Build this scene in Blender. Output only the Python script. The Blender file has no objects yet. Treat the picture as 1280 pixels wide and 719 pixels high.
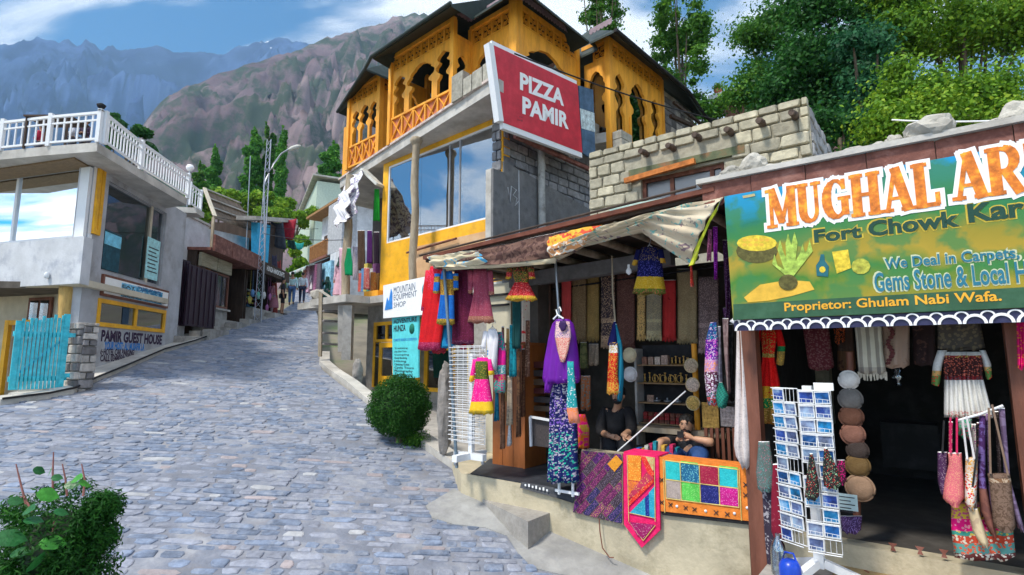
import bpy,bmesh,math,random
import numpy as np
from mathutils import Vector,Matrix,noise as mnoise
random.seed(7);rnd=random.Random(11)
SC=bpy.context.scene
COL=SC.collection
R=math.radians
# ------------------------------------------------------------------ camera, sky, sun
EYE=Vector((0,0,3.12));PITCH=R(7.54);FPX=680.0
cam_d=bpy.data.cameras.new('camera');cam=bpy.data.objects.new('camera',cam_d);COL.objects.link(cam)
cam.location=EYE;cam.rotation_euler=(R(90)+PITCH,0,0)
cam_d.sensor_width=36;cam_d.lens=36*FPX/1280;cam_d.clip_start=.05;cam_d.clip_end=30000
SC.camera=cam
SUN_EL,SUN_AZ=R(57),R(234)
sd=Vector((math.sin(SUN_AZ)*math.cos(SUN_EL),math.cos(SUN_AZ)*math.cos(SUN_EL),math.sin(SUN_EL)))
sun_d=bpy.data.lights.new('sun','SUN');sun=bpy.data.objects.new('sun',sun_d);COL.objects.link(sun)
sun_d.energy=3.0;sun_d.angle=R(8);sun_d.color=(1,.93,.82)
sun.rotation_euler=sd.to_track_quat('Z','Y').to_euler();sun.location=(0,-5,30)
W=bpy.data.worlds.new('World');SC.world=W;W.use_nodes=True
nt=W.node_tree;nt.nodes.clear()
def nd(t,ty,**k):
 n=t.nodes.new(ty)
 for a,b in k.items():setattr(n,a,b)
 return n
def ramp(t,fac,stops,mode='LINEAR'):
 r=nd(t,'ShaderNodeValToRGB');cr=r.color_ramp;cr.interpolation=mode
 while len(cr.elements)<len(stops):cr.elements.new(.5)
 for e,(p,c)in zip(cr.elements,stops):
  e.position=p;e.color=(*c,1)if len(c)==3 else c
 if fac is not None:t.links.new(fac,r.inputs[0])
 return r.outputs[0]
sky=nd(nt,'ShaderNodeTexSky',sky_type='NISHITA');sky.sun_disc=False
sky.sun_elevation=SUN_EL;sky.sun_rotation=SUN_AZ;sky.altitude=2400;sky.air_density=1.0;sky.dust_density=.3;sky.ozone_density=3
hsv=nd(nt,'ShaderNodeHueSaturation');hsv.inputs['Saturation'].default_value=1.75;hsv.inputs['Hue'].default_value=.492;hsv.inputs['Value'].default_value=1.0
nt.links.new(sky.outputs[0],hsv.inputs['Color'])
tc=nd(nt,'ShaderNodeTexCoord');sx=nd(nt,'ShaderNodeSeparateXYZ');nt.links.new(tc.outputs['Generated'],sx.inputs[0])
mz=nd(nt,'ShaderNodeMath',operation='ADD');mz.inputs[1].default_value=.12;nt.links.new(sx.outputs[2],mz.inputs[0])
mzz=nd(nt,'ShaderNodeMath',operation='MAXIMUM');mzz.inputs[1].default_value=.05;nt.links.new(mz.outputs[0],mzz.inputs[0])
dv=nd(nt,'ShaderNodeVectorMath',operation='SCALE');inv=nd(nt,'ShaderNodeMath',operation='DIVIDE');inv.inputs[0].default_value=1
nt.links.new(mzz.outputs[0],inv.inputs[1]);nt.links.new(tc.outputs['Generated'],dv.inputs[0]);nt.links.new(inv.outputs[0],dv.inputs['Scale'])
mp=nd(nt,'ShaderNodeMapping');mp.inputs['Scale'].default_value=(.85,1.5,0);mp.inputs['Rotation'].default_value=(0,0,.4);mp.inputs['Location'].default_value=(5.2,2.2,0)
nt.links.new(dv.outputs[0],mp.inputs[0])
n1=nd(nt,'ShaderNodeTexNoise');n1.inputs['Scale'].default_value=1.25;n1.inputs['Detail'].default_value=9;n1.inputs['Roughness'].default_value=.56;n1.inputs['Distortion'].default_value=.5
nt.links.new(mp.outputs[0],n1.inputs[0])
cm=ramp(nt,n1.outputs[0],[(.42,(0,0,0)),(.57,(1,1,1))],'EASE')
mx=nd(nt,'ShaderNodeMix',data_type='RGBA');nt.links.new(cm,mx.inputs[0]);nt.links.new(hsv.outputs[0],mx.inputs[6]);mx.inputs[7].default_value=(8,8.2,8.5,1)
bg=nd(nt,'ShaderNodeBackground');bg.inputs[1].default_value=.15;nt.links.new(mx.outputs[2],bg.inputs[0])
wo=nd(nt,'ShaderNodeOutputWorld');nt.links.new(bg.outputs[0],wo.inputs[0])
SC.view_settings.view_transform='Standard';SC.view_settings.look='None';SC.view_settings.exposure=0.55;SC.view_settings.gamma=1
SC.cycles.volume_step_rate=4;SC.cycles.max_bounces=6;SC.cycles.transparent_max_bounces=12
# ------------------------------------------------------------------ geometry of the view: used only to look up real positions
def ray(u,v):
 a,b=(u-640)/FPX,(359.5-v)/FPX
 return Vector((a,math.cos(PITCH)-b*math.sin(PITCH),math.sin(PITCH)+b*math.cos(PITCH)))
def road_z(x,y):
 z=-.0846*x+.158*y
 if y>8:z+=.0009*(y-8)**2
 if y>45:z-=.0009*(y-45)**2*1.0+(y-45)*.2
 return z
def road_hit(u,v,dz=0):
 d=ray(u,v);t=3.0
 for k in range(4000):
  p=EYE+d*t
  if p.z<=road_z(p.x,p.y)+dz:break
  t+=.02
 return p
class Frame:
 def __init__(s,x,y,dx,dy):
  l=math.hypot(dx,dy);s.o=Vector((x,y,0));s.d=Vector((dx/l,dy/l,0));s.n=Vector((-dy/l,dx/l,0));s.a=math.atan2(dy,dx)
 def w(s,p):return s.o+s.d*p[0]+s.n*p[1]+Vector((0,0,p[2]))
 def hy(s,u,v,y=0):
  r=ray(u,v);t=(y-(EYE-s.o).dot(s.n))/r.dot(s.n);p=EYE+r*t;q=p-s.o
  return(q.dot(s.d),y,p.z)
 def hx(s,u,v,x=0):
  r=ray(u,v);t=(x-(EYE-s.o).dot(s.d))/r.dot(s.d);p=EYE+r*t;q=p-s.o
  return(x,q.dot(s.n),p.z)
 def hz(s,u,v,z=0):
  r=ray(u,v);t=(z-EYE.z)/r.z;p=EYE+r*t;q=p-s.o
  return(q.dot(s.d),q.dot(s.n),z)
 def loc(s,p):q=Vector(p)-s.o;return(q.dot(s.d),q.dot(s.n),q.z)
WF=Frame(0,0,1,0)
def at(u,v,D):
 r=ray(u,v);return EYE+r*(D/r.y)
# ------------------------------------------------------------------ things and parts
def tag(o,label=None,cat=None,group=None,kind=None):
 if label:o['label']=label
 if cat:o['category']=cat
 if group:o['group']=group
 if kind:o['kind']=kind
 return o
def thing(name,label,cat,F=WF,base=(0,0,0),group=None,kind=None):
 o=bpy.data.objects.new(name,None);COL.objects.link(o);o.empty_display_size=.2
 o.location=F.w(base);o.rotation_euler=(0,0,F.a)
 tag(o,label,cat,group,kind);BASE[o]=(F,Vector(base));return o
BASE={}
class MB:
 def __init__(s):s.v=[];s.f=[];s.m=[];s.uv=None;s.sm=[]
 def add(s,vs,fs,m=0,smooth=False):
  k=len(s.v);s.v+=[tuple(p)for p in vs]
  for f in fs:s.f.append(tuple(i+k for i in f));s.m.append(m);s.sm.append(smooth)
  return s
 def box(s,x0,x1,y0,y1,z0,z1,m=0,b=0):
  if x0>x1:x0,x1=x1,x0
  if y0>y1:y0,y1=y1,y0
  if z0>z1:z0,z1=z1,z0
  v=[(x,y,z)for z in(z0,z1)for y in(y0,y1)for x in(x0,x1)]
  return s.add(v,[(0,2,3,1),(4,5,7,6),(0,1,5,4),(2,6,7,3),(0,4,6,2),(1,3,7,5)],m)
 def prism(s,poly,y0,y1,m=0):
  n=len(poly);a=sum(poly[i][0]*poly[(i+1)%n][1]-poly[(i+1)%n][0]*poly[i][1]for i in range(n))
  if a<0:poly=poly[::-1]
  v=[(p[0],y0,p[1])for p in poly]+[(p[0],y1,p[1])for p in poly]
  return s.add(v,[tuple(range(n)),tuple(range(2*n-1,n-1,-1))]+[(i,i+n,(i+1)%n+n,(i+1)%n)for i in range(n)],m)
 def prismz(s,poly,z0,z1,m=0):
  n=len(poly);a=sum(poly[i][0]*poly[(i+1)%n][1]-poly[(i+1)%n][0]*poly[i][1]for i in range(n))
  if a<0:poly=poly[::-1]
  v=[(p[0],p[1],z0)for p in poly]+[(p[0],p[1],z1)for p in poly]
  return s.add(v,[tuple(range(n-1,-1,-1)),tuple(range(n,2*n))]+[(i,(i+1)%n,(i+1)%n+n,i+n)for i in range(n)],m)
 def slab(s,pts,t,m=0):
  n=len(pts);v=[tuple(p)for p in pts]+[(p[0],p[1],p[2]-t)for p in pts]
  return s.add(v,[tuple(range(n)),tuple(range(2*n-1,n-1,-1))]+[(i,i+n,(i+1)%n+n,(i+1)%n)for i in range(n)],m)
 def tube(s,pts,r,n=8,m=0,cap=True,smooth=True):
  pts=[Vector(p)for p in pts];rs=r if isinstance(r,(list,tuple))else[r]*len(pts);vs=[]
  for i,p in enumerate(pts):
   d=(pts[min(i+1,len(pts)-1)]-pts[max(i-1,0)]).normalized()
   a=d.cross(Vector((0,0,1))if abs(d.z)<.9 else Vector((1,0,0))).normalized();b=d.cross(a)
   for k in range(n):
    t=2*math.pi*k/n;vs.append(p+(a*math.cos(t)+b*math.sin(t))*rs[i])
  fs=[(i*n+k,i*n+(k+1)%n,(i+1)*n+(k+1)%n,(i+1)*n+k)for i in range(len(pts)-1)for k in range(n)]
  s.add(vs,fs,m,smooth)
  if cap:
   s.add(vs[:n],[tuple(range(n-1,-1,-1))],m);s.add(vs[-n:],[tuple(range(n))],m)
  return s
 def bar(s,a,b,w,h=None,m=0):
  a,b=Vector(a),Vector(b);h=h or w;d=(b-a).normalized()
  u=d.cross(Vector((0,0,1))if abs(d.z)<.95 else Vector((0,1,0))).normalized();w_=u.cross(d)
  v=[p+u*(i*w/2)+w_*(j*h/2)for p in(a,b)for i,j in((-1,-1),(1,-1),(1,1),(-1,1))]
  return s.add(v,[(0,1,2,3),(7,6,5,4),(0,4,5,1),(1,5,6,2),(2,6,7,3),(3,7,4,0)],m)
 def lathe(s,c,prof,n=16,m=0,axis='z',smooth=True):
  vs=[]
  for r,h in prof:
   for k in range(n):
    t=2*math.pi*k/n;p=(r*math.cos(t),r*math.sin(t),h)
    if axis=='y':p=(p[0],h,p[1])
    if axis=='x':p=(h,p[0],p[1])
    vs.append((c[0]+p[0],c[1]+p[1],c[2]+p[2]))
  fs=[(i*n+k,i*n+(k+1)%n,(i+1)*n+(k+1)%n,(i+1)*n+k)for i in range(len(prof)-1)for k in range(n)]
  s.add(vs,fs,m,smooth);s.add(vs[:n],[tuple(range(n-1,-1,-1))],m);s.add(vs[-n:],[tuple(range(n))],m);return s
 def blob(s,c,r,seed=0,amp=.15,n=2,m=0,smooth=False,fr=1.3):
  bm=bmesh.new();bmesh.ops.create_icosphere(bm,subdivisions=n,radius=1)
  vs=[]
  for v in bm.verts:
   k=1+amp*mnoise.noise(v.co*fr+Vector((seed*3.1,seed*7.7,seed)))*2
   vs.append((c[0]+v.co.x*r[0]*k,c[1]+v.co.y*r[1]*k,c[2]+v.co.z*r[2]*k))
  s.add(vs,[tuple(v.index for v in f.verts)for f in bm.faces],m,smooth);bm.free();return s
 def mesh(s,name,mats,shift=(0,0,0),fixn=False):
  me=bpy.data.meshes.new(name);sh=Vector(shift)
  me.from_pydata([(p[0]-sh.x,p[1]-sh.y,p[2]-sh.z)for p in s.v],[],s.f)
  for mt in(mats if isinstance(mats,(list,tuple))else[mats]):me.materials.append(mt)
  me.polygons.foreach_set('material_index',s.m);me.polygons.foreach_set('use_smooth',s.sm)
  if s.uv:
   for lay,vals in s.uv.items():
    l=me.uv_layers.new(name=lay)
    for lp in me.loops:l.data[lp.index].uv=vals[lp.vertex_index]
  me.update();return me
def part(par,name,mb,mats,label=None,kind=None):
 F,b=BASE[par];me=mb.mesh(name,mats,b)
 o=bpy.data.objects.new(name,me);COL.objects.link(o);o.parent=par;BASE[o]=(F,b);tag(o,label,None,None,kind);return o
def single(name,label,cat,F,base,mb,mats,group=None,kind=None):
 me=mb.mesh(name,mats,base);o=bpy.data.objects.new(name,me);COL.objects.link(o)
 o.location=F.w(base);o.rotation_euler=(0,0,F.a);BASE[o]=(F,Vector(base));tag(o,label,cat,group,kind);return o
def struct(name,F,mb,mats,base=(0,0,0)):
 return single(name,None,None,F,base,mb,mats,None,'structure')
def piece(par,name,mesh,loc,rot=(0,0,0),sc=(1,1,1)):
 o=bpy.data.objects.new(name,mesh);COL.objects.link(o);o.parent=par;b=BASE[par][1]
 o.location=Vector(loc)-b;o.rotation_euler=rot;o.scale=sc;return o
def copy_tree(o,parent=None):
 c=o.copy();COL.objects.link(c);c.parent=parent;BASE[c]=BASE[o]
 for ch in o.children:copy_tree(ch,c)
 return c
# ------------------------------------------------------------------ materials
MC={}
def mat(name,c,rough=.75,var=.25,vs=6,bump=.15,bs=60,metal=0,spec=.4,c2=None,rand=0,stretch=(1,1,1),trans=0,coord='Object',stain=0,sc=(.1,.09,.07),ss=1.2,wear=0):
 if name in MC:return MC[name]
 m=bpy.data.materials.new(name);m.use_nodes=True;t=m.node_tree;b=t.nodes['Principled BSDF'];MC[name]=m
 m.diffuse_color=(*c,1)
 co=nd(t,'ShaderNodeTexCoord').outputs[coord];mp=nd(t,'ShaderNodeMapping');mp.inputs['Scale'].default_value=stretch;t.links.new(co,mp.inputs[0]);co=mp.outputs[0]
 if rand:
  oi=nd(t,'ShaderNodeObjectInfo');ad=nd(t,'ShaderNodeVectorMath',operation='MULTIPLY_ADD');cb=nd(t,'ShaderNodeCombineXYZ')
  for k in range(3):t.links.new(oi.outputs['Random'],cb.inputs[k])
  ad.inputs[1].default_value=(37,71,53);t.links.new(cb.outputs[0],ad.inputs[0]);t.links.new(co,ad.inputs[2]);co=ad.outputs[0]
 n=nd(t,'ShaderNodeTexNoise');n.inputs['Scale'].default_value=vs;n.inputs['Detail'].default_value=6;n.inputs['Roughness'].default_value=.65;t.links.new(co,n.inputs[0])
 c2=c2 or tuple(min(1,x*(1+var)+.01)for x in c);c1=tuple(x*(1-var)for x in c)if var else c
 col=ramp(t,n.outputs[0],[(.32,c1),(.5,c),(.68,c2)])
 if rand:
  mr=nd(t,'ShaderNodeMapRange');mr.inputs[3].default_value=1-rand;mr.inputs[4].default_value=1+rand;t.links.new(oi.outputs['Random'],mr.inputs[0])
  h=nd(t,'ShaderNodeHueSaturation');t.links.new(mr.outputs[0],h.inputs['Value']);t.links.new(col,h.inputs['Color']);col=h.outputs[0]
 if stain:
  n3=nd(t,'ShaderNodeTexNoise');n3.inputs['Scale'].default_value=ss;n3.inputs['Detail'].default_value=8;n3.inputs['Roughness'].default_value=.7;t.links.new(co,n3.inputs[0])
  f=ramp(t,n3.outputs[0],[(.5,(0,0,0)),(.66,(stain,stain,stain))]);x=nd(t,'ShaderNodeMix',data_type='RGBA');t.links.new(f,x.inputs[0]);t.links.new(col,x.inputs[6]);x.inputs[7].default_value=(*sc,1);col=x.outputs[2]
 t.links.new(col,b.inputs['Base Color']);b.inputs['Roughness'].default_value=rough;b.inputs['Metallic'].default_value=metal;b.inputs['Specular IOR Level'].default_value=spec
 if bump:
  n2=nd(t,'ShaderNodeTexNoise');n2.inputs['Scale'].default_value=bs;n2.inputs['Detail'].default_value=4;t.links.new(co,n2.inputs[0])
  bp=nd(t,'ShaderNodeBump');bp.inputs['Strength'].default_value=bump;bp.inputs['Distance'].default_value=.02;t.links.new(n2.outputs[0],bp.inputs['Height']);t.links.new(bp.outputs[0],b.inputs['Normal'])
 if trans:
  tr=nd(t,'ShaderNodeBsdfTranslucent');t.links.new(col,tr.inputs[0]);ms=nd(t,'ShaderNodeMixShader');ms.inputs[0].default_value=trans
  t.links.new(b.outputs[0],ms.inputs[1]);t.links.new(tr.outputs[0],ms.inputs[2]);t.links.new(ms.outputs[0],t.nodes['Material Output'].inputs[0])
 return m
def textile(name,bands,kind='dots',scale=30,thr=.35,rough=.85,accent2=None,bumpy=.3):
 """bands: (v_start, base, accent) from hem (0) to top (1) of the piece"""
 if name in MC:return MC[name]
 m=bpy.data.materials.new(name);m.use_nodes=True;t=m.node_tree;b=t.nodes['Principled BSDF'];MC[name]=m;m.diffuse_color=(*bands[0][1],1)
 ub=nd(t,'ShaderNodeUVMap',uv_map='band');up=nd(t,'ShaderNodeUVMap',uv_map='pos');s=nd(t,'ShaderNodeSeparateXYZ');t.links.new(ub.outputs[0],s.inputs[0])
 wob=nd(t,'ShaderNodeTexNoise');wob.inputs['Scale'].default_value=20;t.links.new(up.outputs[0],wob.inputs[0])
 ma=nd(t,'ShaderNodeMath',operation='MULTIPLY_ADD');ma.inputs[1].default_value=.015;t.links.new(wob.outputs[0],ma.inputs[0]);t.links.new(s.outputs[1],ma.inputs[2])
 r1=ramp(t,ma.outputs[0],[(q[0],q[1])for q in bands],'CONSTANT');r2=ramp(t,ma.outputs[0],[(q[0],q[2])for q in bands],'CONSTANT')
 if kind=='dots':
  p=nd(t,'ShaderNodeTexVoronoi');scale*=1.9;p.inputs['Scale'].default_value=scale;t.links.new(up.outputs[0],p.inputs[0]);msk=ramp(t,p.outputs['Distance'],[(thr,(1,1,1)),(thr+.06,(0,0,0))])
 elif kind=='stripe':
  p=nd(t,'ShaderNodeTexWave',bands_direction='X');p.inputs['Scale'].default_value=scale;p.inputs['Distortion'].default_value=.6;t.links.new(up.outputs[0],p.inputs[0]);msk=ramp(t,p.outputs['Fac'],[(1-thr-.1,(0,0,0)),(1-thr,(1,1,1))])
 elif kind=='check':
  p=nd(t,'ShaderNodeTexChecker');p.inputs['Scale'].default_value=scale;t.links.new(up.outputs[0],p.inputs[0]);msk=p.outputs['Fac']
 else:
  p=nd(t,'ShaderNodeTexNoise');p.inputs['Scale'].default_value=scale;p.inputs['Detail'].default_value=3;p.inputs['Distortion'].default_value=1.2;t.links.new(up.outputs[0],p.inputs[0]);msk=ramp(t,p.outputs[0],[(1-thr,(0,0,0)),(1-thr+.04,(1,1,1))])
 acc=r2
 if accent2:
  v2=nd(t,'ShaderNodeTexVoronoi');v2.inputs['Scale'].default_value=scale*.9;t.links.new(up.outputs[0],v2.inputs[0]);s2=nd(t,'ShaderNodeSeparateColor');t.links.new(v2.outputs['Color'],s2.inputs[0])
  f=ramp(t,s2.outputs[0],[(0,(0,0,0)),(.45,(1,1,1))],'CONSTANT');x=nd(t,'ShaderNodeMix',data_type='RGBA');t.links.new(f,x.inputs[0]);t.links.new(r2,x.inputs[6]);x.inputs[7].default_value=(*accent2,1);acc=x.outputs[2]
 x=nd(t,'ShaderNodeMix',data_type='RGBA');t.links.new(msk,x.inputs[0]);t.links.new(r1,x.inputs[6]);t.links.new(acc,x.inputs[7])
 n=nd(t,'ShaderNodeTexNoise');n.inputs['Scale'].default_value=5;n.inputs['Detail'].default_value=5;t.links.new(up.outputs[0],n.inputs[0])
 h=nd(t,'ShaderNodeHueSaturation');mr=nd(t,'ShaderNodeMapRange');mr.inputs[3].default_value=.65;mr.inputs[4].default_value=1.35;t.links.new(n.outputs[0],mr.inputs[0]);t.links.new(mr.outputs[0],h.inputs['Value']);t.links.new(x.outputs[2],h.inputs['Color'])
 t.links.new(h.outputs[0],b.inputs['Base Color']);b.inputs['Roughness'].default_value=rough;b.inputs['Specular IOR Level'].default_value=.2
 w2=nd(t,'ShaderNodeTexNoise');w2.inputs['Scale'].default_value=220;t.links.new(up.outputs[0],w2.inputs[0]);bp=nd(t,'ShaderNodeBump');bp.inputs['Strength'].default_value=bumpy;bp.inputs['Distance'].default_value=.004
 t.links.new(w2.outputs[0],bp.inputs['Height']);t.links.new(bp.outputs[0],b.inputs['Normal']);return m
def glass(name,tint=(.5,.6,.62),rough=.03,alpha=.25):
 if name in MC:return MC[name]
 m=bpy.data.materials.new(name);m.use_nodes=True;t=m.node_tree;MC[name]=m
 gl=nd(t,'ShaderNodeBsdfGlossy');gl.inputs['Roughness'].default_value=rough;gl.inputs[0].default_value=(.9,.95,1,1)
 tr=nd(t,'ShaderNodeBsdfTransparent');tr.inputs[0].default_value=(*tint,1)
 fr=nd(t,'ShaderNodeFresnel');fr.inputs[0].default_value=1.5;ad=nd(t,'ShaderNodeMath',operation='ADD');ad.inputs[1].default_value=alpha;ad.use_clamp=True;t.links.new(fr.outputs[0],ad.inputs[0])
 ms=nd(t,'ShaderNodeMixShader');t.links.new(ad.outputs[0],ms.inputs[0]);t.links.new(tr.outputs[0],ms.inputs[1]);t.links.new(gl.outputs[0],ms.inputs[2])
 t.links.new(ms.outputs[0],t.nodes['Material Output'].inputs[0]);return m
concrete=mat('concrete',(.36,.34,.31),vs=2.5,var=.3,bump=.3,bs=35,stain=.6,sc=(.16,.14,.12),ss=1.4)
concrete_l=mat('concrete_light',(.5,.48,.44),vs=2,var=.22,bump=.3,bs=30,stain=.5,sc=(.24,.21,.17),ss=1.1)
plaster_w=mat('plaster_white',(.6,.62,.65),vs=1.5,var=.2,bump=.2,bs=25,stain=.5,sc=(.36,.36,.36))
plaster_b=mat('plaster_cream',(.6,.54,.42),vs=1.5,var=.15,bump=.2,bs=25,stain=.3,sc=(.36,.3,.2))
yellow=mat('yellow_paint',(.85,.43,.015),vs=2,var=.15,bump=.12,bs=40,rough=.6,stain=.5,sc=(.5,.24,.04),ss=3.5)
orange_wood=mat('varnished_orange_wood',(.88,.38,.03),vs=5,var=.22,bump=.3,bs=40,rough=.55,stretch=(1,1,.2),stain=.45,sc=(.42,.16,.03),ss=4)
red_ply=mat('reddish_board',(.52,.16,.07),vs=4,var=.2,bump=.1,stretch=(1,1,.3))
dark_wood=mat('dark_wood',(.05,.03,.02),vs=5,var=.4,bump=.3,bs=30,stretch=(1,1,.2))
brown_wood=mat('brown_wood',(.17,.06,.035),vs=6,var=.35,bump=.3,bs=40,stretch=(1,1,.2),rough=.6)
log_wood=mat('weathered_log',(.36,.29,.2),vs=7,var=.35,bump=.5,bs=25,stretch=(1,1,.25),c2=(.5,.42,.3))
rust=mat('rusty_sheet',(.2,.07,.05),vs=5,var=.4,bump=.25,bs=40,stain=.5,sc=(.36,.2,.16),ss=5,rough=.7)
steel=mat('grey_steel',(.35,.37,.4),metal=.7,rough=.4,bump=.05,var=.15)
white_m=mat('white_paint',(.78,.8,.82),rough=.45,var=.06,bump=.03,stain=.25,sc=(.5,.5,.48),ss=6)
black_m=mat('black_matt',(.012,.012,.014),rough=.8,var=.3)
roofgreen=mat('dark_green_roofing',(.02,.035,.03),rough=.6,var=.3,vs=3)
tincol=mat('tin_fascia',(.3,.22,.25),rough=.6,var=.25,vs=8)
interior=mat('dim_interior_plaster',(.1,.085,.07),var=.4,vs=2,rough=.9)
paper=mat('white_print',(.85,.86,.86),rough=.6,var=.04,bump=0)
ink=mat('black_print',(.02,.02,.03),rough=.6,var=.1,bump=0)
stone_m=mat('field_stone',(.4,.37,.32),vs=4,var=.35,bump=.5,bs=18,rand=.25)
# ------------------------------------------------------------------ text
def text_mb(s,x0,x1,z0,z1,y,bold=0,depth=.002,ital=0,skew=0):
 cu=bpy.data.curves.new('t','FONT');cu.body=s;cu.offset=bold;cu.resolution_u=3;cu.shear=ital
 ob=bpy.data.objects.new('t',cu);me=ob.to_mesh();mb=MB()
 co=np.array([v.co[:]for v in me.vertices]);a,b=co.min(0),co.max(0);fx=(x1-x0)/(b[0]-a[0]);fz=(z1-z0)/(b[1]-a[1])
 vs=[(x0+(c[0]-a[0])*fx,y,z0+(c[1]-a[1])*fz+skew*((c[0]-a[0])*fx))for c in co]
 mb.add(vs,[tuple(p.vertices)for p in me.polygons]);ob.to_mesh_clear();bpy.data.objects.remove(ob);bpy.data.curves.remove(cu);return mb
def text_px(F,s,uL,vbL,uR,vtR,y,bold=0,hx=None,ital=0):
 """text whose baseline-left corner and cap-height-right corner stand where these two view rays meet the plane"""
 a=F.hy(uL,vbL,y);b=F.hy(uR,vtR,y)
 return text_mb(s,a[0],b[0],a[2],b[2],y,bold,ital=ital)
def merge(*mbs):
 o=MB()
 for k,q in enumerate(mbs):
  n=len(o.v);o.v+=q.v;o.f+=[tuple(i+n for i in f)for f in q.f];o.m+=q.m;o.sm+=q.sm
 return o
# ------------------------------------------------------------------ terrain, mountains, haze
def interp(x,pts):
 if x<=pts[0][0]:return pts[0][1]
 for(a,b),(c,d)in zip(pts,pts[1:]):
  if x<=c:return b+(d-b)*(x-a)/(c-a)
 return pts[-1][1]
def sstep(a,b,x):t=max(0,min(1,(x-a)/(b-a)));return t*t*(3-2*t)
def terrain_z(x,y):
 r=math.hypot(x,y);yy=max(-60,min(y,70));xx=max(-80,min(60,x))
 z=road_z(xx,yy)-.95
 z+=7*sstep(5,26,x)*sstep(16,36,y)
 if r>90:z=z+(4-z)*sstep(90,300,r)
 return z
gm=MB();NR,NA=70,120;rr=[0.5*(1.13**i)for i in range(NR)]
for r in rr:
 for k in range(NA):
  a=2*math.pi*k/NA;x,y=r*math.sin(a),r*math.cos(a);gm.v.append((x,y,terrain_z(x,y)))
for i in range(NR-1):
 for k in range(NA):gm.f.append((i*NA+k,i*NA+(k+1)%NA,(i+1)*NA+(k+1)%NA,(i+1)*NA+k));gm.m.append(0);gm.sm.append(True)
gm.f.append(tuple(range(NA)));gm.m.append(0);gm.sm.append(True)
gm.f=[f[::-1]for f in gm.f]
struct('ground',WF,gm,mat('dry_earth',(.23,.2,.15),vs=.4,var=.4,bump=.4,bs=4,c2=(.12,.17,.06)))
def mountain(name,R0,R1,sky_pts,m,amp,fr,seed,back=.35,u0=-900,u1=2600,nc=640,nr=240,ex=.85,zbase=0):
 mb=MB()
 for i in range(nc):
  u=u0+(u1-u0)*i/(nc-1);v=interp(u,sky_pts);d=ray(u,v);hl=math.hypot(d.x,d.y);H=EYE.z+d.z/hl*R1;ux,uy=d.x/hl,d.y/hl
  for j in range(nr):
   t=j/(nr-1)*(1+back);r=R0+(R1-R0)*t;x,y=ux*r,uy*r
   e=t**ex if t<=1 else max(0,1-(t-1)/back)**.8
   p=Vector((x*fr,y*fr,seed));q=p+Vector((mnoise.noise(p*.5),mnoise.noise(p*.5+Vector((9,9,9))),0))*.9
   n=mnoise.ridged_multi_fractal(q,.55,2.1,7,1.0,2.0)-2.3;n=min(n,0);n2=mnoise.fractal(p*5,.7,2.2,4)
   w=min(1,t*4)*(1-.9*sstep(.72,1.0,min(t,1)))
   mb.v.append((x,y,zbase+(H-zbase)*e+amp*H*n*w+amp*H*.06*n2*min(1,t*3)))
 for i in range(nc-1):
  for j in range(nr-1):a=i*nr+j;mb.f.append((a,a+nr,a+nr+1,a+1));mb.m.append(0);mb.sm.append(True)
 return struct(name,WF,mb,m)
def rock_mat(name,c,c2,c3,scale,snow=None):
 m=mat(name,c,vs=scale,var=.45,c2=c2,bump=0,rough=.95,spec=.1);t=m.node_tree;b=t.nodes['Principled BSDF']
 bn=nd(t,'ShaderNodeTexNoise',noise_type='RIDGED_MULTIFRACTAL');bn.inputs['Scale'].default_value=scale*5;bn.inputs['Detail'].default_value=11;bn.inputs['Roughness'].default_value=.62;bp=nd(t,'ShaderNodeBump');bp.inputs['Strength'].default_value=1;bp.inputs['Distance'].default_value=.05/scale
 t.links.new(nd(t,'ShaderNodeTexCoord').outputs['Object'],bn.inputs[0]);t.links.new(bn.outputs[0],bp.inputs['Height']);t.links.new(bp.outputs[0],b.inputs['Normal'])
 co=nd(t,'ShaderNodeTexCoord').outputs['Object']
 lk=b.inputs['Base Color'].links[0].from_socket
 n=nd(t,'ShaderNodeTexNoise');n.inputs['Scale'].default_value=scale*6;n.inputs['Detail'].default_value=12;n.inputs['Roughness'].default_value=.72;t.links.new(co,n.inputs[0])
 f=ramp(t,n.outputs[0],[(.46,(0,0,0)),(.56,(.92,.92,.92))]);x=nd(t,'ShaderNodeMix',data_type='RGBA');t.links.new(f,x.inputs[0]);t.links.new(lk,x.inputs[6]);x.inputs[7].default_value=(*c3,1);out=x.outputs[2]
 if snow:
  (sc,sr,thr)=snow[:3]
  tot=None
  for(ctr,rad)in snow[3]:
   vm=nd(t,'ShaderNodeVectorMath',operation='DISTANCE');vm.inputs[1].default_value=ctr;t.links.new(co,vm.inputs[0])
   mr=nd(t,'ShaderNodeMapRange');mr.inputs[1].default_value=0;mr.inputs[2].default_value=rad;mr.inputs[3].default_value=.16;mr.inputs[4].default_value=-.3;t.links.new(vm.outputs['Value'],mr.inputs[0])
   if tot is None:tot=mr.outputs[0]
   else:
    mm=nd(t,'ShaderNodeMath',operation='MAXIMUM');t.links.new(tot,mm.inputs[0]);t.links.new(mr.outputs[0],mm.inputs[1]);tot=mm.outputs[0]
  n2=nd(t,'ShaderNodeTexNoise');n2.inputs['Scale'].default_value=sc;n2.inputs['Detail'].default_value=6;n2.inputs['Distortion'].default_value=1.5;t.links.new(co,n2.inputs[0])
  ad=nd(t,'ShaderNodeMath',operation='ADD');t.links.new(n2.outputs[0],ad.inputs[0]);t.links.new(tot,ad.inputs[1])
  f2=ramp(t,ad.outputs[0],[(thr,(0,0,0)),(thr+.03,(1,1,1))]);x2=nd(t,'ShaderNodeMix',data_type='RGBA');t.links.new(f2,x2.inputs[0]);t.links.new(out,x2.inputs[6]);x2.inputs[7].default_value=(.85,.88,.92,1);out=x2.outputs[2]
 t.links.new(out,b.inputs['Base Color']);return m
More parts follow.
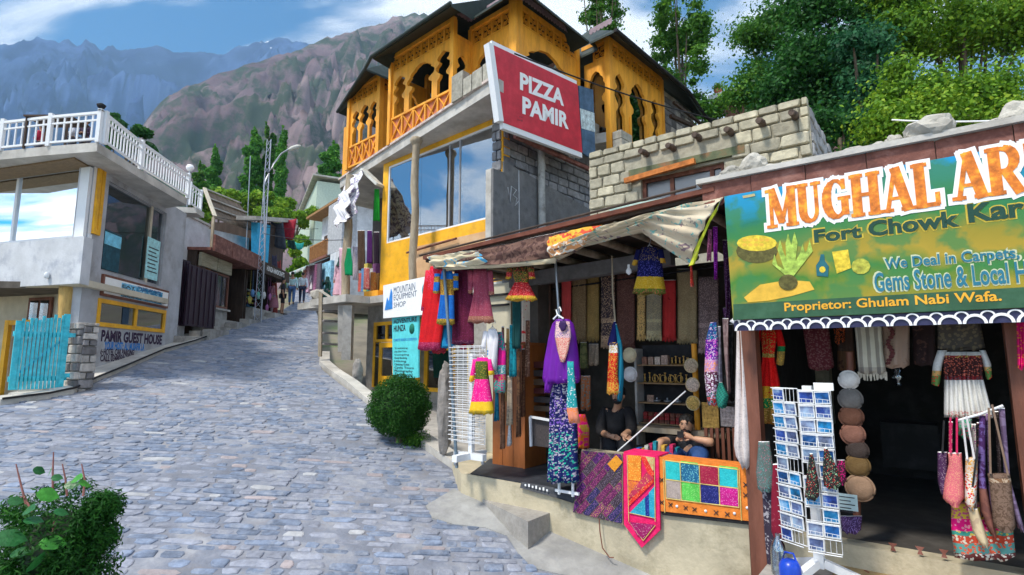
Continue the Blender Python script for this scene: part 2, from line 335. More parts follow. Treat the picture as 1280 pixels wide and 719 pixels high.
RF,RN=4200,1500
def mpt(u,v,Rr):d=ray(u,v);hl=math.hypot(d.x,d.y);return tuple(EYE+d*(Rr/hl))
far_sky=[(-900,120),(-400,60),(-100,50),(0,35),(28,36),(40,40),(50,34),(62,41),(75,47),(86,43),(98,50),(108,42),(118,54),(127,62),(137,54),(146,60),(152,62),(175,58),(200,56),(215,62),(232,65),(262,68),(285,60),(305,54),(330,48),(350,44),(420,60),(600,130),(900,250),(1400,300),(2600,300)]
near_sky=[(-900,330),(0,320),(120,300),(160,215),(178,158),(188,142),(205,122),(230,106),(262,95),(290,90),(318,76),(345,68),(372,57),(400,46),(418,38),(437,27),(455,20),(470,21),(485,17),(505,15),(530,14),(580,30),(640,70),(700,140),(740,230),(900,300),(2600,320)]
mountain('far_mountains',1900,RF,far_sky,rock_mat('far_rock',(.05,.1,.27),(.12,.2,.42),(.01,.03,.13),.0006,(.016,0,.66,[(mpt(238,82,3900),330),(mpt(162,97,3600),120),(mpt(330,52,4100),330)])),.30,.0016,3.3)  # far rock tones are saturated blue, adding distance haze by colour
mountain('brown_mountain',420,RN,near_sky,rock_mat('brown_rock',(.19,.13,.14),(.34,.26,.25),(.05,.075,.04),.0022),.22,.0034,8.1)
hz=MB();hz.box(-5200,5200,-300,6200,-40,2600)
hm=bpy.data.materials.new('haze');hm.use_nodes=True;t=hm.node_tree;t.nodes.clear();pv=nd(t,'ShaderNodeVolumePrincipled');pv.inputs['Density'].default_value=HAZE if 'HAZE' in globals()else .00017
pv.inputs['Color'].default_value=(.42,.7,1,1);pv.inputs['Anisotropy'].default_value=0;o_=nd(t,'ShaderNodeOutputMaterial');t.links.new(pv.outputs[0],o_.inputs['Volume'])
hazeo=single('haze',None,None,WF,(0,0,0),hz,hm,None,'stuff');hazeo['label']='pale blue air fading the far mountains';hazeo['category']='haze'
# ------------------------------------------------------------------ road
def rp(u,v):p=road_hit(u,v);return(p.x,p.y)
left_pts=[(-16,-4),(-13.5,7.5)]+[rp(*q)for q in((2,505),(85,492),(118,478),(212,436),(270,413),(345,393),(366,379),(369,368))]+[(-19.5,46),(-26,60)]
right_pts=[(7.5,-4),(6.0,1.2),(4.2,3.2),(2.35,5.1),rp(835,719),rp(742,655),rp(655,605),rp(575,594),rp(500,540),rp(456,503),rp(402,462),rp(400,440),rp(397,395),rp(389,370)]+[(-17,46),(-22,60)]
def bx(pts,y):
 return interp(y,[(b,a)for a,b in sorted(pts,key=lambda p:p[1])])
rm=MB();NX,NY=36,170;ys=[-4+64*((j/(NY-1))**1.15)for j in range(NY)]
for y in ys:
 a,b=bx(left_pts,y),bx(right_pts,y)
 for i in range(NX):
  x=a+(b-a)*i/(NX-1);rm.v.append((x,y,road_z(x,y)+.012*mnoise.noise(Vector((x,y,0))*.8)))
for j in range(NY-1):
 for i in range(NX-1):k=j*NX+i;rm.f.append((k,k+1,k+NX+1,k+NX));rm.m.append(0);rm.sm.append(True)
road_base=mat('dusty_road_mortar',(.2,.22,.27),vs=1.6,var=.3,bump=.5,bs=22,c2=(.34,.35,.38),stain=.5,sc=(.22,.2,.19),ss=3.5)
road=struct('road',WF,rm,road_base)
sm_mats=[mat('paving_stone_slate',(.16,.2,.28),vs=9,var=.35,bump=.5,bs=30,rand=.22,coord='Object',stain=.55,sc=(.36,.38,.43),ss=5),
           mat('paving_stone_grey',(.25,.27,.33),vs=9,var=.25,bump=.5,bs=30,rand=.2,stain=.5,sc=(.4,.41,.44),ss=5),
           mat('paving_stone_pink',(.33,.29,.3),vs=9,var=.2,bump=.5,bs=30,rand=.15),
           mat('paving_stone_pale',(.4,.41,.43),vs=9,var=.2,bump=.5,bs=30,rand=.15)]
rs=random.Random(5)
def in_road(x,y,mg=.06):return bx(left_pts,y)+mg<x<bx(right_pts,y)-mg
stones=[]
ca,sa=math.cos(R(9)),math.sin(R(9))
b_=-3.0
while b_<46:
 far=b_>13
 h=rs.uniform(.08,.15)*(1.0 if not far else 1.25);a_=-22+rs.random()
 while a_<12:
  w=rs.choice((rs.uniform(.12,.24),rs.uniform(.22,.46)))*(1 if not far else 1.3);wob=.06*math.sin(a_*1.3+b_*.7)+.05*math.sin(a_*.41)
  cx,cy=a_+w/2,b_+h/2+wob;x,y=cx*ca-cy*sa*.6,cx*sa*.6+cy*ca
  a_+=w+rs.uniform(.015,.05)
  if y<3.2 or not in_road(x,y,w/2):continue
  if rs.random()<.12:continue
  stones.append((x,y,w,h))
 b_+=h+rs.uniform(.01,.03)
def stone_geo(mb,x,y,w,h,near,m=0,c=(0,0)):
 n=8 if near else 6;ring=[];ph=0 if near else rs.random()*6;jt=[rs.uniform(-.2,.2)for _ in range(n)]
 for k in range(n):
  t=2*math.pi*k/n+ph+jt[k];q=rs.uniform(.86,1.08);ct,st=math.cos(t),math.sin(t)
  e=(abs(ct)**7+abs(st)**7)**(-1/7)
  lx,ly=ct*e*w/2*q,st*e*h/2*q;ring.append((lx*ca-ly*sa*.6,lx*sa*.6+ly*ca))
 hh=rs.uniform(.004,.02);tilt=rs.uniform(-.03,.03);v=[]
 for lx,ly in ring:v.append((x+lx-c[0],y+ly-c[1],road_z(x+lx,y+ly)-.015))
 for lx,ly in ring:v.append((x+lx*.97-c[0],y+ly*.97-c[1],road_z(x+lx,y+ly)+hh*.6+lx*tilt))
 for lx,ly in ring:v.append((x+lx*.82-c[0],y+ly*.82-c[1],road_z(x+lx*.8,y+ly*.8)+hh+lx*tilt))
 f=[(k,(k+1)%n,n+(k+1)%n,n+k)for k in range(n)]+[(n+k,n+(k+1)%n,2*n+(k+1)%n,2*n+k)for k in range(n)]+[tuple(range(2*n,3*n))]
 mb.add(v,f,m,False)
 for q_ in range(len(mb.sm)-n-1,len(mb.sm)):mb.sm[q_]=False
def s_mat():q=rs.random();return 0 if q<.45 else 1 if q<.95 else 2 if q<.975 else 3
def vis(x,y):
 q=Vector((x,y,road_z(x,y)))-EYE;fy=q.y*math.cos(PITCH)+q.z*math.sin(PITCH);fz=-q.y*math.sin(PITCH)+q.z*math.cos(PITCH)
 if fy<.1:return None
 return 640+q.x/fy*FPX,359.5-fz/fy*FPX
cand=[]
for s_ in stones:
 p=vis(s_[0],s_[1])
 if p and-10<p[0]<1290 and p[1]<735:cand.append((s_[1],s_))
cand.sort(key=lambda q:q[0]);big=set(id(q[1])for q in cand[:296])
many=MB()
for s_ in stones:
 x,y,w,h=s_
 if id(s_)in big:
  mb=MB();stone_geo(mb,x,y,w,h,True,0,(x,y));z=road_z(x,y)
  mb.v=[(a,b,c-z)for a,b,c in mb.v];me=mb.mesh('paving_stone',sm_mats[s_mat()]);piece(road,'paving_stone',me,(x,y,z))
 else:stone_geo(many,x,y,w,h,y<16,s_mat())
part(road,'paving_stones',many,sm_mats,None,'stuff')
# ------------------------------------------------------------------ guest house on the left
G=Frame(-9.57,12.0,-.158,.987);GF=Frame(-9.57,12.0,.957,-.29)
wall_g=mat('grey_blue_render',(.42,.43,.46),vs=1.2,var=.2,bump=.25,bs=25,stain=.65,sc=(.24,.23,.22),ss=1.7)
wall_p=mat('pale_band_render',(.55,.57,.6),vs=1.5,var=.15,bump=.2,bs=25,stain=.7,sc=(.3,.33,.4),ss=2.2)
gh=thing('guest_house','two storey grey guest house with big glass windows and a railed roof terrace','guest house',G,(0,0,0))
def z_(F,u,v,y=0):return F.hy(u,v,y)[2]
def x_(F,u,v,y=0):return F.hy(u,v,y)[0]
LG=4.9;zt=z_(G,122,185,-.4);wz0,wz1=z_(G,163,348),z_(G,165,242);wx0,wx1=x_(G,131,285),x_(G,205,310)
bz0,bz1=z_(G,163,412),z_(G,163,380);bx0,bx1=x_(G,121,390),x_(G,206,400)
sz0,sz1=bz1+.06,wz0-.08
def wall_holes(mb,x0,x1,y0,y1,z0,z1,holes,m=0):
 zs=sorted(set([z0,z1]+[h[2]for h in holes]+[h[3]for h in holes]))
 for a,b in zip(zs,zs[1:]):
  hs=sorted([h for h in holes if h[2]<=a+1e-6 and h[3]>=b-1e-6]);x=x0
  for h in hs:
   if h[0]>x+1e-4:mb.box(x,h[0],y0,y1,a,b,m)
   x=h[1]
  if x1>x+1e-4:mb.box(x,x1,y0,y1,a,b,m)
 return mb
zr0=road_z(-9.6,12)-.8
yw=(.12,x_(G,128,240)+.0,z_(G,115,292),z_(G,120,198))
m=MB();wall_holes(m,0,LG,0,.3,zr0,zt-.02,[(wx0,wx1,wz0,wz1),(bx0,bx1,bz0,bz1),(yw[0],yw[1],yw[2],yw[3])])
part(gh,'wall',m,wall_g)
m=MB();m.box(2.6,LG,4.6,4.8,zr0,zt-.03);m.box(LG-.25,LG-.01,.301,4.599,zr0,zt-.03);part(gh,'wall',m,wall_g)
m=MB();m.box(.3,LG-.3,.35,4.5,wz0-.5,wz0-.35);part(gh,'floor_slab',m,interior)
def win(par,F,x0,x1,z0,z1,fw,fm,gm_,y=-.02,d=.1,mull=(),trans=(),name='window'):
 f=MB();f.box(x0,x1,y,y+d,z1-fw,z1);f.box(x0,x1,y,y+d,z0,z0+fw);f.box(x0,x0+fw,y,y+d,z0+fw,z1-fw);f.box(x1-fw,x1,y,y+d,z0+fw,z1-fw)
 for q in mull:f.box(q-fw/2,q+fw/2,y+.01,y+d-.01,z0+fw,z1-fw)
 for q in trans:f.box(x0+fw,x1-fw,y+.015,y+d-.015,q-fw/2,q+fw/2)
 w=part(par,name,f,fm)
 xs=[x0+fw]+list(mull)+[x1-fw]
 for a,b in zip(xs,xs[1:]):
  p=MB();p.box(a,b,y+d*.45,y+d*.45+.012,z0+fw,z1-fw);part(w,'pane',p,gm_)
 return w
g_dark=glass('window_glass',(.45,.5,.52),.02,.12);g_sky=glass('mirror_like_glass',(.25,.3,.33),.015,.9)
win(gh,G,wx0,wx1,wz0,wz1,.05,mat('grey_window_frame',(.3,.31,.33),var=.1),g_dark,y=.06)
win(gh,G,bx0,bx1,bz0,bz1,.1,yellow,g_dark,y=-.03,mull=((bx0+bx1)/2+.05,))
win(gh,G,yw[0],yw[1],yw[2],yw[3],.12,yellow,g_sky,y=-.05)
m=MB();m.box(bx0+.03,bx1+.0,-.06,-.003,sz0,sz1,1);m.box(bx0+.09,bx1-.06,-.068,-.061,sz0+.06,sz1-.06,0)
sb=part(gh,'sign_board',m,[paper,brown_wood])
m=MB();a=x_(G,146,380);b=x_(G,164,385);c=x_(G,198,390);m.box(a,b,-.074,-.069,sz0+.07,sz1-.1,0);m.box(b+.02,c,-.074,-.069,sz0+.07,sz1-.1,1)
part(sb,'printed_banner',m,[mat('pale_blue_print',(.2,.55,.8),var=.3,vs=12,bump=0),mat('blue_wave_print',(.03,.3,.55),c2=(.5,.8,.9),var=.5,vs=8,bump=0,stretch=(1,1,3))])
for k,s_ in enumerate(('EAT','STAY','TOUR','GUIDE')):
 zz=sz1-.14-k*(sz1-sz0-.2)/4;part(sb,'lettering',text_mb(s_,a+.02,b-.04,zz-.07,zz,-.077,.02),ink)
zz=(sz0+sz1)/2;part(sb,'lettering',text_mb('TOURIST INFO CENTER',b+.1,c-.1,zz+.05,zz+.17,-.077,.01),mat('navy_print',(.02,.05,.2),bump=0))
m=MB();a=x_(G,128,330);b=x_(G,151,330);c=z_(G,128,335);m.box(a+.06,b,.04,.05,c,c+.95,1);m.box(a+.06,b,.035,.0395,c+.6,c+.9,0)
part(gh,'window_poster',m,[mat('sky_blue_print',(.2,.6,.8),var=.3,vs=6,bump=0),mat('dark_teal_print',(.01,.07,.1),var=.4,vs=5,bump=0)],'dark poster with pale blue top in the lower left of the window')
m=MB();a=x_(G,184,330);b=x_(G,200,330);c=z_(G,192,350);m.box(a,b,.035,.045,c,c+1.15,0);part(gh,'window_poster',m,mat('pale_cyan_print',(.4,.75,.78),var=.25,vs=14,bump=0),'tall pale cyan poster in the lower right of the window')
for k in range(7):part(gh.children[-1],'lettering',MB().box(a+.08,b-.08-.06*(k%3),.028,.033,c+.2+k*.11,c+.23+k*.11),ink)
m=MB();a=x_(G,152,410);m.box(a,a+.3,.0,.01,bz0+.12,bz0+.55);part(gh,'small_notice',m,mat('dark_blue_print',(.02,.05,.09),bump=0,var=.2))
navy=mat('purple_black_paint',(.035,.015,.05),bump=0,var=.2);bluep=mat('blue_paint',(.03,.22,.62),bump=0,var=.2)
part(gh,'lettering',text_px(G,'PAMIR GUEST HOUSE',126,427,203,419,-.006,.045),navy,'PAMIR GUEST HOUSE painted in dark capitals')
part(gh,'lettering',text_px(G,'YOUR HOST: ALI MUSAFIR LA',130,437,181,429.5,-.006,.04),bluep,'blue painted line below the guest house name')
part(gh,'lettering',text_px(G,'←HOTEL CAR PARKING',125,444,168,437,-.006,.03),navy)
part(gh,'lettering',text_px(G,'CALL 03480586382',125,452,164,444,-.006,.03),navy)
LF=-8.0;fz0,fz1=z_(GF,50,298),z_(GF,50,212)
m=MB();zbb=z_(GF,50,357,-.35);zbt=z_(GF,50,300,-.35);m.box(LF,.25,-.35,-.05,zbb,zbt);pass
def partF(par,name,mb,mats,F2,label=None):
 F,b=BASE[par];q=MB();q.f,q.m,q.sm=mb.f,mb.m,mb.sm;q.v=[tuple(F.loc(F2.w((p[0]-(.486*p[1]if F2 is GF else 0),p[1],p[2]))))for p in mb.v];return part(par,name,q,mats,label)
partF(gh,'balcony_wall',m,wall_p,GF)
m=MB();m.box(LF,.22,-.3,3.4,zbb-.02,zbb+.12);partF(gh,'floor_slab',m,plaster_b,GF)
f=MB();f.box(LF,.05,.0,.1,fz0-.12,fz0);f.box(LF,.05,.0,.1,fz1,fz1+.1)
for xx in(LF,-5.2,-2.55,-.08):f.box(xx,xx+.08,.0,.1,fz0,fz1)
wf=partF(gh,'window',f,white_m,GF)
f=MB();f.box(LF,-.05,.02,.15,fz1+.1,zt-.2);partF(gh,'lintel_board',f,dark_wood,GF)
for a,b in((LF+.08,-5.2),(-5.12,-2.55),(-2.47,-.08)):
 q=MB();q.box(a,b,.04,.052,fz0,fz1);partF(wf,'pane',q,g_sky,GF)
m=MB();m.box(LF,-.05,.7,.9,zr0,zbb-.01);m.box(LF,-.05,2.5,2.6,zbb+.13,zt-.21);partF(gh,'wall',m,plaster_b,GF,'cream back wall behind the entrance')
m=MB();m.box(-.35,-.02,-.12,-.02,zbt+.002,zt-.25);partF(gh,'corner_post',m,white_m,GF)
rc=[WF.hz(u,v,zt)for u,v in((-70,196),(0,189),(60,183),(122,178),(175,212),(234,248))]
rp_=[(p[0],p[1])for p in rc]+[(-15,17.5),(-18.5,15.5)]
q=MB();q.prismz(rp_,zt-.2,zt);q.v=[tuple(G.loc(p))for p in q.v];part(gh,'roof_slab',q,concrete_l)
m=MB();
m.box(LF,-.1,-.55,-.02,zt-.24,zt-.203)
partF(gh,'soffit_board',m,mat('soffit_wood',(.22,.15,.08),var=.4,vs=12,stretch=(6,1,1)),GF)
m=MB();wd=(x_(GF,50,385,.7),x_(GF,79,385,.7),z_(GF,60,470,.7),z_(GF,60,372,.7));m.box(wd[0],wd[1],1.42-.8,1.499-.8,wd[2],wd[3]);fr=partF(gh,'door',m,brown_wood,GF)
for a,b in((wd[0]+.08,(wd[0]+wd[1])/2-.04),((wd[0]+wd[1])/2+.04,wd[1]-.08)):q=MB();q.box(a,b,1.405-.8,1.418-.8,wd[3]-1.0,wd[3]-.08);partF(fr,'pane',q,g_dark,GF)
m=MB();a=x_(GF,10,440,.5);m.box(a,a+.14,.5,.62,zr0,z_(GF,20,400,.5));m.box(a+.14,a+.9,.51,.61,z_(GF,20,400,.5)-.12,z_(GF,20,400,.5)-.003);partF(gh,'yellow_door_frame',m,yellow,GF)
def railing(name,label,F,runs,zb,h,step,group=None,th=.026):
 t=thing(name,label,'railing',F,(runs[0][0][0],runs[0][0][1],zb),group)
 seen=set()
 for(p,q)in runs:
  p,q=Vector((*p,zb)),Vector((*q,zb));L=(q-p).length;up=Vector((0,0,1))
  part(t,'handrail',MB().bar(p+up*h,q+up*h,.055),white_m);part(t,'bottom_rail',MB().bar(p+up*.08,q+up*.08,.045),white_m)
  part(t,'middle_rail',MB().bar(p+up*(h-.16),q+up*(h-.16),.035),white_m)
  n=max(2,int(L/step));me=MB().box(-th/2,th/2,-th/2,th/2,.08,h-.03).mesh('baluster',white_m)
  for k in range(1,n):piece(t,'baluster',me,p+(q-p)*(k/n))
  for e in(p,q):
   if tuple(e)in seen:continue
   seen.add(tuple(e));part(t,'post',MB().box(e.x-.04,e.x+.04,e.y-.04,e.y+.04,zb,zb+h+.08),white_m)
 return t
_c=at(122,178,rc[3][1]);_d=at(122,141,rc[3][1]);hr=_d.z-_c.z
RK=[(p[0],p[1])for p in rc]
railing('terrace_railing','white metal railing along the street side of the roof terrace',WF,[((RK[3][0]+.05,RK[3][1]+.1),RK[4]),(RK[4],RK[5])],zt,hr,.13)
railing('terrace_railing','white metal railing along the front edge of the roof terrace',WF,[(RK[0],RK[1]),(RK[1],RK[2]),(RK[2],RK[3])],zt,hr,.17)
l0,l1=G.hy(236,262,.0),G.hy(250,265,.0);lz=l1[2]
railing('landing_railing','short white railing on the lower landing past the terrace',G,[((l0[0],0),(l1[0],0))],lz,G.hy(250,239,0)[2]-lz,.2)
m=MB();m.box(LG+.45,l1[0]+.1,-.1,1.2,lz-.18,lz);single('landing_slab','concrete landing beside the terrace under the short railing','landing',G,(LG+.5,0,lz-.18),m,concrete_l)
gp=G.hy(235.5,210,-.3);t=thing('globe_lamp','white globe lamp on a short post at the terrace corner','lamp',G,(gp[0],-.35,zt))
part(t,'globe',MB().lathe((gp[0],-.35,gp[2]),[(.01,-.11),(.07,-.09),(.11,-.03),(.115,.02),(.08,.09),(.01,.115)],14),mat('opal_glass',(.9,.9,.92),rough=.25,var=0,bump=0))
part(t,'post',MB().tube([(gp[0],-.35,zt),(gp[0],-.35,gp[2]-.1)],.025),steel)
fp=G.loc(Vector(rc[3]));m=MB();m.lathe((fp[0],fp[1],zt+hr+.04),[(.06,0),(.03,.04),(.07,.08),(.09,.13),(.03,.17)],10);single('rail_finial','small dark lamp on the corner post of the terrace railing','lamp',G,(fp[0],fp[1],zt+hr+.04),m,black_m)
m=MB();c=GF.hy(61,344,-.36);m.lathe((c[0],-.4,c[2]),[(.02,-.08),(.05,-.06),(.05,.02),(.03,.06)],10);single('bulb','small white bulb below the balcony band','lamp',GF,(c[0],-.4,c[2]),m,white_m)
lp=GF.hy(83,372,-.1);m=MB();m.tube([(lp[0],-.1,lp[2]-1.0),(lp[0]+.02,-.1,lp[2]-.3),(lp[0],-.1,lp[2]+.15),(lp[0],-.1,zbb)],[.15,.13,.15,.14],10)
single('log_post','short thick log post under the guest house balcony','post',GF,(lp[0],-.1,lp[2]-1.0),m,mat('golden_log',(.5,.32,.1),vs=5,var=.4,stretch=(1,1,.2),stain=.5,sc=(.1,.06,.03),ss=4))
PF=Frame(-8.98,11.15,.9,-.43)
pz=z_(PF,100,403);pb=road_z(-9,11)-.3;pw=x_(PF,101,430);px0=x_(PF,80,430)
sp=thing('stone_pillar','squat rubble stone pillar beside the turquoise gate','pillar',PF,(px0,0,pb))
part(sp,'mortar_core',MB().box(px0+.03,pw-.03,-.02+.05,.28,pb,pz-.03),mat('mortar',(.3,.28,.25),vs=8))
sr=random.Random(3)
def stone_wall(par,x0,x1,y,z0,z1,sw,sh,mats,name='stone',sr=sr,axis='x',dep=.08,gap=.018,amp=.06,skip=None,n=1,sgn=1):
 z=z0;row=0
 while z<z1-.02:
  h=min(sr.uniform(sh*.8,sh*1.2),z1-z);
  if z1-z-h<sh*.35:h=z1-z
  x=x0;
  while x<x1-.01:
   w=sr.uniform(sw*.75,sw*1.3)*(.5 if(x==x0 and row%2)else 1);w=min(w,x1-x)
   if x1-x-w<sw*.3:w=x1-x
   cx,cz=x+w/2,z+h/2
   if not(skip and skip(x,x+w,z,z+h)):
    a,b,d=w/2-gap/2,h/2-gap/2,dep+sr.uniform(-.012,.02);j=lambda q:q*(1+sr.uniform(-amp,amp)*.8)
    mb=MB();ring0=[(-a,-b),(a,-b),(a,b),(-a,b)];r1=[(j(p),j(q))for p,q in ring0];c_=.82
    oct_=[]
    for(p,q),s1,s2 in zip(r1,(1,0,1,0),(0,1,0,1)):
     oct_+=[(p*(c_ if s1==0 else 1),q*(1 if s1==0 else c_)),(p*(1 if s1==0 else c_),q*(c_ if s1==0 else 1))]
    bk=[(p,.0,q)for p,q in oct_];md=[(p,-d*.75*sgn,q)for p,q in oct_];ft=[(p*.86,-d*sgn,q*.84)for p,q in oct_]
    if axis!='x':bk,md,ft=[[(y_,x_1,z_1)for x_1,y_,z_1 in r_]for r_ in(bk,md,ft)]
    N=8;f=[(k,(k+1)%N,N+(k+1)%N,N+k)for k in range(N)]+[(N+k,N+(k+1)%N,2*N+(k+1)%N,2*N+k)for k in range(N)]+[tuple(range(2*N,3*N))]
    mb.add(bk+md+ft,f);me=mb.mesh(name,mats[sr.randrange(len(mats))])
    piece(par,name,me,(cx,y,cz)if axis=='x' else(y,cx,cz))
   x+=w
  z+=h;row+=1
ps=[mat('pillar_stone',(.36,.33,.3),vs=5,var=.35,bump=.5,bs=20,rand=.3),mat('pillar_stone_dark',(.16,.15,.15),vs=5,var=.4,bump=.5,bs=20,rand=.3)]
stone_wall(sp,px0,pw,.04,pb,pz,.26,.16,ps);stone_wall(sp,0.02,.3,pw-.04,pb,pz,.26,.16,ps,axis='y',dep=-.08)
g0=road_hit(8,497);g1=road_hit(82,489);gd=(g1-g0);Gt=Frame(g0.x,g0.y,gd.x,gd.y);gl=math.hypot(gd.x,gd.y);gz=max(g0.z,g1.z)+.06
turq=mat('turquoise_paint',(.05,.5,.6),vs=8,var=.25,bump=.1,stain=.35,sc=(.25,.55,.6),ss=6)
gt=thing('picket_gate','turquoise wooden picket gate with a diagonal brace','gate',Gt,(0,0,gz))
gzt=[z_(Gt,8,400),z_(Gt,80,394)]
NP=13
for k in range(NP):
 s0=.06+(gl-.16)*k/(NP-1);topz=gzt[0]+(gzt[1]-gzt[0])*k/(NP-1)+.04*math.sin(k*2.3);w_=gl/NP*.62 if 0<k<NP-1 else .1
 part(gt,'picket',MB().box(s0-w_/2,s0+w_/2,-.02,.015,gz+(0 if k<NP-1 else-.15),topz),turq)
H=gzt[0]-gz
part(gt,'rail',MB().box(0,gl,.02,.07,gz+.15,gz+.25),turq);part(gt,'rail',MB().box(0,gl,.02,.07,gz+H-.3,gz+H-.2),turq)
part(gt,'diagonal_brace',MB().bar((.1,.045,gz+.28),(gl-.1,.045,gz+H-.32),.09,.03),mat('blue_brace_paint',(.03,.2,.4),var=.2))
for hz_ in(gz+.25,gz+H-.25):part(gt,'hinge',MB().box(gl-.1,gl+.06,-.035,-.021,hz_-.04,hz_+.04),turq)
kp=[road_hit(*q)for q in((0,507),(60,499),(92,492),(117,479),(160,461),(205,441),(243,430),(268,421))]
m=MB()
for a,b in zip(kp,kp[1:]):
 d=(b-a);d.z=0;n_=Vector((-d.y,d.x,0)).normalized()*.9
 z1,z2=road_z(a.x,a.y)+.1,road_z(b.x,b.y)+.1
 m.slab([(a.x,a.y,z1),(b.x,b.y,z2),(b.x+n_.x,b.y+n_.y,z2),(a.x+n_.x,a.y+n_.y,z1)],.4)
struct('pavement',WF,m,concrete_l)
m=MB();m.tube([(a.x+.03,a.y,road_z(a.x,a.y)+.115)for a in kp],.022,6);single('black_hose','black hose lying along the kerb below the guest house','hose',WF,kp[0],m,black_m)
# ------------------------------------------------------------------ people (small and near)
skin=mat('skin',(.38,.2,.12),rough=.55,var=.12,vs=12,bump=.05,spec=.35);hairm=mat('black_hair',(.012,.01,.009),rough=.55,var=.3,bump=.4,bs=90)
shoe=mat('dark_shoe',(.03,.025,.02),rough=.5)
def skinmesh(name,chains,par,m,sub=1,loc=(0,0,0)):
 """chains: lists of (x,y,z,r) that share joints where coordinates are equal; grown with a Skin modifier"""
 bm=bmesh.new();L=bm.verts.layers.skin.verify();d={};first=True
 def vt(p):
  nonlocal first
  k=tuple(round(c,4)for c in p[:3])
  if k not in d:
   v=bm.verts.new(p[:3]);rx=p[3];ry=p[4]if len(p)>4 else p[3];v[L].radius=(rx,ry);d[k]=v
   if first:v[L].use_root=True;first=False
  return d[k]
 for c in chains:
  for a,b in zip(c,c[1:]):
   va,vb=vt(a),vt(b)
   if not bm.edges.get((va,vb)):bm.edges.new((va,vb))
 me=bpy.data.meshes.new(name);bm.to_mesh(me);bm.free();me.materials.append(m)
 o=bpy.data.objects.new(name,me);COL.objects.link(o);o.parent=par;BASE[o]=BASE[par];o.location=loc
 sk=o.modifiers.new('skin','SKIN');sk.use_smooth_shade=True;sk.branch_smoothing=.4
 sb=o.modifiers.new('sub','SUBSURF');sb.levels=sub;sb.render_levels=sub;return o
def person(label,pos,face,h=1.72,top=(.1,.1,.1),legs=(.05,.06,.12),walk=.0,arms='down',group=None,robe=False,cap=None,scarf=None,sub=1,bag=None,shorts=False):
 """standing or walking figure; local frame: +y is where it faces"""
 k=h/1.72;F=Frame(pos[0],pos[1],math.cos(face),math.sin(face))
 t=thing('person',label,'person',F,(0,0,pos[2]),group);z0=0
 P=lambda x,y,z,r,r2=None:(x*k,y*k,z*k,r*k)+((r2*k,)if r2 else())
 w=walk;pel=P(0,0,.93,.13,.1);wst=P(0,.0,1.08,.125,.09);ch=P(0,.01,1.3,.155,.1);nk0=P(0,0,1.46,.06);nk=P(0,.01,1.53,.05)
 hd=P(0,.03,1.61,.085,.095);tp=P(0,.02,1.69,.055)
 def leg(s,a):return[pel,P(.1*s,0,.88,.09),P(.1*s,.22*a+.02,.5,.06),P(.1*s,.34*a-.06*abs(a),.1,.04),P(.1*s,.34*a+.12,.04,.032)]
 L1,L2=leg(-1,w),leg(1,-w)
 def arm(s,a):
  if arms=='folded':return[ch,P(.17*s,0,1.41,.06),P(.22*s,.0,1.15,.045),P(.05*s,.2,1.12,.035),P(-.02*s,.22,1.14,.03)]
  if arms=='up' and s>0:return[ch,P(.17*s,0,1.41,.06),P(.24*s,.1,1.2,.045),P(.12*s,.25,1.45,.035),P(.08*s,.27,1.52,.03)]
  return[ch,P(.18*s,0,1.41,.06),P(.23*s,-.03-.12*a,1.12,.045),P(.24*s,.04-.22*a,.86,.033),P(.24*s,.06-.22*a,.77,.028)]
 A1,A2=arm(-1,-w),arm(1,w)
 skinmesh('body',[[pel,wst,ch,nk0,nk,hd,tp],L1,L2,A1,A2],t,skin,sub)
 inf=lambda c,a:[tuple(q[:3])+tuple(r+a*k for r in q[3:])for q in c]
 topm=mat('cloth_%d_%d_%d'%tuple(int(c*99)for c in top),top,var=.25,vs=8,bump=.2,rough=.9);legm=mat('cloth_%d_%d_%d'%tuple(int(c*99)for c in legs),legs,var=.25,vs=8,bump=.2,rough=.9)
 skinmesh('shirt',[[inf([pel],.02)[0]]+inf([wst,ch,nk0],.02),inf(A1[:4]if not shorts else A1[:3],.018),inf(A2[:4]if not shorts else A2[:3],.018)],t,topm,sub)
 bpy_ch=t.children[-1]
 cut=3 if shorts else 4
 if robe:
  m=MB();m.lathe((0,0,0),[(.26*k,.35*k),(.23*k,.6*k),(.17*k,.95*k),(.14*k,1.1*k)],14);q=m.mesh('long_shirt',topm);o=bpy.data.objects.new('long_shirt',q);COL.objects.link(o);o.parent=t;BASE[o]=BASE[t]
 skinmesh('trousers',[inf(L1[:cut],.02),inf(L2[:cut],.02)],t,legm,sub)
 def lm(name,mb,mm,c=(0,0,0)):o=bpy.data.objects.new(name,mb.mesh(name,mm));COL.objects.link(o);o.parent=t;BASE[o]=BASE[t];return o
 if scarf:lm('headscarf',MB().lathe((0,0,0),[(.19*k,1.36*k),(.15*k,1.46*k),(.115*k,1.56*k),(.12*k,1.66*k),(.08*k,1.735*k),(.01,1.75*k)],12),mat('scarf_'+label[:6],scarf,var=.2))
 else:lm('hair',MB().blob((0,-.012*k,1.665*k),(.098*k,.108*k,.085*k),3,.06,2),hairm if not cap else mat('cap',cap))
 for q in(L1,L2):lm('shoe',MB().blob((q[4][0],q[4][1]-.02*k,q[4][2]),(.05*k,.13*k,.045*k),1,.02,1),shoe)
 if bag:lm('backpack',MB().blob((0,-.2*k,1.25*k),(.14*k,.09*k,.2*k),2,.06,2),mat('bag_'+label[:5],bag))
 return t
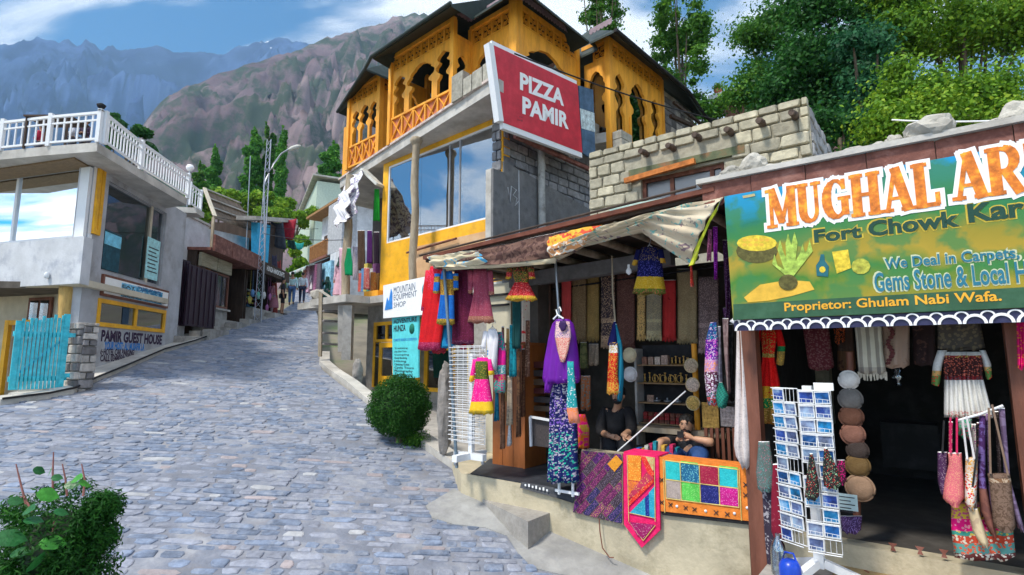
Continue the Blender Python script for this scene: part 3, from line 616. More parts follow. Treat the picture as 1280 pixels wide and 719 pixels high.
# ------------------------------------------------------------------ leaf clouds
def leaf_mat(name,c,c2,c3,trans=.35):
 m=bpy.data.materials.new(name);m.use_nodes=True;t=m.node_tree;b=t.nodes['Principled BSDF']
 at_=nd(t,'ShaderNodeAttribute',attribute_name='tint');col=ramp(t,at_.outputs['Fac'],[(0,c),(.5,c2),(1,c3)]);t.links.new(col,b.inputs['Base Color']);b.inputs['Roughness'].default_value=.6;b.inputs['Specular IOR Level'].default_value=.25
 tr=nd(t,'ShaderNodeBsdfTranslucent');t.links.new(col,tr.inputs[0]);ms=nd(t,'ShaderNodeMixShader');ms.inputs[0].default_value=trans;t.links.new(b.outputs[0],ms.inputs[1]);t.links.new(tr.outputs[0],ms.inputs[2]);t.links.new(ms.outputs[0],t.nodes['Material Output'].inputs[0]);return m
lf_mid=leaf_mat('leaf_mid_green',(.02,.09,.012),(.06,.19,.02),(.16,.34,.03));lf_dark=leaf_mat('leaf_dark_green',(.008,.05,.01),(.025,.12,.02),(.07,.23,.03))
lf_yel=leaf_mat('leaf_yellow_green',(.05,.15,.01),(.16,.33,.02),(.38,.52,.04));lf_pop=leaf_mat('poplar_leaf',(.03,.14,.02),(.07,.25,.03),(.16,.4,.04))
def leaves(name,par,clumps,n,size,m,seed=1,shell=.55,kind='stuff',up=.3,asp=.6):
 """n leaf blades through ellipsoid clumps [(c, r)], local to the parent's frame"""
 g=np.random.default_rng(seed);cs=np.array([c for c,r in clumps],float);rs_=np.array([r for c,r in clumps],float);vol=rs_.prod(1)**(2/3);idx=g.choice(len(clumps),n,p=vol/vol.sum())
 d=g.normal(size=(n,3));d/=np.linalg.norm(d,axis=1)[:,None];rad=shell+(1-shell)*g.random(n)**.6
 if shell<.2:rad=np.abs(g.normal(size=n))*.62
 rad*=1+.12*np.sin(d[:,0]*7+idx)*np.cos(d[:,2]*6+idx*2)
 c=cs[idx]+d*rad[:,None]*rs_[idx]
 nn=d+g.normal(size=(n,3))*.7+np.array([0,0,up]);nn/=np.linalg.norm(nn,axis=1)[:,None]
 a=np.cross(nn,g.normal(size=(n,3)));a/=np.linalg.norm(a,axis=1)[:,None];b=np.cross(nn,a);s=size*(.6+.8*g.random(n))[:,None]
 v=np.stack([c-a*s*.5,c-b*s*asp*.5+nn*s*.08,c+a*s*.5,c+b*s*asp*.5+nn*s*.08],1).reshape(-1,3)
 sh=np.array(BASE[par][1])if par else 0;v=v-sh
 me=bpy.data.meshes.new(name);me.vertices.add(4*n);me.vertices.foreach_set('co',v.ravel());me.loops.add(4*n);me.loops.foreach_set('vertex_index',np.arange(4*n));me.polygons.add(n);me.polygons.foreach_set('loop_start',np.arange(n)*4);me.polygons.foreach_set('loop_total',np.full(n,4));
 ct=g.random(len(clumps));tint=np.clip(.35*ct[idx]+.65*g.random(n)**1.3,0,1);at_=me.attributes.new('tint','FLOAT','FACE');at_.data.foreach_set('value',tint.astype(np.float32))
 me.update();me.materials.append(m);o=bpy.data.objects.new(name,me);COL.objects.link(o)
 if par:o.parent=par;BASE[o]=BASE[par]
 return o
bark=mat('bark',(.12,.09,.06),vs=6,var=.4,bump=.6,bs=15,stretch=(1,1,.3))
def tree(name,label,cat,base,clumps,n,size,m,seed=1,tr=.2,group=None,shell=.5,limbs=8,top=None,F=WF):
 b=Vector(base);t=thing(name,label,cat,F,b,group);cs=[Vector(c)for c,r in clumps];tp=Vector(top)if top else sum(cs,Vector())/len(cs)
 mb=MB();mb.tube([b,b+(tp-b)*.35+Vector((.1,0,0)),b+(tp-b)*.7,tp],[tr,tr*.75,tr*.5,tr*.2],8)
 r_=random.Random(seed)
 for c in r_.sample(cs,min(limbs,len(cs))):
  s0=b+(tp-b)*r_.uniform(.35,.8);mb.tube([s0,(s0+c)/2+Vector((0,0,.2)),c],[tr*.4,tr*.25,tr*.08],5)
 part(t,'trunk',mb,bark);o=leaves('crown',t,clumps,n,size,m,seed,shell,None);return t
def poplar(label,u,vt_,vb,D,wpx,seed,m=None,n=9000,group='poplars behind the street'):
 x,y,z1=at(u,vt_,D);z0=at(u,vb,D).z;r0=wpx*.6/FPX*D;H=z1-z0;r_=random.Random(seed);cl=[]
 for k in range(16):
  f=k/15;rr_=r0*(math.sin(math.pi*min(1,.2+f*.8))**.6*.8+.06);cl.append(((x+r_.uniform(-.3,.3)*r0,y+r_.uniform(-.4,.4)*r0,z0+H*(.1+.88*f)),(rr_*r_.uniform(.6,.95),rr_*.8,H*.07)))
 return tree('poplar_tree',label,'poplar tree',(x,y,terrain_z(x,y)-.5),cl,n,D*.0058,m or lf_pop,seed,r0*.12+.08,group,.3,5,(x,y,z0+H*.9))
poplar('narrow dark poplar behind the globe lamp, leftmost of the poplars',251,203,262,75,20,2,lf_mid)
poplar('slender pointed poplar just left of the street lamp mast',270,184,262,72,19,3)
poplar('leaning poplar crown left of the lattice mast',318,160,262,74,26,4)
poplar('tall poplar right behind the lattice mast',337,158,270,76,22,5,lf_mid)
poplar('tall narrow poplar under the street lamp head',354,160,268,73,17,6)
poplar('broad poplar beside the wooden gallery, rightmost of the poplars',416,178,262,62,32,7,None,11000)
def bush_tree(label,u0,u1,v0,v1,D,seed,m,n=2500,name='tree',cat='tree',group=None,nc=12,size=None,dep=1.0):
 r_=random.Random(seed);cl=[]
 for k in range(nc):
  u,v=r_.uniform(u0,u1),r_.uniform(v0,v1);p=at(u,v,D*(1+r_.uniform(-.03,.03)*dep));rr_=(u1-u0+v1-v0)/2/FPX*D*r_.uniform(.14,.28);cl.append((tuple(p),(rr_,rr_,rr_*.8)))
 c=at((u0+u1)/2,(v0+v1)/2,D);return tree(name,label,cat,(c.x,c.y,terrain_z(c.x,c.y)-.3),cl,n,size or D*.008,m,seed,.25,group,.35,6)
bush_tree('dark green tree behind the terrace corner of the guest house',135,186,146,190,34,11,lf_dark,6000,nc=16)
bush_tree('bright green tree behind the roofs on the left of the street',255,305,243,275,52,12,lf_yel,3500,group='bright trees behind the roofs')
bush_tree('bright green tree behind the lattice mast',300,350,240,275,56,13,lf_yel,3500,group='bright trees behind the roofs')
bush_tree('bright green tree above the white street house',345,400,245,285,58,14,lf_yel,3500,group='bright trees behind the roofs')
bush_tree('green tree closing the view at the far end of the street',345,378,300,355,44,15,lf_yel,3000)
bush_tree('dark tree low behind the globe lamp',235,262,232,262,50,16,lf_mid,2500)
# ------------------------------------------------------------------ shops on the left side of the street
L=Frame(-11.05,20.2,-.065,.998)
zg=road_z(-11,20)-.6
shopcol=[(.5,.1,.08),(.1,.25,.5),(.6,.5,.1),(.1,.4,.3),(.6,.6,.6),(.35,.12,.3),(.7,.35,.1)]
wares_m=[mat('ware_%d'%k,c,var=.3,vs=20,bump=0)for k,c in enumerate(shopcol)]
def street_shop(label,u0,u1,vf1,vf0,fasc,D0,frontm,text=None,seed=0,group=None):
 x0,x1=x_(L,u0,350),x_(L,u1,350);um=(u0+u1)/2;zf1,zf0=z_(L,um,vf1),z_(L,um,vf0)
 t=thing('shop',label,'shop',L,(x0,0,zg),group);rr_=random.Random(seed)
 fl=road_z(-11.2,20.2+(x0+x1)/2)+.25
 m=MB();m.box(x0,x0+.12,0,3,zg,zf0);m.box(x1-.12,x1,0,3,zg,zf0);m.box(x0+.12,x1-.12,2.8,3,zg,zf0);part(t,'wall',m,frontm)
 m=MB();m.box(x0+.12,x1-.12,-.3,2.8,zg,fl);part(t,'floor',m,concrete)
 m=MB();m.box(x0-.05,x1+.05,-.5,3.1,zf0-.0,zf0+.1);part(t,'roof',m,fasc)
 n=3
 for k in range(n):a=x0+(x1-x0)*k/n;m=MB();m.box(a+.01,a+(x1-x0)/n-.01,-.6-.01*(k%2),-.52,zf0-.02,zf1);part(t,'fascia_panel',m,fasc)
 if text:part(t,'lettering',text_mb(text,x0+.5,x1-.8,zf0+.12,zf1-.12,-.625,.02),paper)
 return t,x0,x1,fl,zf0
t1,a0,a1,fl,zf=street_shop('small shop with rusty red fascia and glass display windows',243,307,305,324,rust,20,dark_wood)
m=MB();m.box(a0+.15,a0+2.4,-.1,-.02,fl-.3,fl+.35);m.box(a0+.1,a0+2.45,-.2,.3,fl+.35,fl+.42);part(t1,'display_counter',m,concrete)
win(t1,L,a0+.1,a0+1.2,fl+.45,zf-.55,.07,brown_wood,g_dark,y=-.05);win(t1,L,a0+1.25,a0+2.5,fl+.45,zf-.55,.07,brown_wood,g_dark,y=-.05)
for k in(0,1):m=MB();m.box(a0+.1+1.2*k,a0+1.25+1.2*k,-.15,-.04,zf-.52,zf-.05);part(t1,'roller_shutter',m,mat('cream_shutter',(.4,.36,.25),stretch=(1,1,12),vs=3,var=.3))
def wares(F,x0,x1,y,z0,z1,rows,n,label,seed,depth=.12,group='wares in the street shop'):
 r_=random.Random(seed);t=thing('shelf_of_wares',label,'shelf',F,(x0,y,z0),group)
 for r in range(rows):
  zz=z0+(z1-z0)*r/rows;part(t,'shelf_board',MB().box(x0,x1,y,y+.3,zz-.03,zz),dark_wood)
  for k in range(n):
   xx=x0+(x1-x0)*(k+.5)/n;w=(x1-x0)/n*r_.uniform(.3,.42);h=(z1-z0)/rows*r_.uniform(.4,.8);mb=MB()
   if r_.random()<.5:mb.box(xx-w,xx+w,y+.05,y+.05+depth,zz,zz+h)
   else:mb.lathe((xx,y+.12,zz),[(w*.6,0),(w,h*.3),(w*.8,h*.6),(w*.3,h*.8),(w*.4,h)],8)
   part(t,'ware',mb,r_.choice(wares_m))
 return t
wares(L,a0+.2,a0+2.4,.25,fl+.45,zf-.8,4,7,'rows of small colourful wares behind the street shop window',3)
t2,b0,b1,fl2,zf2=street_shop('dark open shop with lettered fascia and hanging wares',308,346,333,346,dark_wood,22,dark_wood,'HUNZA HANDICRAFTS',2)
wares(L,b0+.2,b1-.3,.7,fl2+.2,zf2-.4,5,8,'dark shelves crowded with crafts in the lettered shop',5)
rr_=random.Random(9)
for k in range(9):
 u,v=312+k*3.6,rr_.uniform(355,398);p=L.hy(u,v,-.25-.1*(k%2));m=MB();m.lathe((p[0],p[1],p[2]),[(.02,-.03),(.17,-.02),(.15,.02),(.02,.03)],12,axis='y');m.tube([(p[0],p[1],p[2]+.12),(p[0],p[1],zf2)],.008,4)
 single('hanging_plate','round craft plate hanging before the dark lettered shop','plate',L,(p[0],p[1],p[2]),m,rr_.choice(wares_m),'round plates hung before the lettered shop')
drk=mat('dark_purple_metal',(.03,.012,.025),metal=.2,rough=.5,var=.3,bump=.1,stretch=(8,8,1),vs=1)
for(u0,v0,u1,v1,y0,y1,lab)in((217,320,232,408,-.3,-.2,'left leaf of the dark metal double door beside the steps'),(237,330,268,411,-.5,-.35,'right wider leaf of the dark metal double door by the shop')):
 a=L.hy(u0,v0,y0);b=L.hy(u1,v1,y0);m=MB();m.box(a[0],b[0],y0,y0+.06,b[2],a[2]);t=thing('metal_door_leaf',lab,'door',L,(a[0],y0,b[2]))
 part(t,'door_sheet',m,drk);n=6
 for k in range(n):xx=a[0]+(b[0]-a[0])*(k+.5)/n;part(t,'rib',MB().box(xx-.02,xx+.02,y0-.03,y0-.001,b[2]+.05,a[2]-.05),drk)
a=L.hy(219,268,.3);b=L.hy(249,405,.3);t=thing('white_block','tall white plastered block between the guest house and the shops','building',L,(a[0],.3,zg))
part(t,'wall',MB().box(a[0],b[0]+.15,.3,4,zg,a[2]+.15),plaster_w);part(t,'coping',MB().box(a[0]-.05,b[0]+.2,.25,4.05,a[2]+.151,a[2]+.23),concrete_l)
part(t,'corner_board',MB().box(b[0]+.152,b[0]+.35,.2,.5,zg,a[2]-.9),yellow)
a=L.hy(233,330,-.1);m=MB();m.box(a[0]-.1,a[0]+.2,-.1,.28,zg,a[2]);single('door_pier','pale blue door pier between the two dark door leaves','pier',L,(a[0],0,zg),m,plaster_w)
st=thing('shop_steps','low concrete steps and plinth along the left shops','steps',L,(-3,-1,zg))
for k in range(8):
 s0=-3.6+k*1.25;zz=road_z(-11,20.2+s0)+.22;m=MB();m.box(s0,s0+1.2,-.75+.08*(k%3),-.31,zz-.9,zz);part(st,'step',m,concrete)
m=MB();k0=L.hy(258,417,-.9);m.box(k0[0],k0[0]+1.4,-1.0,-.78,k0[2]-.3,k0[2]+.15);part(st,'step',m,concrete)
LB=Frame(-13.2,24,-.065,.998)
def pxpoly(F,pts,y):return[(lambda q:(q[0],q[2]))(F.hy(u,v,y))for u,v in pts]
t=thing('white_house','white house with blue window behind the left shops','house',LB,(0,0,3))
pp=pxpoly(LB,((252,284),(322,300),(322,360),(252,360)),0);m=MB();m.prism(pp,0,.6);part(t,'wall',m,plaster_w)
q=pxpoly(LB,((272,298),(290,318)),-.05);m=MB();m.box(q[0][0],q[1][0],-.05,-.01,q[1][1],q[0][1]);part(t,'window',m,mat('blue_shutter',(.1,.35,.6)))
q=LB.hy(250,283,0);m=MB();m.box(q[0]-2.6,q[0]+.2,-.2,3,q[2]-.6,q[2]-.45);part(t,'flat_roof',m,concrete_l)
t=thing('plank_roof','tilted brown plank roof panel with pale battens','roof',LB,(0,-.4,5))
c=[LB.hy(u,v,-.4)for u,v in((267,272),(280,237),(322,255),(322,290))];c=[Vector(p)for p in c];c[1].y+=.9;c[2].y+=.9
plk=mat('roof_plank',(.17,.12,.08),vs=4,var=.35)
for k in range(3):
 f0,f1=k/3+.012,(k+1)/3-.012;a,b=c[0]+(c[1]-c[0])*f0,c[3]+(c[2]-c[3])*f0;d,e=c[0]+(c[1]-c[0])*f1,c[3]+(c[2]-c[3])*f1;m=MB();m.slab([a,b,e,d],.06);part(t,'plank',m,plk)
 m=MB();m.bar(d+Vector((0,-.05,.05)),e+Vector((0,-.05,.05)),.09,.05);part(t,'batten',m,concrete_l)
m=MB();m.bar(c[0]+Vector((0,-.06,.05)),c[1]+Vector((0,-.06,.05)),.14,.06);part(t,'barge_board',m,plaster_b)
for p in(c[0],c[3]):part(t,'post',MB().box(p.x-.05,p.x+.05,p.y-.05,p.y+.05,3.5,p.z),log_wood)
q=pxpoly(LB,((322,278),(338,282),(338,330),(322,325)),-1);m=MB();m.prism(q,-1,-.7);t=thing('blue_kiosk','narrow bright blue building behind the lattice mast','building',LB,(q[0][0],-1,3));part(t,'wall',m,mat('bright_blue_wall',(.04,.42,.72),var=.15))
q=pxpoly(LB,((320,270),(372,274),(372,279),(320,275)),-1.3);m=MB();m.prism(q,-1.3,-.4);part(t,'roof',m,concrete_l)
def boxpx(F,u0,v0,u1,v1,y0,y1):a=F.hy(u0,v0,y0);b=F.hy(u1,v1,y0);m=MB();m.box(a[0],b[0],y0,y1,b[2],a[2]);return m,a,b
m,a,b=boxpx(LB,338,279,352,350,-1,2);single('dark_shopfront','dark narrow shopfront past the blue building','building',LB,(a[0],-1,b[2]),m,dark_wood)
mp0=at(329,312,22.5);z0=road_z(mp0.x,22.5);mh=at(329,175,22.5).z
t=thing('lattice_mast','slim grey lattice mast rising behind the left shops','mast',WF,(mp0.x,22.5,z0))
lg=[(-.14,-.12),(.14,-.12),(0,.14)];ms_=mat('galvanised_mast',(.4,.43,.5),rough=.5)
for a,b in lg:part(t,'leg',MB().tube([(mp0.x+a,22.5+b,z0),(mp0.x+a*.6,22.5+b*.6,mh)],.017,5),ms_)
nb=26
for k in range(nb):
 for j in range(3):
  f0,f1=k/nb,(k+1)/nb;s0,s1=1-.4*f0,1-.4*f1;a,b=lg[j],lg[(j+1)%3];part(t,'brace',MB().bar((mp0.x+a[0]*s0,22.5+a[1]*s0,z0+(mh-z0)*f0),(mp0.x+b[0]*s1,22.5+b[1]*s1,z0+(mh-z0)*f1),.013),ms_)
t=thing('street_lamp','street lamp with a long curved arm and pale head','street lamp',WF,(mp0.x+.1,22.4,z0));D=22.4
pts=[at(u,v,D)for u,v in((330,232),(333,222),(342,205),(352,192),(362,186))];base=Vector((mp0.x+.12,D-.0,z0))
part(t,'pole',MB().tube([base,base+Vector((0,0,3)),pts[0]],.035,6),steel);part(t,'arm',MB().tube(pts,.035,6),steel)
h0,h1=at(361,187,D),at(376,182,D);part(t,'lamp_head',MB().tube([h0,h0+(h1-h0)*.3,h0+(h1-h0)*.75,h1],[.05,.1,.09,.03],8),mat('lamp_head_grey',(.55,.55,.5)))
m=MB();q0,q1=at(313,262,25),at(313,195,25);m.tube([(q0.x,q0.y,4),q1],.022,6);single('pole','thin grey pole left of the lattice mast','pole',WF,(q0.x,q0.y,4),m,steel)
def sheet(name,label,cat,pts,m,F=WF,group=None,sag=.1,n=8,thick=.012):
 """four corners (3D local): a sagging cloth sheet with thickness"""
 p=[Vector(q)for q in pts];mb=MB();nn=(p[1]-p[0]).cross(p[3]-p[0]).normalized()
 for s_ in(0,1):
  for i in range(n+1):
   for j in range(n+1):
    a,b=i/n,j/n;q=(p[0]*(1-a)+p[1]*a)*(1-b)+(p[3]*(1-a)+p[2]*a)*b
    q=q+nn*(sag*.4*math.sin(a*19+b*3)*(.3+b))-Vector((0,0,sag*math.sin(math.pi*a)*(1-.3*b)))+nn*(-thick*s_);mb.v.append(tuple(q))
 K=(n+1)**2
 for i in range(n):
  for j in range(n):
   k=i*(n+1)+j;mb.f+=[(k,k+n+1,k+n+2,k+1),(K+k,K+k+1,K+k+n+2,K+k+n+1)];mb.m+=[0,0];mb.sm+=[True,True]
 ring=[i*(n+1)for i in range(n+1)]+[n*(n+1)+j for j in range(1,n+1)]+[i*(n+1)+n for i in range(n-1,-1,-1)]+[j for j in range(n-1,0,-1)]
 for a,b in zip(ring,ring[1:]+ring[:1]):mb.f.append((a,a+K,b+K,b));mb.m.append(0);mb.sm.append(False)
 uv=[(i/n,1-j/n)for s_ in(0,1)for i in range(n+1)for j in range(n+1)];w_=(p[1]-p[0]).length;h_=(p[3]-p[0]).length;mb.uv={'band':uv,'pos':[(a*w_,b*h_)for a,b in uv]}
 return single(name,label,cat,F,tuple(p[0]),mb,m,group)
def shpx(name,label,cat,px,D,m,group=None,sag=.1):return sheet(name,label,cat,[at(u,v,d)for(u,v),d in zip(px,D if isinstance(D,(list,tuple))else[D]*4)],m,WF,group,sag)
shpx('cloth','crimson cloth sheet hung across the far street','cloth',((353,273),(371,273),(366,300),(352,296)),29,mat('crimson_cloth',(.35,.01,.03),bump=.2))
shpx('cloth','dark blue grey tarpaulin hung past the blue building','cloth',((338,276),(354,278),(358,312),(340,306)),28,mat('dark_tarp',(.04,.05,.07),bump=.2))
shpx('cloth','small dark cloth drooping beside the turquoise cloth','cloth',((358,296),(368,300),(370,312),(360,308)),30,mat('dark_green_tarp',(.01,.07,.06),bump=.2))
shpx('cloth','turquoise cloth slung under the far white house','cloth',((368,302),(380,303),(378,311),(371,311)),31,mat('turquoise_cloth',(.03,.5,.45),bump=.2))
for k,(u,v0,v1,D)in enumerate(((343,318,345,27),(348,325,352,28),(339,350,385,25.5),(343,352,392,25))):
 shpx('hanging_garment',['dark garment hung outside the far left shops','dull red garment hung outside the far left shops'][k%2],'garment',((u-3,v0),(u+3,v0),(u+4,v1),(u-4,v1)),D,mat('garm_%d'%(k%2),((.05,.04,.07),(.3,.05,.04))[k%2]),'garments outside the far left shops')
# ------------------------------------------------------------------ far houses on the right of the street
def house(label,F,x0,x1,y0,y1,z0,z1,wm,wins=(),roofm=None,over=.3,name='house',rise=0,side=()):
 t=thing(name,label,'house',F,(x0,y0,z0));part(t,'wall',MB().box(x0,x1,y0,y1,z0,z1),wm);m=MB();o=over
 m.slab([(x0-o,y0-o,z1+.18),(x1+o,y0-o,z1+.18+rise),(x1+o,y1+o,z1+.18+rise),(x0-o,y1+o,z1+.18)],.17);part(t,'roof',m,roofm or concrete_l)
 for(a,b,c,d)in wins:win(t,F,a,b,c,d,.06,brown_wood,g_dark,y=y0-.04)
 return t
RH=Frame(-12.3,40,-.3,-.95)
FR=Frame(-13.6,42,.45,-.89)
zc=road_z(-14,40)
x0,x1=x_(FR,372,300),x_(FR,393,300);house('far pale green house closing the right side of the street',FR,x0,x1,0,5,zc-1,z_(FR,380,262),mat('pale_green_wall',(.5,.6,.5),var=.12),((x0+.5,x0+.9,z_(FR,378,306),z_(FR,378,292)),(x0+1.6,x0+2.0,z_(FR,384,301),z_(FR,384,288))),None,.5,rise=.4)
F2=Frame(-12.6,36,.62,-.79);zc=road_z(-13,36)
x0,x1=x_(F2,388,300),x_(F2,430,300);zt2=z_(F2,408,262);t=house('house with a brown wooden balcony on the far right of the street',F2,x0,x1,.8,5,zc-1.2,zt2+.1,plaster_w,(),mat('brown_eave',(.3,.16,.06)),.9)
a,b=x_(F2,390,320),x_(F2,412,320);zb=z_(F2,402,322);m=MB();m.box(a,b,-.2,.79,zb-.15,zb);part(t,'balcony_floor',m,brown_wood)
for k in range(16):xx=a+(b-a)*k/15;part(t,'baluster',MB().box(xx-.03,xx+.03,-.18,-.12,zb,zb+.95),mat('balcony_wood',(.4,.18,.06)))
part(t,'balcony_rail',MB().box(a,b,-.2,-.1,zb+.95,zb+1.03),mat('balcony_wood',(.4,.18,.06)))
part(t,'grey_block_wall',MB().box(x_(F2,412,300),x1,-.15,.79,zb-.1,zt2),mat('grey_block',(.4,.41,.43),vs=6,var=.2))
for(u0,u1)in((392,397),(400,405)):q=MB();q.box(x_(F2,u0,300),x_(F2,u1,300),.74,.795,zb+.05,zb+1.9);part(t,'door',q,dark_wood)
zz=zb-.2;m=MB();n=14
for k in range(n):
 xa=a+(b-a)*k/n;xb=a+(b-a)*(k+1)/n;m.slab([(xa,-1.5,zz-.75),(xb,-1.5,zz-.75),(xb,.0,zz),(xa,.0,zz)],.03);m.prism([(xa,zz-.75),(xb,zz-.75),((xa+xb)/2,zz-1.0)],-1.51,-1.5)
single('awning','white and turquoise scalloped awning below the wooden balcony','awning',F2,(a,-1.5,zz),m,mat('white_turq_awning',(.7,.72,.72),c2=(.15,.6,.55),vs=2.5,var=.1))
m,a_,b_=boxpx(F2,413,318,430,380,-.4,3);single('white_wall_block','white street wall below the grey block house','building',F2,(a_[0],-.4,b_[2]),m,plaster_w)
m,a_,b_=boxpx(F2,402,330,412,372,-.6,.5);single('blue_door_front','pale blue shopfront under the far awning','shopfront',F2,(a_[0],-.6,b_[2]),m,mat('pale_blue_front',(.25,.5,.65),vs=4,var=.5))
for k,(u,c)in enumerate(((381,(.35,.12,.1)),(385,(.5,.3,.4)),(389,(.15,.08,.12)),(393,(.3,.1,.2)),(397,(.1,.08,.1)))):
 m,a_,b_=boxpx(F2,u-2,335-k,u+2,362+k*2,-.9,-.8);single('hanging_garment','dull garment hung in the far right shop row','garment',F2,(a_[0],-.9,b_[2]),m,mat('far_garm_%d'%k,c,vs=8,var=.5),'garments in the far right shop row')
m,a_,b_=boxpx(F2,376,352,402,376,-.1,.7);single('shop_opening','dark shop openings under the far awning','shopfront',F2,(a_[0],-.1,b_[2]),m,dark_wood)
m=MB();q=road_hit(393,372);m.blob((q.x+.3,q.y+.6,q.z+.1),(.8,.6,.6),4,.2,2);single('rock_pile','heap of grey rubble beside the far right shops','rubble',WF,(q.x,q.y,q.z),m,stone_m)
# ------------------------------------------------------------------ people in the street
def foot(u,v):p=road_hit(u,v);return(p.x,p.y,p.z+.01)
away=R(20)
person('man in pale blue shirt and jeans walking up the street',foot(364,381),away,1.78,(.45,.68,.72),(.06,.13,.3),.5)
person('person with a white top and dark jeans, mid step beside the man in pale blue',foot(377,380),away,1.74,(.6,.68,.75),(.02,.03,.07),.8)
person('figure in black shirt and shorts standing by the left shops',foot(352,394),R(-60),1.74,(.012,.012,.02),(.012,.012,.02),.15,shorts=True)
person('person in patterned dress carrying bags outside the lettered shop',foot(341,394),R(-90),1.6,(.3,.12,.16),(.35,.3,.32),.1,robe=True,bag=(.4,.1,.2))
person('woman in dark green shawl raising a hand on the right of the street',foot(408,382),R(150),1.62,(.01,.07,.05),(.3,.3,.35),.1,'up',robe=True,scarf=(.01,.05,.04))
person('small figure in pale clothes far up by the right shops',foot(391,368),R(180),1.5,(.55,.5,.5),(.3,.2,.25),0,robe=True,scarf=(.2,.15,.2))
for k,(u,v,lab,c)in enumerate(((20,178,'person in red seated behind the front terrace railing',(.4,.02,.05)),(62,172,'person in white shirt seated behind the terrace railing',(.6,.6,.65)),(80,172,'person in dark clothes leaning behind the terrace railing',(.05,.03,.06)))):
 p=WF.hz(u,v+12,zt);p=Vector((p[0],p[1],zt))+Vector((-.3,.9,0));person(lab,(p.x,p.y,zt+.005),R(100+40*k),1.02,c,(.05,.05,.08),0,'folded')
tb=WF.hz(66,180,zt);m=MB();m.box(-.5,.5,-.3,.3,.72,.76);[m.box(a-.02,a+.02,b-.02,b+.02,0,.72)for a in(-.45,.45)for b in(-.25,.25)]
m.v=[(a+tb[0]-.4,b+tb[1]+.5,c+zt)for a,b,c in m.v];single('terrace_table','small dark table behind the terrace railing','table',WF,(tb[0],tb[1],zt),m,dark_wood)
# ------------------------------------------------------------------ the yellow restaurant building with the wooden gallery
P=Frame(-.22,12.2,.736,-.677)
pzb=thing('restaurant_building','yellow fronted building with a big glass front and carved wooden gallery','restaurant',P,(0,0,2.0))
ZS,ZS1,ZL=8.85,9.12,4.89;gr0=1.2
beige=mat('orange_beige_render',(.62,.38,.2),vs=2,var=.2,bump=.2,bs=25,stain=.5,sc=(.5,.42,.32),ss=2)
XW=-4.87
m=MB();wall_holes(m,XW,-.0,0,.25,ZL,ZS,[(-4.62,-.05,6.42,8.72)]);m.v=m.v;part(pzb,'wall',m,yellow)
m=MB();m.box(-3.35,-.35,-.03,-.003,5.2,6.12);part(pzb,'render_patch',m,beige)
m=MB();m.tube([(-3.45,-.12,5.98),(-1.45,-.12,6.07)],.03,6);part(pzb,'wall_pipe',m,brown_wood)
f=MB();f.box(-4.62,-.05,.02,.08,6.42,6.47);f.box(-4.62,-4.57,.02,.08,6.47,8.72);f.box(-4.57,-.05,.02,.08,8.67,8.72);gf=part(pzb,'window',f,white_m)
for xx in(-1.95,-1.55):part(gf,'mullion',MB().box(xx,xx+.05,.03,.09,6.47,8.67),mat('grey_window_frame',(.3,.31,.33)))
gpz=glass('restaurant_glass',(.5,.55,.58),.01,.42)
for a,b in((-4.57,-3.1),(-3.09,-1.56),(-1.54,-.05)):q=MB();q.box(a,b,.045,.055,6.47,8.67);part(gf,'pane',q,gpz)
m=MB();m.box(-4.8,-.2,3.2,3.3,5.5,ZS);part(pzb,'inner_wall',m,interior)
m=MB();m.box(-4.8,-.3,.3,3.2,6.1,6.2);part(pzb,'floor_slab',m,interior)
fl_=mat('lit_ceiling_spot',(1,1,1),bump=0,var=0);b_=fl_.node_tree.nodes['Principled BSDF'];b_.inputs['Emission Color'].default_value=(1,.97,.9,1);b_.inputs['Emission Strength'].default_value=5
for k,(u,v)in enumerate(((606,183),(589,185),(577,191),(566,210),(552,218),(539,232),(506,238),(503,258),(561,228),(546,250),(524,248),(514,268),(590,202),(618,204),(533,265))):
 q=P.hy(u,v,1.6 if k%2 else 2.4);s_=.022 if k else .05;single('spot_lamp','small glowing spot lamp hung behind the restaurant glass' if k else 'larger glowing lamp high behind the right of the restaurant glass','lamp',P,q,MB().lathe(q,[(.005,-s_),(s_,0),(.005,s_)],8),fl_,'spot lamps behind the restaurant glass')
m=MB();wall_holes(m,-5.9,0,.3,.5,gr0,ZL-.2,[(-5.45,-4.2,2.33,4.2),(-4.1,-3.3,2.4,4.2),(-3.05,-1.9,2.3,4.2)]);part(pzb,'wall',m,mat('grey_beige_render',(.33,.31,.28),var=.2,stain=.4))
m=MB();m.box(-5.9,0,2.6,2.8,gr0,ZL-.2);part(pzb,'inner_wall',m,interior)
m=MB();m.box(-8.3,.0,-.0,6,ZL-.198,ZL-.003);m.box(-6.9,-4.9,-1.05,-.001,ZL-.2,ZL);m.box(-8.3,-6.901,-.75,-.001,ZL-.2,ZL);part(pzb,'floor_ledge',m,concrete_l)
m=MB();m.box(-4.9,-2.9,-.3,-.003,ZL-.2,ZL-.003);part(pzb,'floor_ledge',m,concrete)
df=MB();df.box(-5.45,-5.36,.22,.34,2.33,4.2);df.box(-4.29,-4.2,.22,.34,2.33,4.2);df.box(-5.36,-4.29,.22,.34,4.1,4.2);df.box(-5.36,-4.29,.22,.34,3.62,3.7);df.box(-4.86,-4.79,.23,.33,3.7,4.1)
fr=part(pzb,'door_frame',df,yellow);q=MB();q.box(-5.36,-4.86,.27,.28,3.7,4.1);part(fr,'pane',q,g_dark);q=MB();q.box(-4.79,-4.29,.27,.28,3.7,4.1);part(fr,'pane',q,g_dark)
dr=MB();a,b=-5.1,-4.3;dr.box(a,a+.12,.2,.26,2.36,3.6);dr.box(b-.12,b,.2,.26,2.36,3.6);dr.box(a+.12,b-.12,.2,.26,3.46,3.6);dr.box(a+.12,b-.12,.2,.26,2.36,2.66);d_=part(pzb,'door',dr,yellow)
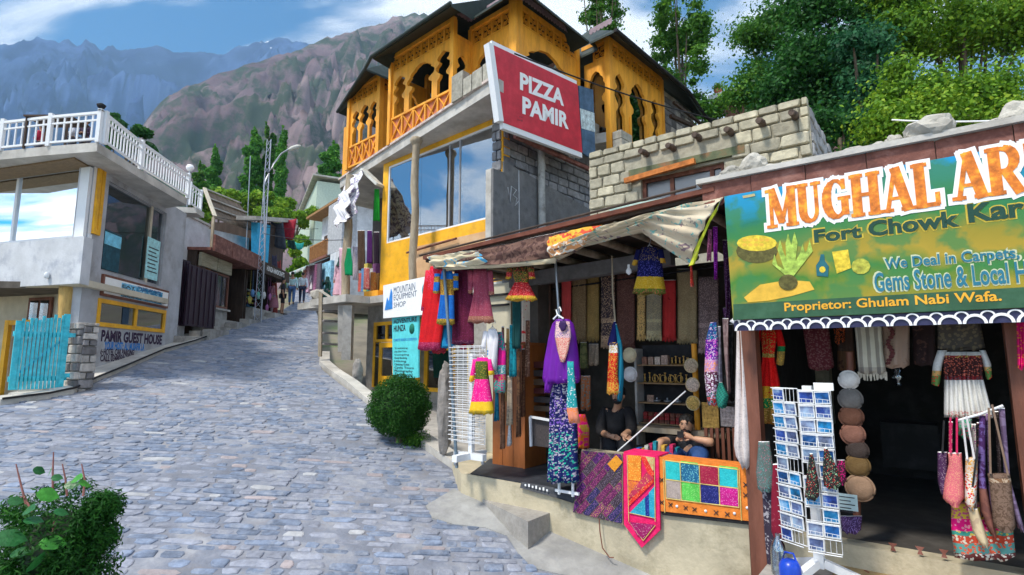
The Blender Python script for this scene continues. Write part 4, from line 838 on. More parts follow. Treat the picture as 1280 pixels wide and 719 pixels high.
q=MB();q.box(a+.12,b-.12,.225,.235,2.66,3.46);part(d_,'pane',q,glass('door_glass',(.4,.5,.5),.03,.35));q=MB();q.box(b-.09,b-.05,.14,.2,2.95,3.1);part(d_,'handle',q,steel)
q=MB();q.box(-5.35,-5.12,.24,.3,2.36,3.6);part(fr,'side_light',q,g_dark)
win(pzb,P,-4.1,-3.3,2.4,4.2,.1,yellow,g_dark,y=.22)
win(pzb,P,-3.05,-1.9,2.3,4.2,.1,yellow,g_dark,y=.22,trans=(3.4,))
for k in range(6):part(pzb,'vent_slat',MB().box(-3.95,-3.7,.18,.21,3.75+k*.06,3.78+k*.06),yellow)
tl=mat('teal_sleeping_bag',(.01,.22,.28),var=.4,vs=10)
for k in range(3):q=MB();q.tube([(-2.7+k*.3,.9,2.4),(-2.7+k*.3,.9,2.8+.12*k),(-2.7+k*.3,.9,3.3)],[.12,.15,.1],10);single('rolled_bag','teal rolled sleeping bag behind the yellow framed shop window','bag',P,(-2.7+k*.3,.9,2.4),q,tl,'rolled bags in the shop window')
m=MB();m.box(-8.3,XW-.001,1.9,2.1,ZL,ZS);m.box(XW-.15,XW-.002,.26,1.9,ZL,ZS);part(pzb,'recess_wall',m,interior)
Q=lambda u,v:P.hz(u,v,9.0)[:2]
sl=[Q(425,230),Q(453,211),Q(534,159),Q(615,107),(.75,-.9),(.5,2.9),(1.02,3.05),(1.02,6.1),(.5,7),(-9.5,7),(-9.3,1.5)]
m=MB();m.prismz(sl,ZS,ZS1);part(pzb,'balcony_slab',m,concrete_l)
m=MB()
for a,b in zip(sl[:3],sl[1:4]):m.bar((a[0],a[1]-.02,ZS1+.03),(b[0],b[1]-.02,ZS1+.03),.08,.06)
part(pzb,'slab_edge_board',m,mat('pale_edge_board',(.6,.5,.45),stain=.5,sc=(.3,.1,.08),ss=4))
gb=[mat('grey_block_a',(.2,.205,.22),vs=7,var=.3,bump=.5,bs=25,rand=.25),mat('grey_block_b',(.3,.3,.31),vs=7,var=.3,bump=.5,bs=25,rand=.25)]
part(pzb,'wall',MB().box(-.2,-.03,.251,3.7,gr0,ZS-.002),mat('dark_mortar',(.1,.1,.11),vs=10));part(pzb,'wall',MB().box(-.25,-.0,3.72,10,gr0,ZS-.002),gb[0])
zspl=lambda y:7.75-.12*y
stone_wall(pzb,.02,3.6,-.03,6.3,ZS-.03,.42,.22,gb,name='block',axis='y',dep=-.05,gap=.03,amp=.05,skip=lambda a,b,c,d:d<zspl((a+b)/2))
stone_wall(pzb,-.32,-.02,.0,7.5,ZS-.03,.3,.22,gb,name='block',dep=.05,gap=.03)
m=MB();m.add([(-.02,.0,4.2),(.05,.0,4.2),(.05,3.6,4.2),(-.02,3.6,4.2),(-.02,.0,7.7),(.05,.0,7.7),(.05,3.6,7.25),(-.02,3.6,7.25)],[(0,1,2,3),(7,6,5,4),(0,4,5,1),(1,5,6,2),(2,6,7,3),(3,7,4,0)]);part(pzb,'plaster_coat',m,mat('rough_grey_render',(.17,.17,.17),vs=6,var=.3,bump=.6,bs=14,stain=.6,sc=(.09,.09,.1),ss=3))
a=P.hy(622,219,-.25);m=MB();m.box(-.2,-.03,-.35,-.002,5.0,7.45,0);m.box(-.026,.045,-.35,-.003,5.0,7.43,1);part(pzb,'wing_wall',m,[concrete_l,mat('rough_grey_render',(.2,.2,.2))])
q=MB();q.tube([(.056,y_,z_1)for y_,z_1 in((.12,7.1),(.2,6.75),(.24,7.15),(.42,7.1),(.3,6.95),(.44,6.9),(.36,6.7),(.5,6.85))],.011,5);part(pzb,'chalk_mark',q,plaster_w)
m=MB();m.tube([(.06,.52,5.6),(.06,.5,7.6)],.012,5);part(pzb,'wire',m,plaster_w)
single('pipe_post','grey pipe column against the block side wall','column',P,(.16,1.25,4.6),MB().tube([(.16,1.25,4.6),(.16,1.22,8.84)],.09,12),mat('grey_pipe',(.4,.4,.38),stain=.5,ss=4))
single('white_post','square white painted post at the back end of the block side wall','post',P,(.1,3.65,4.6),MB().box(.02,.2,3.5,3.7,4.6,8.84),plaster_w)
def logpost(label,x,y,z0,z1,r,m=log_wood,cap=True):
 t=thing('log_column',label,'column',P,(x,y,z0),'posts of the restaurant front');n=7;pts=[(x+.02*math.sin(k*2.1),y+.02*math.cos(k*1.7),z0+(z1-z0)*k/n)for k in range(n+1)]
 part(t,'shaft',MB().tube(pts,[r*(1+.08*math.sin(k*3))for k in range(n+1)],12),m)
 if cap:part(t,'capital',MB().lathe((x,y,z1-.22),[(r,0),(r*1.5,.08),(r*1.7,.14),(r*1.3,.215)],12),m)
 return t
a=P.hy(518,270,-.55);logpost('tall log column standing before the restaurant glass',a[0],-.55,4.3,ZS,.1)
b=P.hy(434,300,-.6);logpost('log column at the corner of the upper clothes shop',b[0],-.6,ZL,ZS-.3,.12,cap=False)
b2=P.hy(447,200,-.1)
m=MB();c=P.hy(462,225,-.3);m.bar(P.hy(455,213,-.3),P.hy(475,232,-.15),.3,.08);single('tube_light','pale tube light fixture under the slab beside the green dress','lamp',P,c,m,mat('pale_fixture',(.6,.6,.55)))
WIDE=[(0,.82),(.42,.82),(.47,.62),(.53,.58),(.57,.74),(.6,.92),(.66,1),(.72,.97),(.76,.82),(.79,.74),(.82,.78),(.87,.66),(.9,.48),(.93,.42),(.965,.3),(1,0)]
NARR=[(0,.8),(.35,.8),(.42,.45),(.48,.4),(.53,.7),(.6,1),(.68,.95),(.73,.6),(.77,.5),(.81,.78),(.87,.85),(.93,.6),(1,0)]
def arch_panel(par,horiz,c,x0,x1,z0,z1,arches,th=.09,m=orange_wood,name='arched_panel',sgn=1):
 """plate with many-lobed openings; horiz='x': runs along x at y=c, else along y at x=c. arches: (centre, halfwidth, bottom, apex, profile)"""
 pts=[(x0,z0)]
 for(cx,hw,zb,za,pr)in sorted(arches):
  pts+=[(cx-hw*pr[0][1],z0 if zb is None else zb)]+[(cx-hw*w,(z0 if zb is None else zb)+(za-(z0 if zb is None else zb))*h)for h,w in pr[1:]]+[(cx+hw*w,(z0 if zb is None else zb)+(za-(z0 if zb is None else zb))*h)for h,w in pr[-2::-1]]
 pts+=[(x1,z0),(x1,z1),(x0,z1)];mb=MB();mb.prism(pts,0,th)
 if horiz=='x':mb.v=[(a,c+b,z)for a,b,z in mb.v]
 else:mb.v=[(c-sgn*b,a,z)for a,b,z in mb.v]
 return part(par,name,mb,m)
def ringm(mb,cx,cz,r0,r1,y0,y1,n=12,a0=0,a1=2*math.pi):
 for k in range(n):
  t0,t1=a0+(a1-a0)*k/n,a0+(a1-a0)*(k+1)/n;mb.prism([(cx+r0*math.cos(t0),cz+r0*math.sin(t0)),(cx+r1*math.cos(t0),cz+r1*math.sin(t0)),(cx+r1*math.cos(t1),cz+r1*math.sin(t1)),(cx+r0*math.cos(t1),cz+r0*math.sin(t1))],y0,y1)
fw,fh=.34,.42
fm=MB();fm.box(-fw/2,fw/2,0,.05,0,.035);fm.box(-fw/2,fw/2,0,.05,fh-.035,fh);fm.box(-fw/2,-fw/2+.03,0,.05,.035,fh-.035);fm.box(fw/2-.03,fw/2,0,.05,.035,fh-.035)
for sx_ in(-1,1):
 for sz_ in(0,1):ringm(fm,sx_*.068,.125+.165*sz_,.036,.053,.008,.04,8);ringm(fm,sx_*.068,.125+.165*sz_,.0,.016,.01,.04,5)
fm.bar((-.13,.025,.05),(.13,.025,fh-.05),.014,.02);fm.bar((-.13,.027,fh-.05),(.13,.027,.05),.018,.02)
fret_me=fm.mesh('fretwork_panel',orange_wood)
back_fret=mat('fret_backing',(.07,.02,.008),var=.3)
def fret(par,horiz,c,x0,x1,z0,sgn=1):
 n=max(1,round((x1-x0)/fw));w=(x1-x0)/n
 for k in range(n):
  x=x0+w*(k+.5)
  if horiz=='x':piece(par,'fretwork_panel',fret_me,(x,c,z0),(0,0,0),(w/fw,1,1))
  else:piece(par,'fretwork_panel',fret_me,(c,x,z0),(0,0,R(90)),(w/fw,1,1))
 b=MB();b.box(x0,x1,c+.055,c+.07,z0,z0+fh)if horiz=='x' else b.box(c-.07,c-.055,x0,x1,z0,z0+fh);part(par,'fretwork_backing',b,back_fret)
def gpost(par,x,y,z0,z1,w=.13):part(par,'gallery_post',MB().box(x-w/2,x+w/2,y-w/2,y+w/2,z0,z1),orange_wood)
def gbeam(par,a,b,z0,z1,w=.1):part(par,'gallery_beam',MB().bar((a[0],a[1],(z0+z1)/2),(b[0],b[1],(z0+z1)/2),w,z1-z0),orange_wood)
def xrail(par,horiz,c,x0,x1,z0,z1,n):
 b=MB();d=.0
 (b.box(x0,x1,c+.03,c+.05,z0,z1)if horiz=='x' else b.box(c-.05,c-.03,x0,x1,z0,z1));part(par,'railing_board',b,red_ply)
 T=lambda x,z,o=0:(x,c+o,z)if horiz=='x' else(c-o,x,z)
 for zz in(z0+.03,z1-.03):part(par,'rail',MB().bar(T(x0,zz),T(x1,zz),.06,.06),orange_wood)
 for k in range(n+1):x=x0+(x1-x0)*k/n;part(par,'rail_post',MB().bar(T(x,z0+.06),T(x,z1-.06),.05,.05),orange_wood)
 for k in range(n):
  a,e=x0+(x1-x0)*k/n,x0+(x1-x0)*(k+1)/n
  part(par,'cross_brace',MB().bar(T(a+.03,z0+.07),T(e-.03,z1-.07),.045,.03),orange_wood);part(par,'cross_brace',MB().bar(T(a+.03,z1-.07,.012),T(e-.03,z0+.07,.012),.045,.03),orange_wood)
def valance(par,pts,z1,m=tincol,h=.17):
 """hanging strip with a toothed lower edge along an eave"""
 for a,b in zip(pts,pts[1:]):
  a,b=Vector((*a,0)),Vector((*b,0));L_=(b-a).length;n=max(2,int(L_/.11));mb=MB();d=(b-a)/L_;nn=Vector((-d.y,d.x,0));poly=[(0,z1)]
  for k in range(n):x=L_*k/n;w=L_/n;poly+=[(x,z1-h*.72),(x+w*.25,z1-h*.95),(x+w*.5,z1-h),(x+w*.75,z1-h*.95)]
  poly+=[(L_,z1-h*.72),(L_,z1)];mb.prism(poly,0,.015);mb.v=[tuple(a+d*x+nn*y+Vector((0,0,z)))for x,y,z in mb.v];part(par,'eave_valance',mb,m)
gal=thing('wooden_gallery','carved orange wooden gallery with lobed arches along the top floor','gallery',P,(0,0,ZS1))
GB,FZ=9.15,11.3;ZT=FZ+fh+.06;ZE=11.95
x0,x1,yb=-4.15,-1.45,-.3
for x in(x0,x1):gpost(gal,x,yb,GB,ZT)
xrail(gal,'x',yb,x0+.07,x1-.07,GB+.05,9.92,5)
arch_panel(gal,'x',yb,x0+.07,x1-.07,9.93,FZ,[(x0+.40,.29,None,11.1,NARR),(x0+1.35,.6,None,11.12,WIDE),(x0+2.3,.29,None,11.1,NARR)])
fret(gal,'x',yb,x0+.07,x1-.07,FZ+.01);gbeam(gal,(x0-.06,yb),(x1+.06,yb),ZT-.05,ZT+.06)
gpost(gal,x1,.32,GB,ZT);arch_panel(gal,'y',x1+.04,yb+.07,.25,GB+.05,FZ,[(-.02,.2,GB+.4,10.9,NARR)]);gbeam(gal,(x1,yb+.07),(x1,.25),FZ,FZ+.1)
xc,yc=.15,.3
gpost(gal,xc,yc,GB,ZT+.1,.24);arch_panel(gal,'x',yc,x1+.07,xc-.13,GB,FZ,[((x1+xc)/2-.03,.66,None,11.1,WIDE)]);fret(gal,'x',yc,x1+.07,xc-.13,FZ+.01);gbeam(gal,(x1,yc),(xc,yc),ZT-.05,ZT+.06)
arch_panel(gal,'y',xc+.04,yc+.13,2.75,GB,FZ,[(1.5,1.0,None,11.0,WIDE)]);fret(gal,'y',xc+.04,yc+.13,2.75,FZ+.01);gpost(gal,xc,2.82,GB,ZT);gbeam(gal,(xc,yc),(xc,2.8),ZT-.05,ZT+.06)
xr,y0,y1=1.0,3.1,6.1
gpost(gal,xr,y0,8.6,ZT,.16);gpost(gal,xr,y1,8.6,ZT);arch_panel(gal,'x',y0,xc+.05,xr-.08,9.3,FZ,[((xc+xr)/2,.32,None,11.0,WIDE)]);fret(gal,'x',y0,xc+.35,xr-.08,FZ+.01);gbeam(gal,(xc,y0),(xr,y0),ZT-.05,ZT+.06)
arch_panel(gal,'y',xr+.04,y0+.08,y1-.07,9.15,FZ,[(y0+.48,.28,None,10.95,NARR),(y0+1.5,.52,None,11.05,WIDE),(y0+2.5,.28,None,10.95,NARR)])
fret(gal,'y',xr+.04,y0+.08,y1-.07,FZ+.01);gbeam(gal,(xr,y0),(xr,y1),ZT-.05,ZT+.06)
for a,b in((y0+.08,y0+.96),(y0+.98,y0+2.0),(y0+2.02,y1-.07)):
 part(gal,'dado_board',MB().box(xr-.05,xr+.0,a,b,8.55,9.1),red_ply);
for y in(y0+.97,y0+2.01):part(gal,'rail_post',MB().box(xr-.04,xr+.06,y-.03,y+.03,8.55,9.85),orange_wood)
part(gal,'rail',MB().box(xr-.05,xr+.05,y0+.08,y1-.07,9.1,9.16),orange_wood)
gg=glass('green_reflection_glass',(.1,.16,.14),.03,.25)  # green tint puts the reflected trees into the glass colour
for a,b in((y0+.1,y0+.95),(y0+.99,y0+2.0),(y0+2.03,y1-.1)):part(gal,'pane',MB().box(xr-.09,xr-.08,a,b,9.16,FZ),gg)
part(gal,'pane',MB().box(xc+.1,xr-.08,y0+.13,y0+.14,9.3,FZ),gg)
wx,wl,wy=-5.15,-6.9,.0
gpost(gal,wx,wy,GB,ZT,.16);gpost(gal,wl,wy,GB,ZT);arch_panel(gal,'x',wy,wl+.07,wx-.08,9.93,FZ,[(wl+.38,.22,None,11.05,NARR),(wl+.88,.26,None,11.1,NARR),(wl+1.38,.22,None,11.05,NARR)])
fret(gal,'x',wy,wl+.07,wx-.08,FZ+.01);xrail(gal,'x',wy,wl+.07,wx-.08,GB+.05,9.92,4);gbeam(gal,(wl,wy),(wx,wy),ZT-.05,ZT+.06)
arch_panel(gal,'y',wx+.04,wy+.08,1.1,GB,FZ,[(.58,.36,None,11.0,WIDE)]);fret(gal,'y',wx+.04,wy+.08,1.1,FZ+.01);gpost(gal,wx,1.16,GB,ZT);gbeam(gal,(wx,wy),(wx,1.16),ZT-.05,ZT+.06)
gpost(gal,x0,1.0,GB,ZT);arch_panel(gal,'y',x0+.04,yb+.07,.95,GB+.05,FZ,[(.3,.36,9.9,11.0,WIDE)])
gpost(gal,-7.7,.5,GB-.1,11.0,.3)
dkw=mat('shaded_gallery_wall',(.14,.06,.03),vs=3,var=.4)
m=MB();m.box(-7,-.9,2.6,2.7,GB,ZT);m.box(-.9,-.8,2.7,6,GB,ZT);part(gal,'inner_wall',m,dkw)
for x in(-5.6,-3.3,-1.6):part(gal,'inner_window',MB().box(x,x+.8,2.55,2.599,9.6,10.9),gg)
part(gal,'inner_window',MB().box(-.79,-.74,3.0,4.2,9.5,11),gg)
m=MB();m.lathe((-2.3,.6,10.35),[(.2,0),(.17,.08),(.05,.2),(.03,.25)],12);m.tube([(-2.3,.6,10.55),(-2.3,.6,ZT)],.008,4);single('pendant_lamp','dark pendant shade hanging inside the wooden gallery','lamp',P,(-2.3,.6,10.3),m,black_m)
def roof(par,poly,z,ridge,rz,name='roof'):
 """eave ring at z rising to a ridge line"""
 n=len(poly);mb=MB();top=[(*min(ridge,key=lambda r_:(r_[0]-x)**2+(r_[1]-y)**2),rz)for x,y in poly];low=[(x,y,z)for x,y in poly]
 vs=low+top+[(a,b,c-.06)for a,b,c in low+top];f=[]
 for i in range(n):k=(i+1)%n;f+=[(i,k,n+k,n+i),(2*n+i,3*n+i,3*n+k,2*n+k),(i,2*n+i,2*n+k,k)]
 mb.add(vs,f);return part(par,name,mb,roofgreen)
for nm,poly,ridge in(('a',[(-7.85,.12),(-4.75,-.78),(-4.7,.3),(-4.7,2.9),(-8.0,2.9)],[(-6.9,1.2),(-5.6,1.2)]),('b',[(-4.1,-.98),(-.75,-1.0),(-.75,-.31),(.9,-.35),(.8,2.5),(-4.69,2.9)],[(-3.4,1.4),(-.6,1.4)]),('c',[(.81,2.51),(1.55,2.5),(1.5,6.9),(1.2,8.6),(-3,8.6),(-3,2.91),(.8,2.9)],[(-.2,4.0),(-.2,7.0)])):roof(gal,poly,11.5+(.02 if nm=='b' else 0),ridge,13.0)
valance(gal,[(-7.0,-.14),(-5.03,-.14),(-5.03,1.2)],12.0);valance(gal,[(-4.3,-.2),(-4.3,-.44),(-1.31,-.44),(-1.31,.12),(.3,.12),(.3,2.5)],12.02);valance(gal,[(.72,2.62),(1.45,2.58)],ZE);
m=MB();m.tube([(-7.9,.1,11.5),(-4.7,-.82,11.5),(-4.1,-1.02,11.52),(-.72,-1.04,11.52)],.05,6);part(gal,'gutter',m,roofgreen)
m=MB();m.tube([(1.6,2.5,11.5),(1.55,6.9,11.5),(1.3,8.7,11.4),(1.9,11.2,10.4)],.06,6);part(gal,'gutter',m,black_m)
par_=thing('balcony_parapet','low rough concrete parapet of blocks on the balcony slab edge','parapet',P,(-1.3,-.6,ZS1))
gbl=[mat('parapet_block',(.36,.34,.28),vs=7,var=.3,bump=.6,bs=20,rand=.2)]
A_,B_=Q(560,133),Q(612,102)
for k,(f0,f1,h)in enumerate(((.0,.28,.5),(.3,.5,.26),(.52,.75,.28),(.77,.98,.3))):
 a=(A_[0]+(B_[0]-A_[0])*f0,A_[1]+(B_[1]-A_[1])*f0+.1);b=(A_[0]+(B_[0]-A_[0])*f1,A_[1]+(B_[1]-A_[1])*f1+.1);part(par_,'block',MB().prismz([a,b,(b[0],b[1]+.22),(a[0],a[1]+.22)],ZS1+.003,ZS1+h+.15),gbl[0])
for k in range(5):part(par_,'block',MB().box(.42,.62,.1+k*.62,.68+k*.62,ZS1+.003,ZS1+.45-.03*k),gbl[0])
for k in range(3):part(par_,'block',MB().box(xr+.1,xr+.36,3.05+k*.0,3.6,8.4+k*.23,8.61+k*.23),gbl[0])
a=P.hx(827,95,1.0);t=thing('rubble_wall','grey rubble stone wall at the right end of the wooden gallery','wall',P,(.9,6.2,8.3));part(t,'mortar_core',MB().box(.5,.92,6.2,8.6,7.5,11.6),mat('mortar',(.3,.28,.25)))
stone_wall(t,6.2,8.5,.91,8.6,11.55,.32,.24,ps,axis='y',dep=-.06)
m=MB();m.bar(P.hx(838,145,1.3),P.hx(872,160,1.6),.1,.1);m.bar(P.hx(842,128,1.4),P.hx(880,158,1.6),.08,.08);single('roof_props','dark timber props under the eave by the rubble wall','beam',P,P.hx(838,145,1.3),m,dark_wood)
so=P.w((.62,-1.05,0));e=ray(725,150);k_=13.25/e.y;SP=Frame(*(lambda a,b:(a.x,a.y,b.x-a.x,b.y-a.y))(at(621,100,11.0),at(725,150,13.1)))
c=[SP.hy(u,v,0)for u,v in((616,56),(722,106),(728,191),(629,153))]
t=thing('red_sign','big red restaurant sign with a white metal frame','sign',SP,c[3]);redc=mat('red_sign_cloth',(.55,.018,.035),vs=3,var=.2,bump=.15,bs=12,rough=.5)
m=MB();m.prism([(q[0],q[2])for q in c],.0,.05);part(t,'sign_board',m,redc)
for(i,j,w_,nm)in((0,3,.14,'frame_bar'),(0,1,.07,'frame_bar'),(3,2,.1,'frame_bar')):
 a,b=Vector(c[i]),Vector(c[j]);
 if i==0 and j==3:a.x-=.07;b.x-=.07
 if i==3:a.z-=.05;b.z-=.05
 if i==0 and j==1:a.z+=.03;b.z+=.03
 part(t,nm,MB().bar(a+Vector((0,.06,0)),b+Vector((0,.06,0)),w_,.16),white_m)
part(t,'lettering',text_px(SP,'PIZZA',649,113,706,128,-.006,.035),paper,'PIZZA in white capitals')if 0 else None
def skewtext(F,s,pBL,pTL,pBR,y,bold):
 a,b,c_=F.hy(*pBL,y),F.hy(*pTL,y),F.hy(*pBR,y);sl_=(c_[2]-a[2])/(c_[0]-a[0]);return text_mb(s,a[0],c_[0],a[2],b[2],y,bold,skew=sl_)
part(t,'lettering',skewtext(SP,'PIZZA',(650,112),(650,90),(705,133),-.006,.04),paper);part(t,'lettering',skewtext(SP,'PAMIR',(653,142),(653,120),(711,162),-.006,.04),paper)
part(t,'lettering',skewtext(SP,'.:;',(647,152),(647,145),(653,153),-.006,.0),ink)
c2=[SP.hy(u,v,.0)for u,v in((722,106),(741,112),(744,201),(728,191))];c2[0]=(c2[0][0]+.03,0,c2[0][2])
t=thing('blue_grey_sign','narrow dark blue sign board with a pale picture next to the red sign','sign',SP,c2[3]);m=MB();m.prism([(q[0]+.02,q[2])for q in c2],.0,.05);part(t,'sign_board',m,mat('slate_blue_print',(.06,.12,.2),vs=4,var=.4))
m=MB();q=[SP.hy(u,v,-.004)for u,v in((724,135),(742,141),(743,165),(726,160))];m.prism([(a[0]+.03,a[2])for a in q],-.008,-.002);part(t,'picture',m,mat('pale_picture_print',(.5,.6,.62),vs=9,var=.5,bump=0))
m=MB();m.bar((c2[3][0]-2.2,.25,c2[3][2]-.15),(c2[2][0]+.1,.25,c2[2][2]-.15),.09,.09);part(t,'bracket',m,rust)
MS=Frame(*(lambda a,b:(a.x,a.y,b.x-a.x,b.y-a.y))(P.w((-4.66,-.35,0)),P.w((-2.9,-.62,0))))
c=[MS.hy(u,v,0)for u,v in((479,357),(545,343),(545,392),(479,398))];t=thing('shop_sign','white sign with a blue mountain emblem above the yellow door','sign',MS,c[3])
m=MB();m.prism([(q[0],q[2])for q in c],0,.05);part(t,'sign_board',m,paper);m=MB()
m.prism([(lambda q:(q[0],q[2]))(MS.hy(u,v,-.004))for u,v in((481,388),(484,372),(486,377),(489,361),(490.5,366),(490.5,386))],-.01,-.002);part(t,'emblem',m,bluep)
gtx=mat('grey_blue_print',(.08,.12,.2),bump=0,var=.1)
for s_,v0,v1,uR in(('MOUNTAIN',368,353,519),('EQUIPMENT',377,363,521),('SHOP',385,376,507)):part(t,'lettering',text_px(MS,s_,492,v0,uR,v1,-.004,.0),gtx)
part(t,'lettering',text_px(MS,'Rental, Sales & Trekking',492,389,513,386,-.004,.01),ink);part(t,'emblem',MB().lathe((MS.hy(532,362,0)[0],-.006,MS.hy(532,362,0)[2]),[(.01,-.004),(.16,-.003),(.16,.003)],14,axis='y'),mat('teal_print',(.03,.3,.35),bump=0))
c=[MS.hy(u,v,.1)for u,v in((490,397),(523,393),(523,472),(491,474))];t=thing('adventure_sign','tall turquoise tour sign with black lettering beside the yellow door','sign',MS,c[3])
m=MB();m.prism([(q[0],q[2])for q in c],.1,.14);part(t,'sign_board',m,mat('turquoise_print',(.1,.62,.66),bump=0,var=.12))
part(t,'lettering',text_px(MS,'ADVENTURE',492,405,521,396,.094,.02),ink);part(t,'lettering',text_px(MS,'HUNZA',492,415,507,405.5,.094,.02),ink);part(t,'lettering',text_px(MS,'COMPLETE TREKKING & EXPEDITION',492,427,521,422,.094,.01),bluep)
rw=random.Random(4)
for k,w_ in enumerate(('Trekking','Jeep Safari Tours','Camping','Hotel Booking','Hiking','Climbing Guide','Cycle Tours','Photography','Tent Rental')):v=434+k*4.1;part(t,'lettering',text_px(MS,w_,493,v+3,503+rw.uniform(4,15),v,.094,.01),ink)
part(t,'emblem',MB().lathe((MS.hy(515,411,.1)[0],.095,MS.hy(515,411,.1)[2]),[(.01,-.004),(.13,-.003),(.13,.004)],14,axis='y'),mat('dark_green_print',(.0,.15,.1),bump=0))
kb=[road_hit(*q)for q in((600,598),(570,590),(535,565),(500,540),(478,520),(456,503),(432,482),(408,465),(399,456),(400,444))]
m=MB()
for a,b in zip(kb,kb[1:]):d=(b-a).normalized();n_=Vector((d.y,-d.x,0)).normalized()*.28;z1,z2=road_z(a.x,a.y)+.12,road_z(b.x,b.y)+.12;m.slab([(a.x,a.y,z1),(b.x,b.y,z2),(b.x+n_.x,b.y+n_.y,z2),(a.x+n_.x,a.y+n_.y,z1)],1.1)
struct('kerb',WF,m,concrete_l)
m=MB();fa=[P.w((-7.6,-.9,2.25)),P.w((-6.9,.6,2.33)),P.w((-2,.6,2.0)),P.w((1.5,.3,1.55)),P.w((2.5,-3.0,1.3))];ka=[q-Vector((0,0,0))for q in kb]
ring=[Vector((q.x,q.y,road_z(q.x,q.y)-.02-.5*sstep(10.5,14,q.y)))for q in kb[::-1]]
m.slab([tuple(q)for q in fa[:0]]or[tuple(q)for q in ring+[fa[4],fa[3],fa[2],fa[1],fa[0]]],.3);struct('forecourt',WF,m,concrete)
q=WF.hz(437,470,2.35);pb_=Vector((q[0],q[1],2.3));t=thing('planter_box','small white planter box with a leafy green plant behind the kerb','planter',WF,pb_)
part(t,'box',MB().add([(pb_.x+a*s_,pb_.y+b*s_,pb_.z+h)for h,s_ in((0,.24),(.4,.3))for a,b in((-1,-1),(1,-1),(1,1),(-1,1))],[(3,2,1,0),(4,5,6,7)]+[(i,(i+1)%4,4+(i+1)%4,4+i)for i in range(4)]),white_m)
leaves('foliage',t,[((pb_.x+a,pb_.y,pb_.z+.52),(.18,.18,.15))for a in(-.15,.05,.2)],500,.07,lf_mid,21,.2,None)
def rockpx(label,u0,v0,u1,v1,D,seed,base_v=None,name='standing_stone',cat='stone',flat=.35):
 a,b=at(u0,v0,D),at(u1,v1,D);c=(a+b)/2;w,h=(b.x-a.x)/2,(a.z-b.z)/2;m=MB();m.blob((0,0,h),(w*1.0,max(w*.7,.12),h*1.08),seed,.1,3,fr=2.2);m.v=[(x,y,max(z,-.05))for x,y,z in m.v]
 return single(name,label,cat,Frame(c.x,D,1,0),(0,0,0),m,mat('standing_stone',(.26,.24,.22),vs=5,var=.4,bump=.7,bs=16,stain=.5,sc=(.12,.1,.08),ss=3),None),b.z
for(lab,u0,v0,u1,v1,D,sd)in(('upright pale stone slab next to the planter box',441,450,453,484,14.2,3),('tall rough standing stone behind the wire rack',547,455,567,565,8.9,5)):
 o,zb=rockpx(lab,u0,v0,u1,v1,D,sd);o.location.z=zb
LD=15.6;t=thing('wooden_steps','weathered wooden steps with a handrail up to the clothes shop ledge','steps',WF,at(412,448,LD))
for u0,u1,v0,v1 in((401,400,365,446),(425.5,425,392,432)):a,b=at(u0,v0,LD),at(u1,v1,LD);part(t,'post',MB().bar(a,b,.09,.09),log_wood)
for k,v in enumerate((389,401,416,430)):a,b=at(402,v,LD),at(424,v+(1 if k else 0),LD+.4);part(t,'step',MB().bar(a,b,.3,.05),mat('grey_plank',(.22,.2,.19),var=.4,vs=6))
a,b=at(400,363,LD),at(421,377,LD);part(t,'handrail',MB().bar(a,b,.1,.06),mat('pale_plank',(.55,.5,.42)))
m=MB();m.bar(at(428,382,15.4),at(428,440,15.4),.2,.2);m.bar(at(436,382,15.2),at(434,450,15.2),.25,.25);single('ledge_supports','rough concrete supports under the shop ledge','support',WF,at(428,440,15.4),m,concrete)
bp_=road_hit(505,545);c=at(498.5,508,9.7);r_=39/FPX*9.85
t=thing('round_shrub','clipped round dark green shrub on the kerb before the yellow door','shrub',WF,(c.x,9.7,c.z-r_*1.2));rr_=random.Random(4);cl=[((c.x,9.7,c.z),(r_*.9,r_*.9,r_*.88))]*5+[((c.x+r_*.82*math.cos(a)*math.cos(b),9.7+r_*.82*math.sin(a)*math.cos(b),c.z+r_*.8*math.sin(b)),(r_*.24,r_*.24,r_*.22))for a,b in[(rr_.uniform(0,6.28),rr_.uniform(-1.2,1.4))for _ in range(60)]]
leaves('foliage',t,cl,38000,.035,leaf_mat('box_leaf',(.01,.06,.008),(.025,.11,.012),(.06,.19,.02)),31,.64,None,asp=.45)
part(t,'inner_shade_blob',MB().blob((c.x,9.7,c.z),(r_*.72,r_*.72,r_*.7),1,.04,3),mat('shrub_shadow',(.008,.025,.006)));part(t,'stem',MB().tube([(c.x,9.7,road_z(c.x,9.7)-.2),(c.x+.05,9.7,c.z-r_*.5)],.07,8),bark)  # near-black blob in the crown paints the shade between the leaves
leaves('low_growth',t,[((c.x+.3,9.6,c.z-r_*1.0),(.22,.2,.16))],2500,.04,lf_mid,32,.1,None)
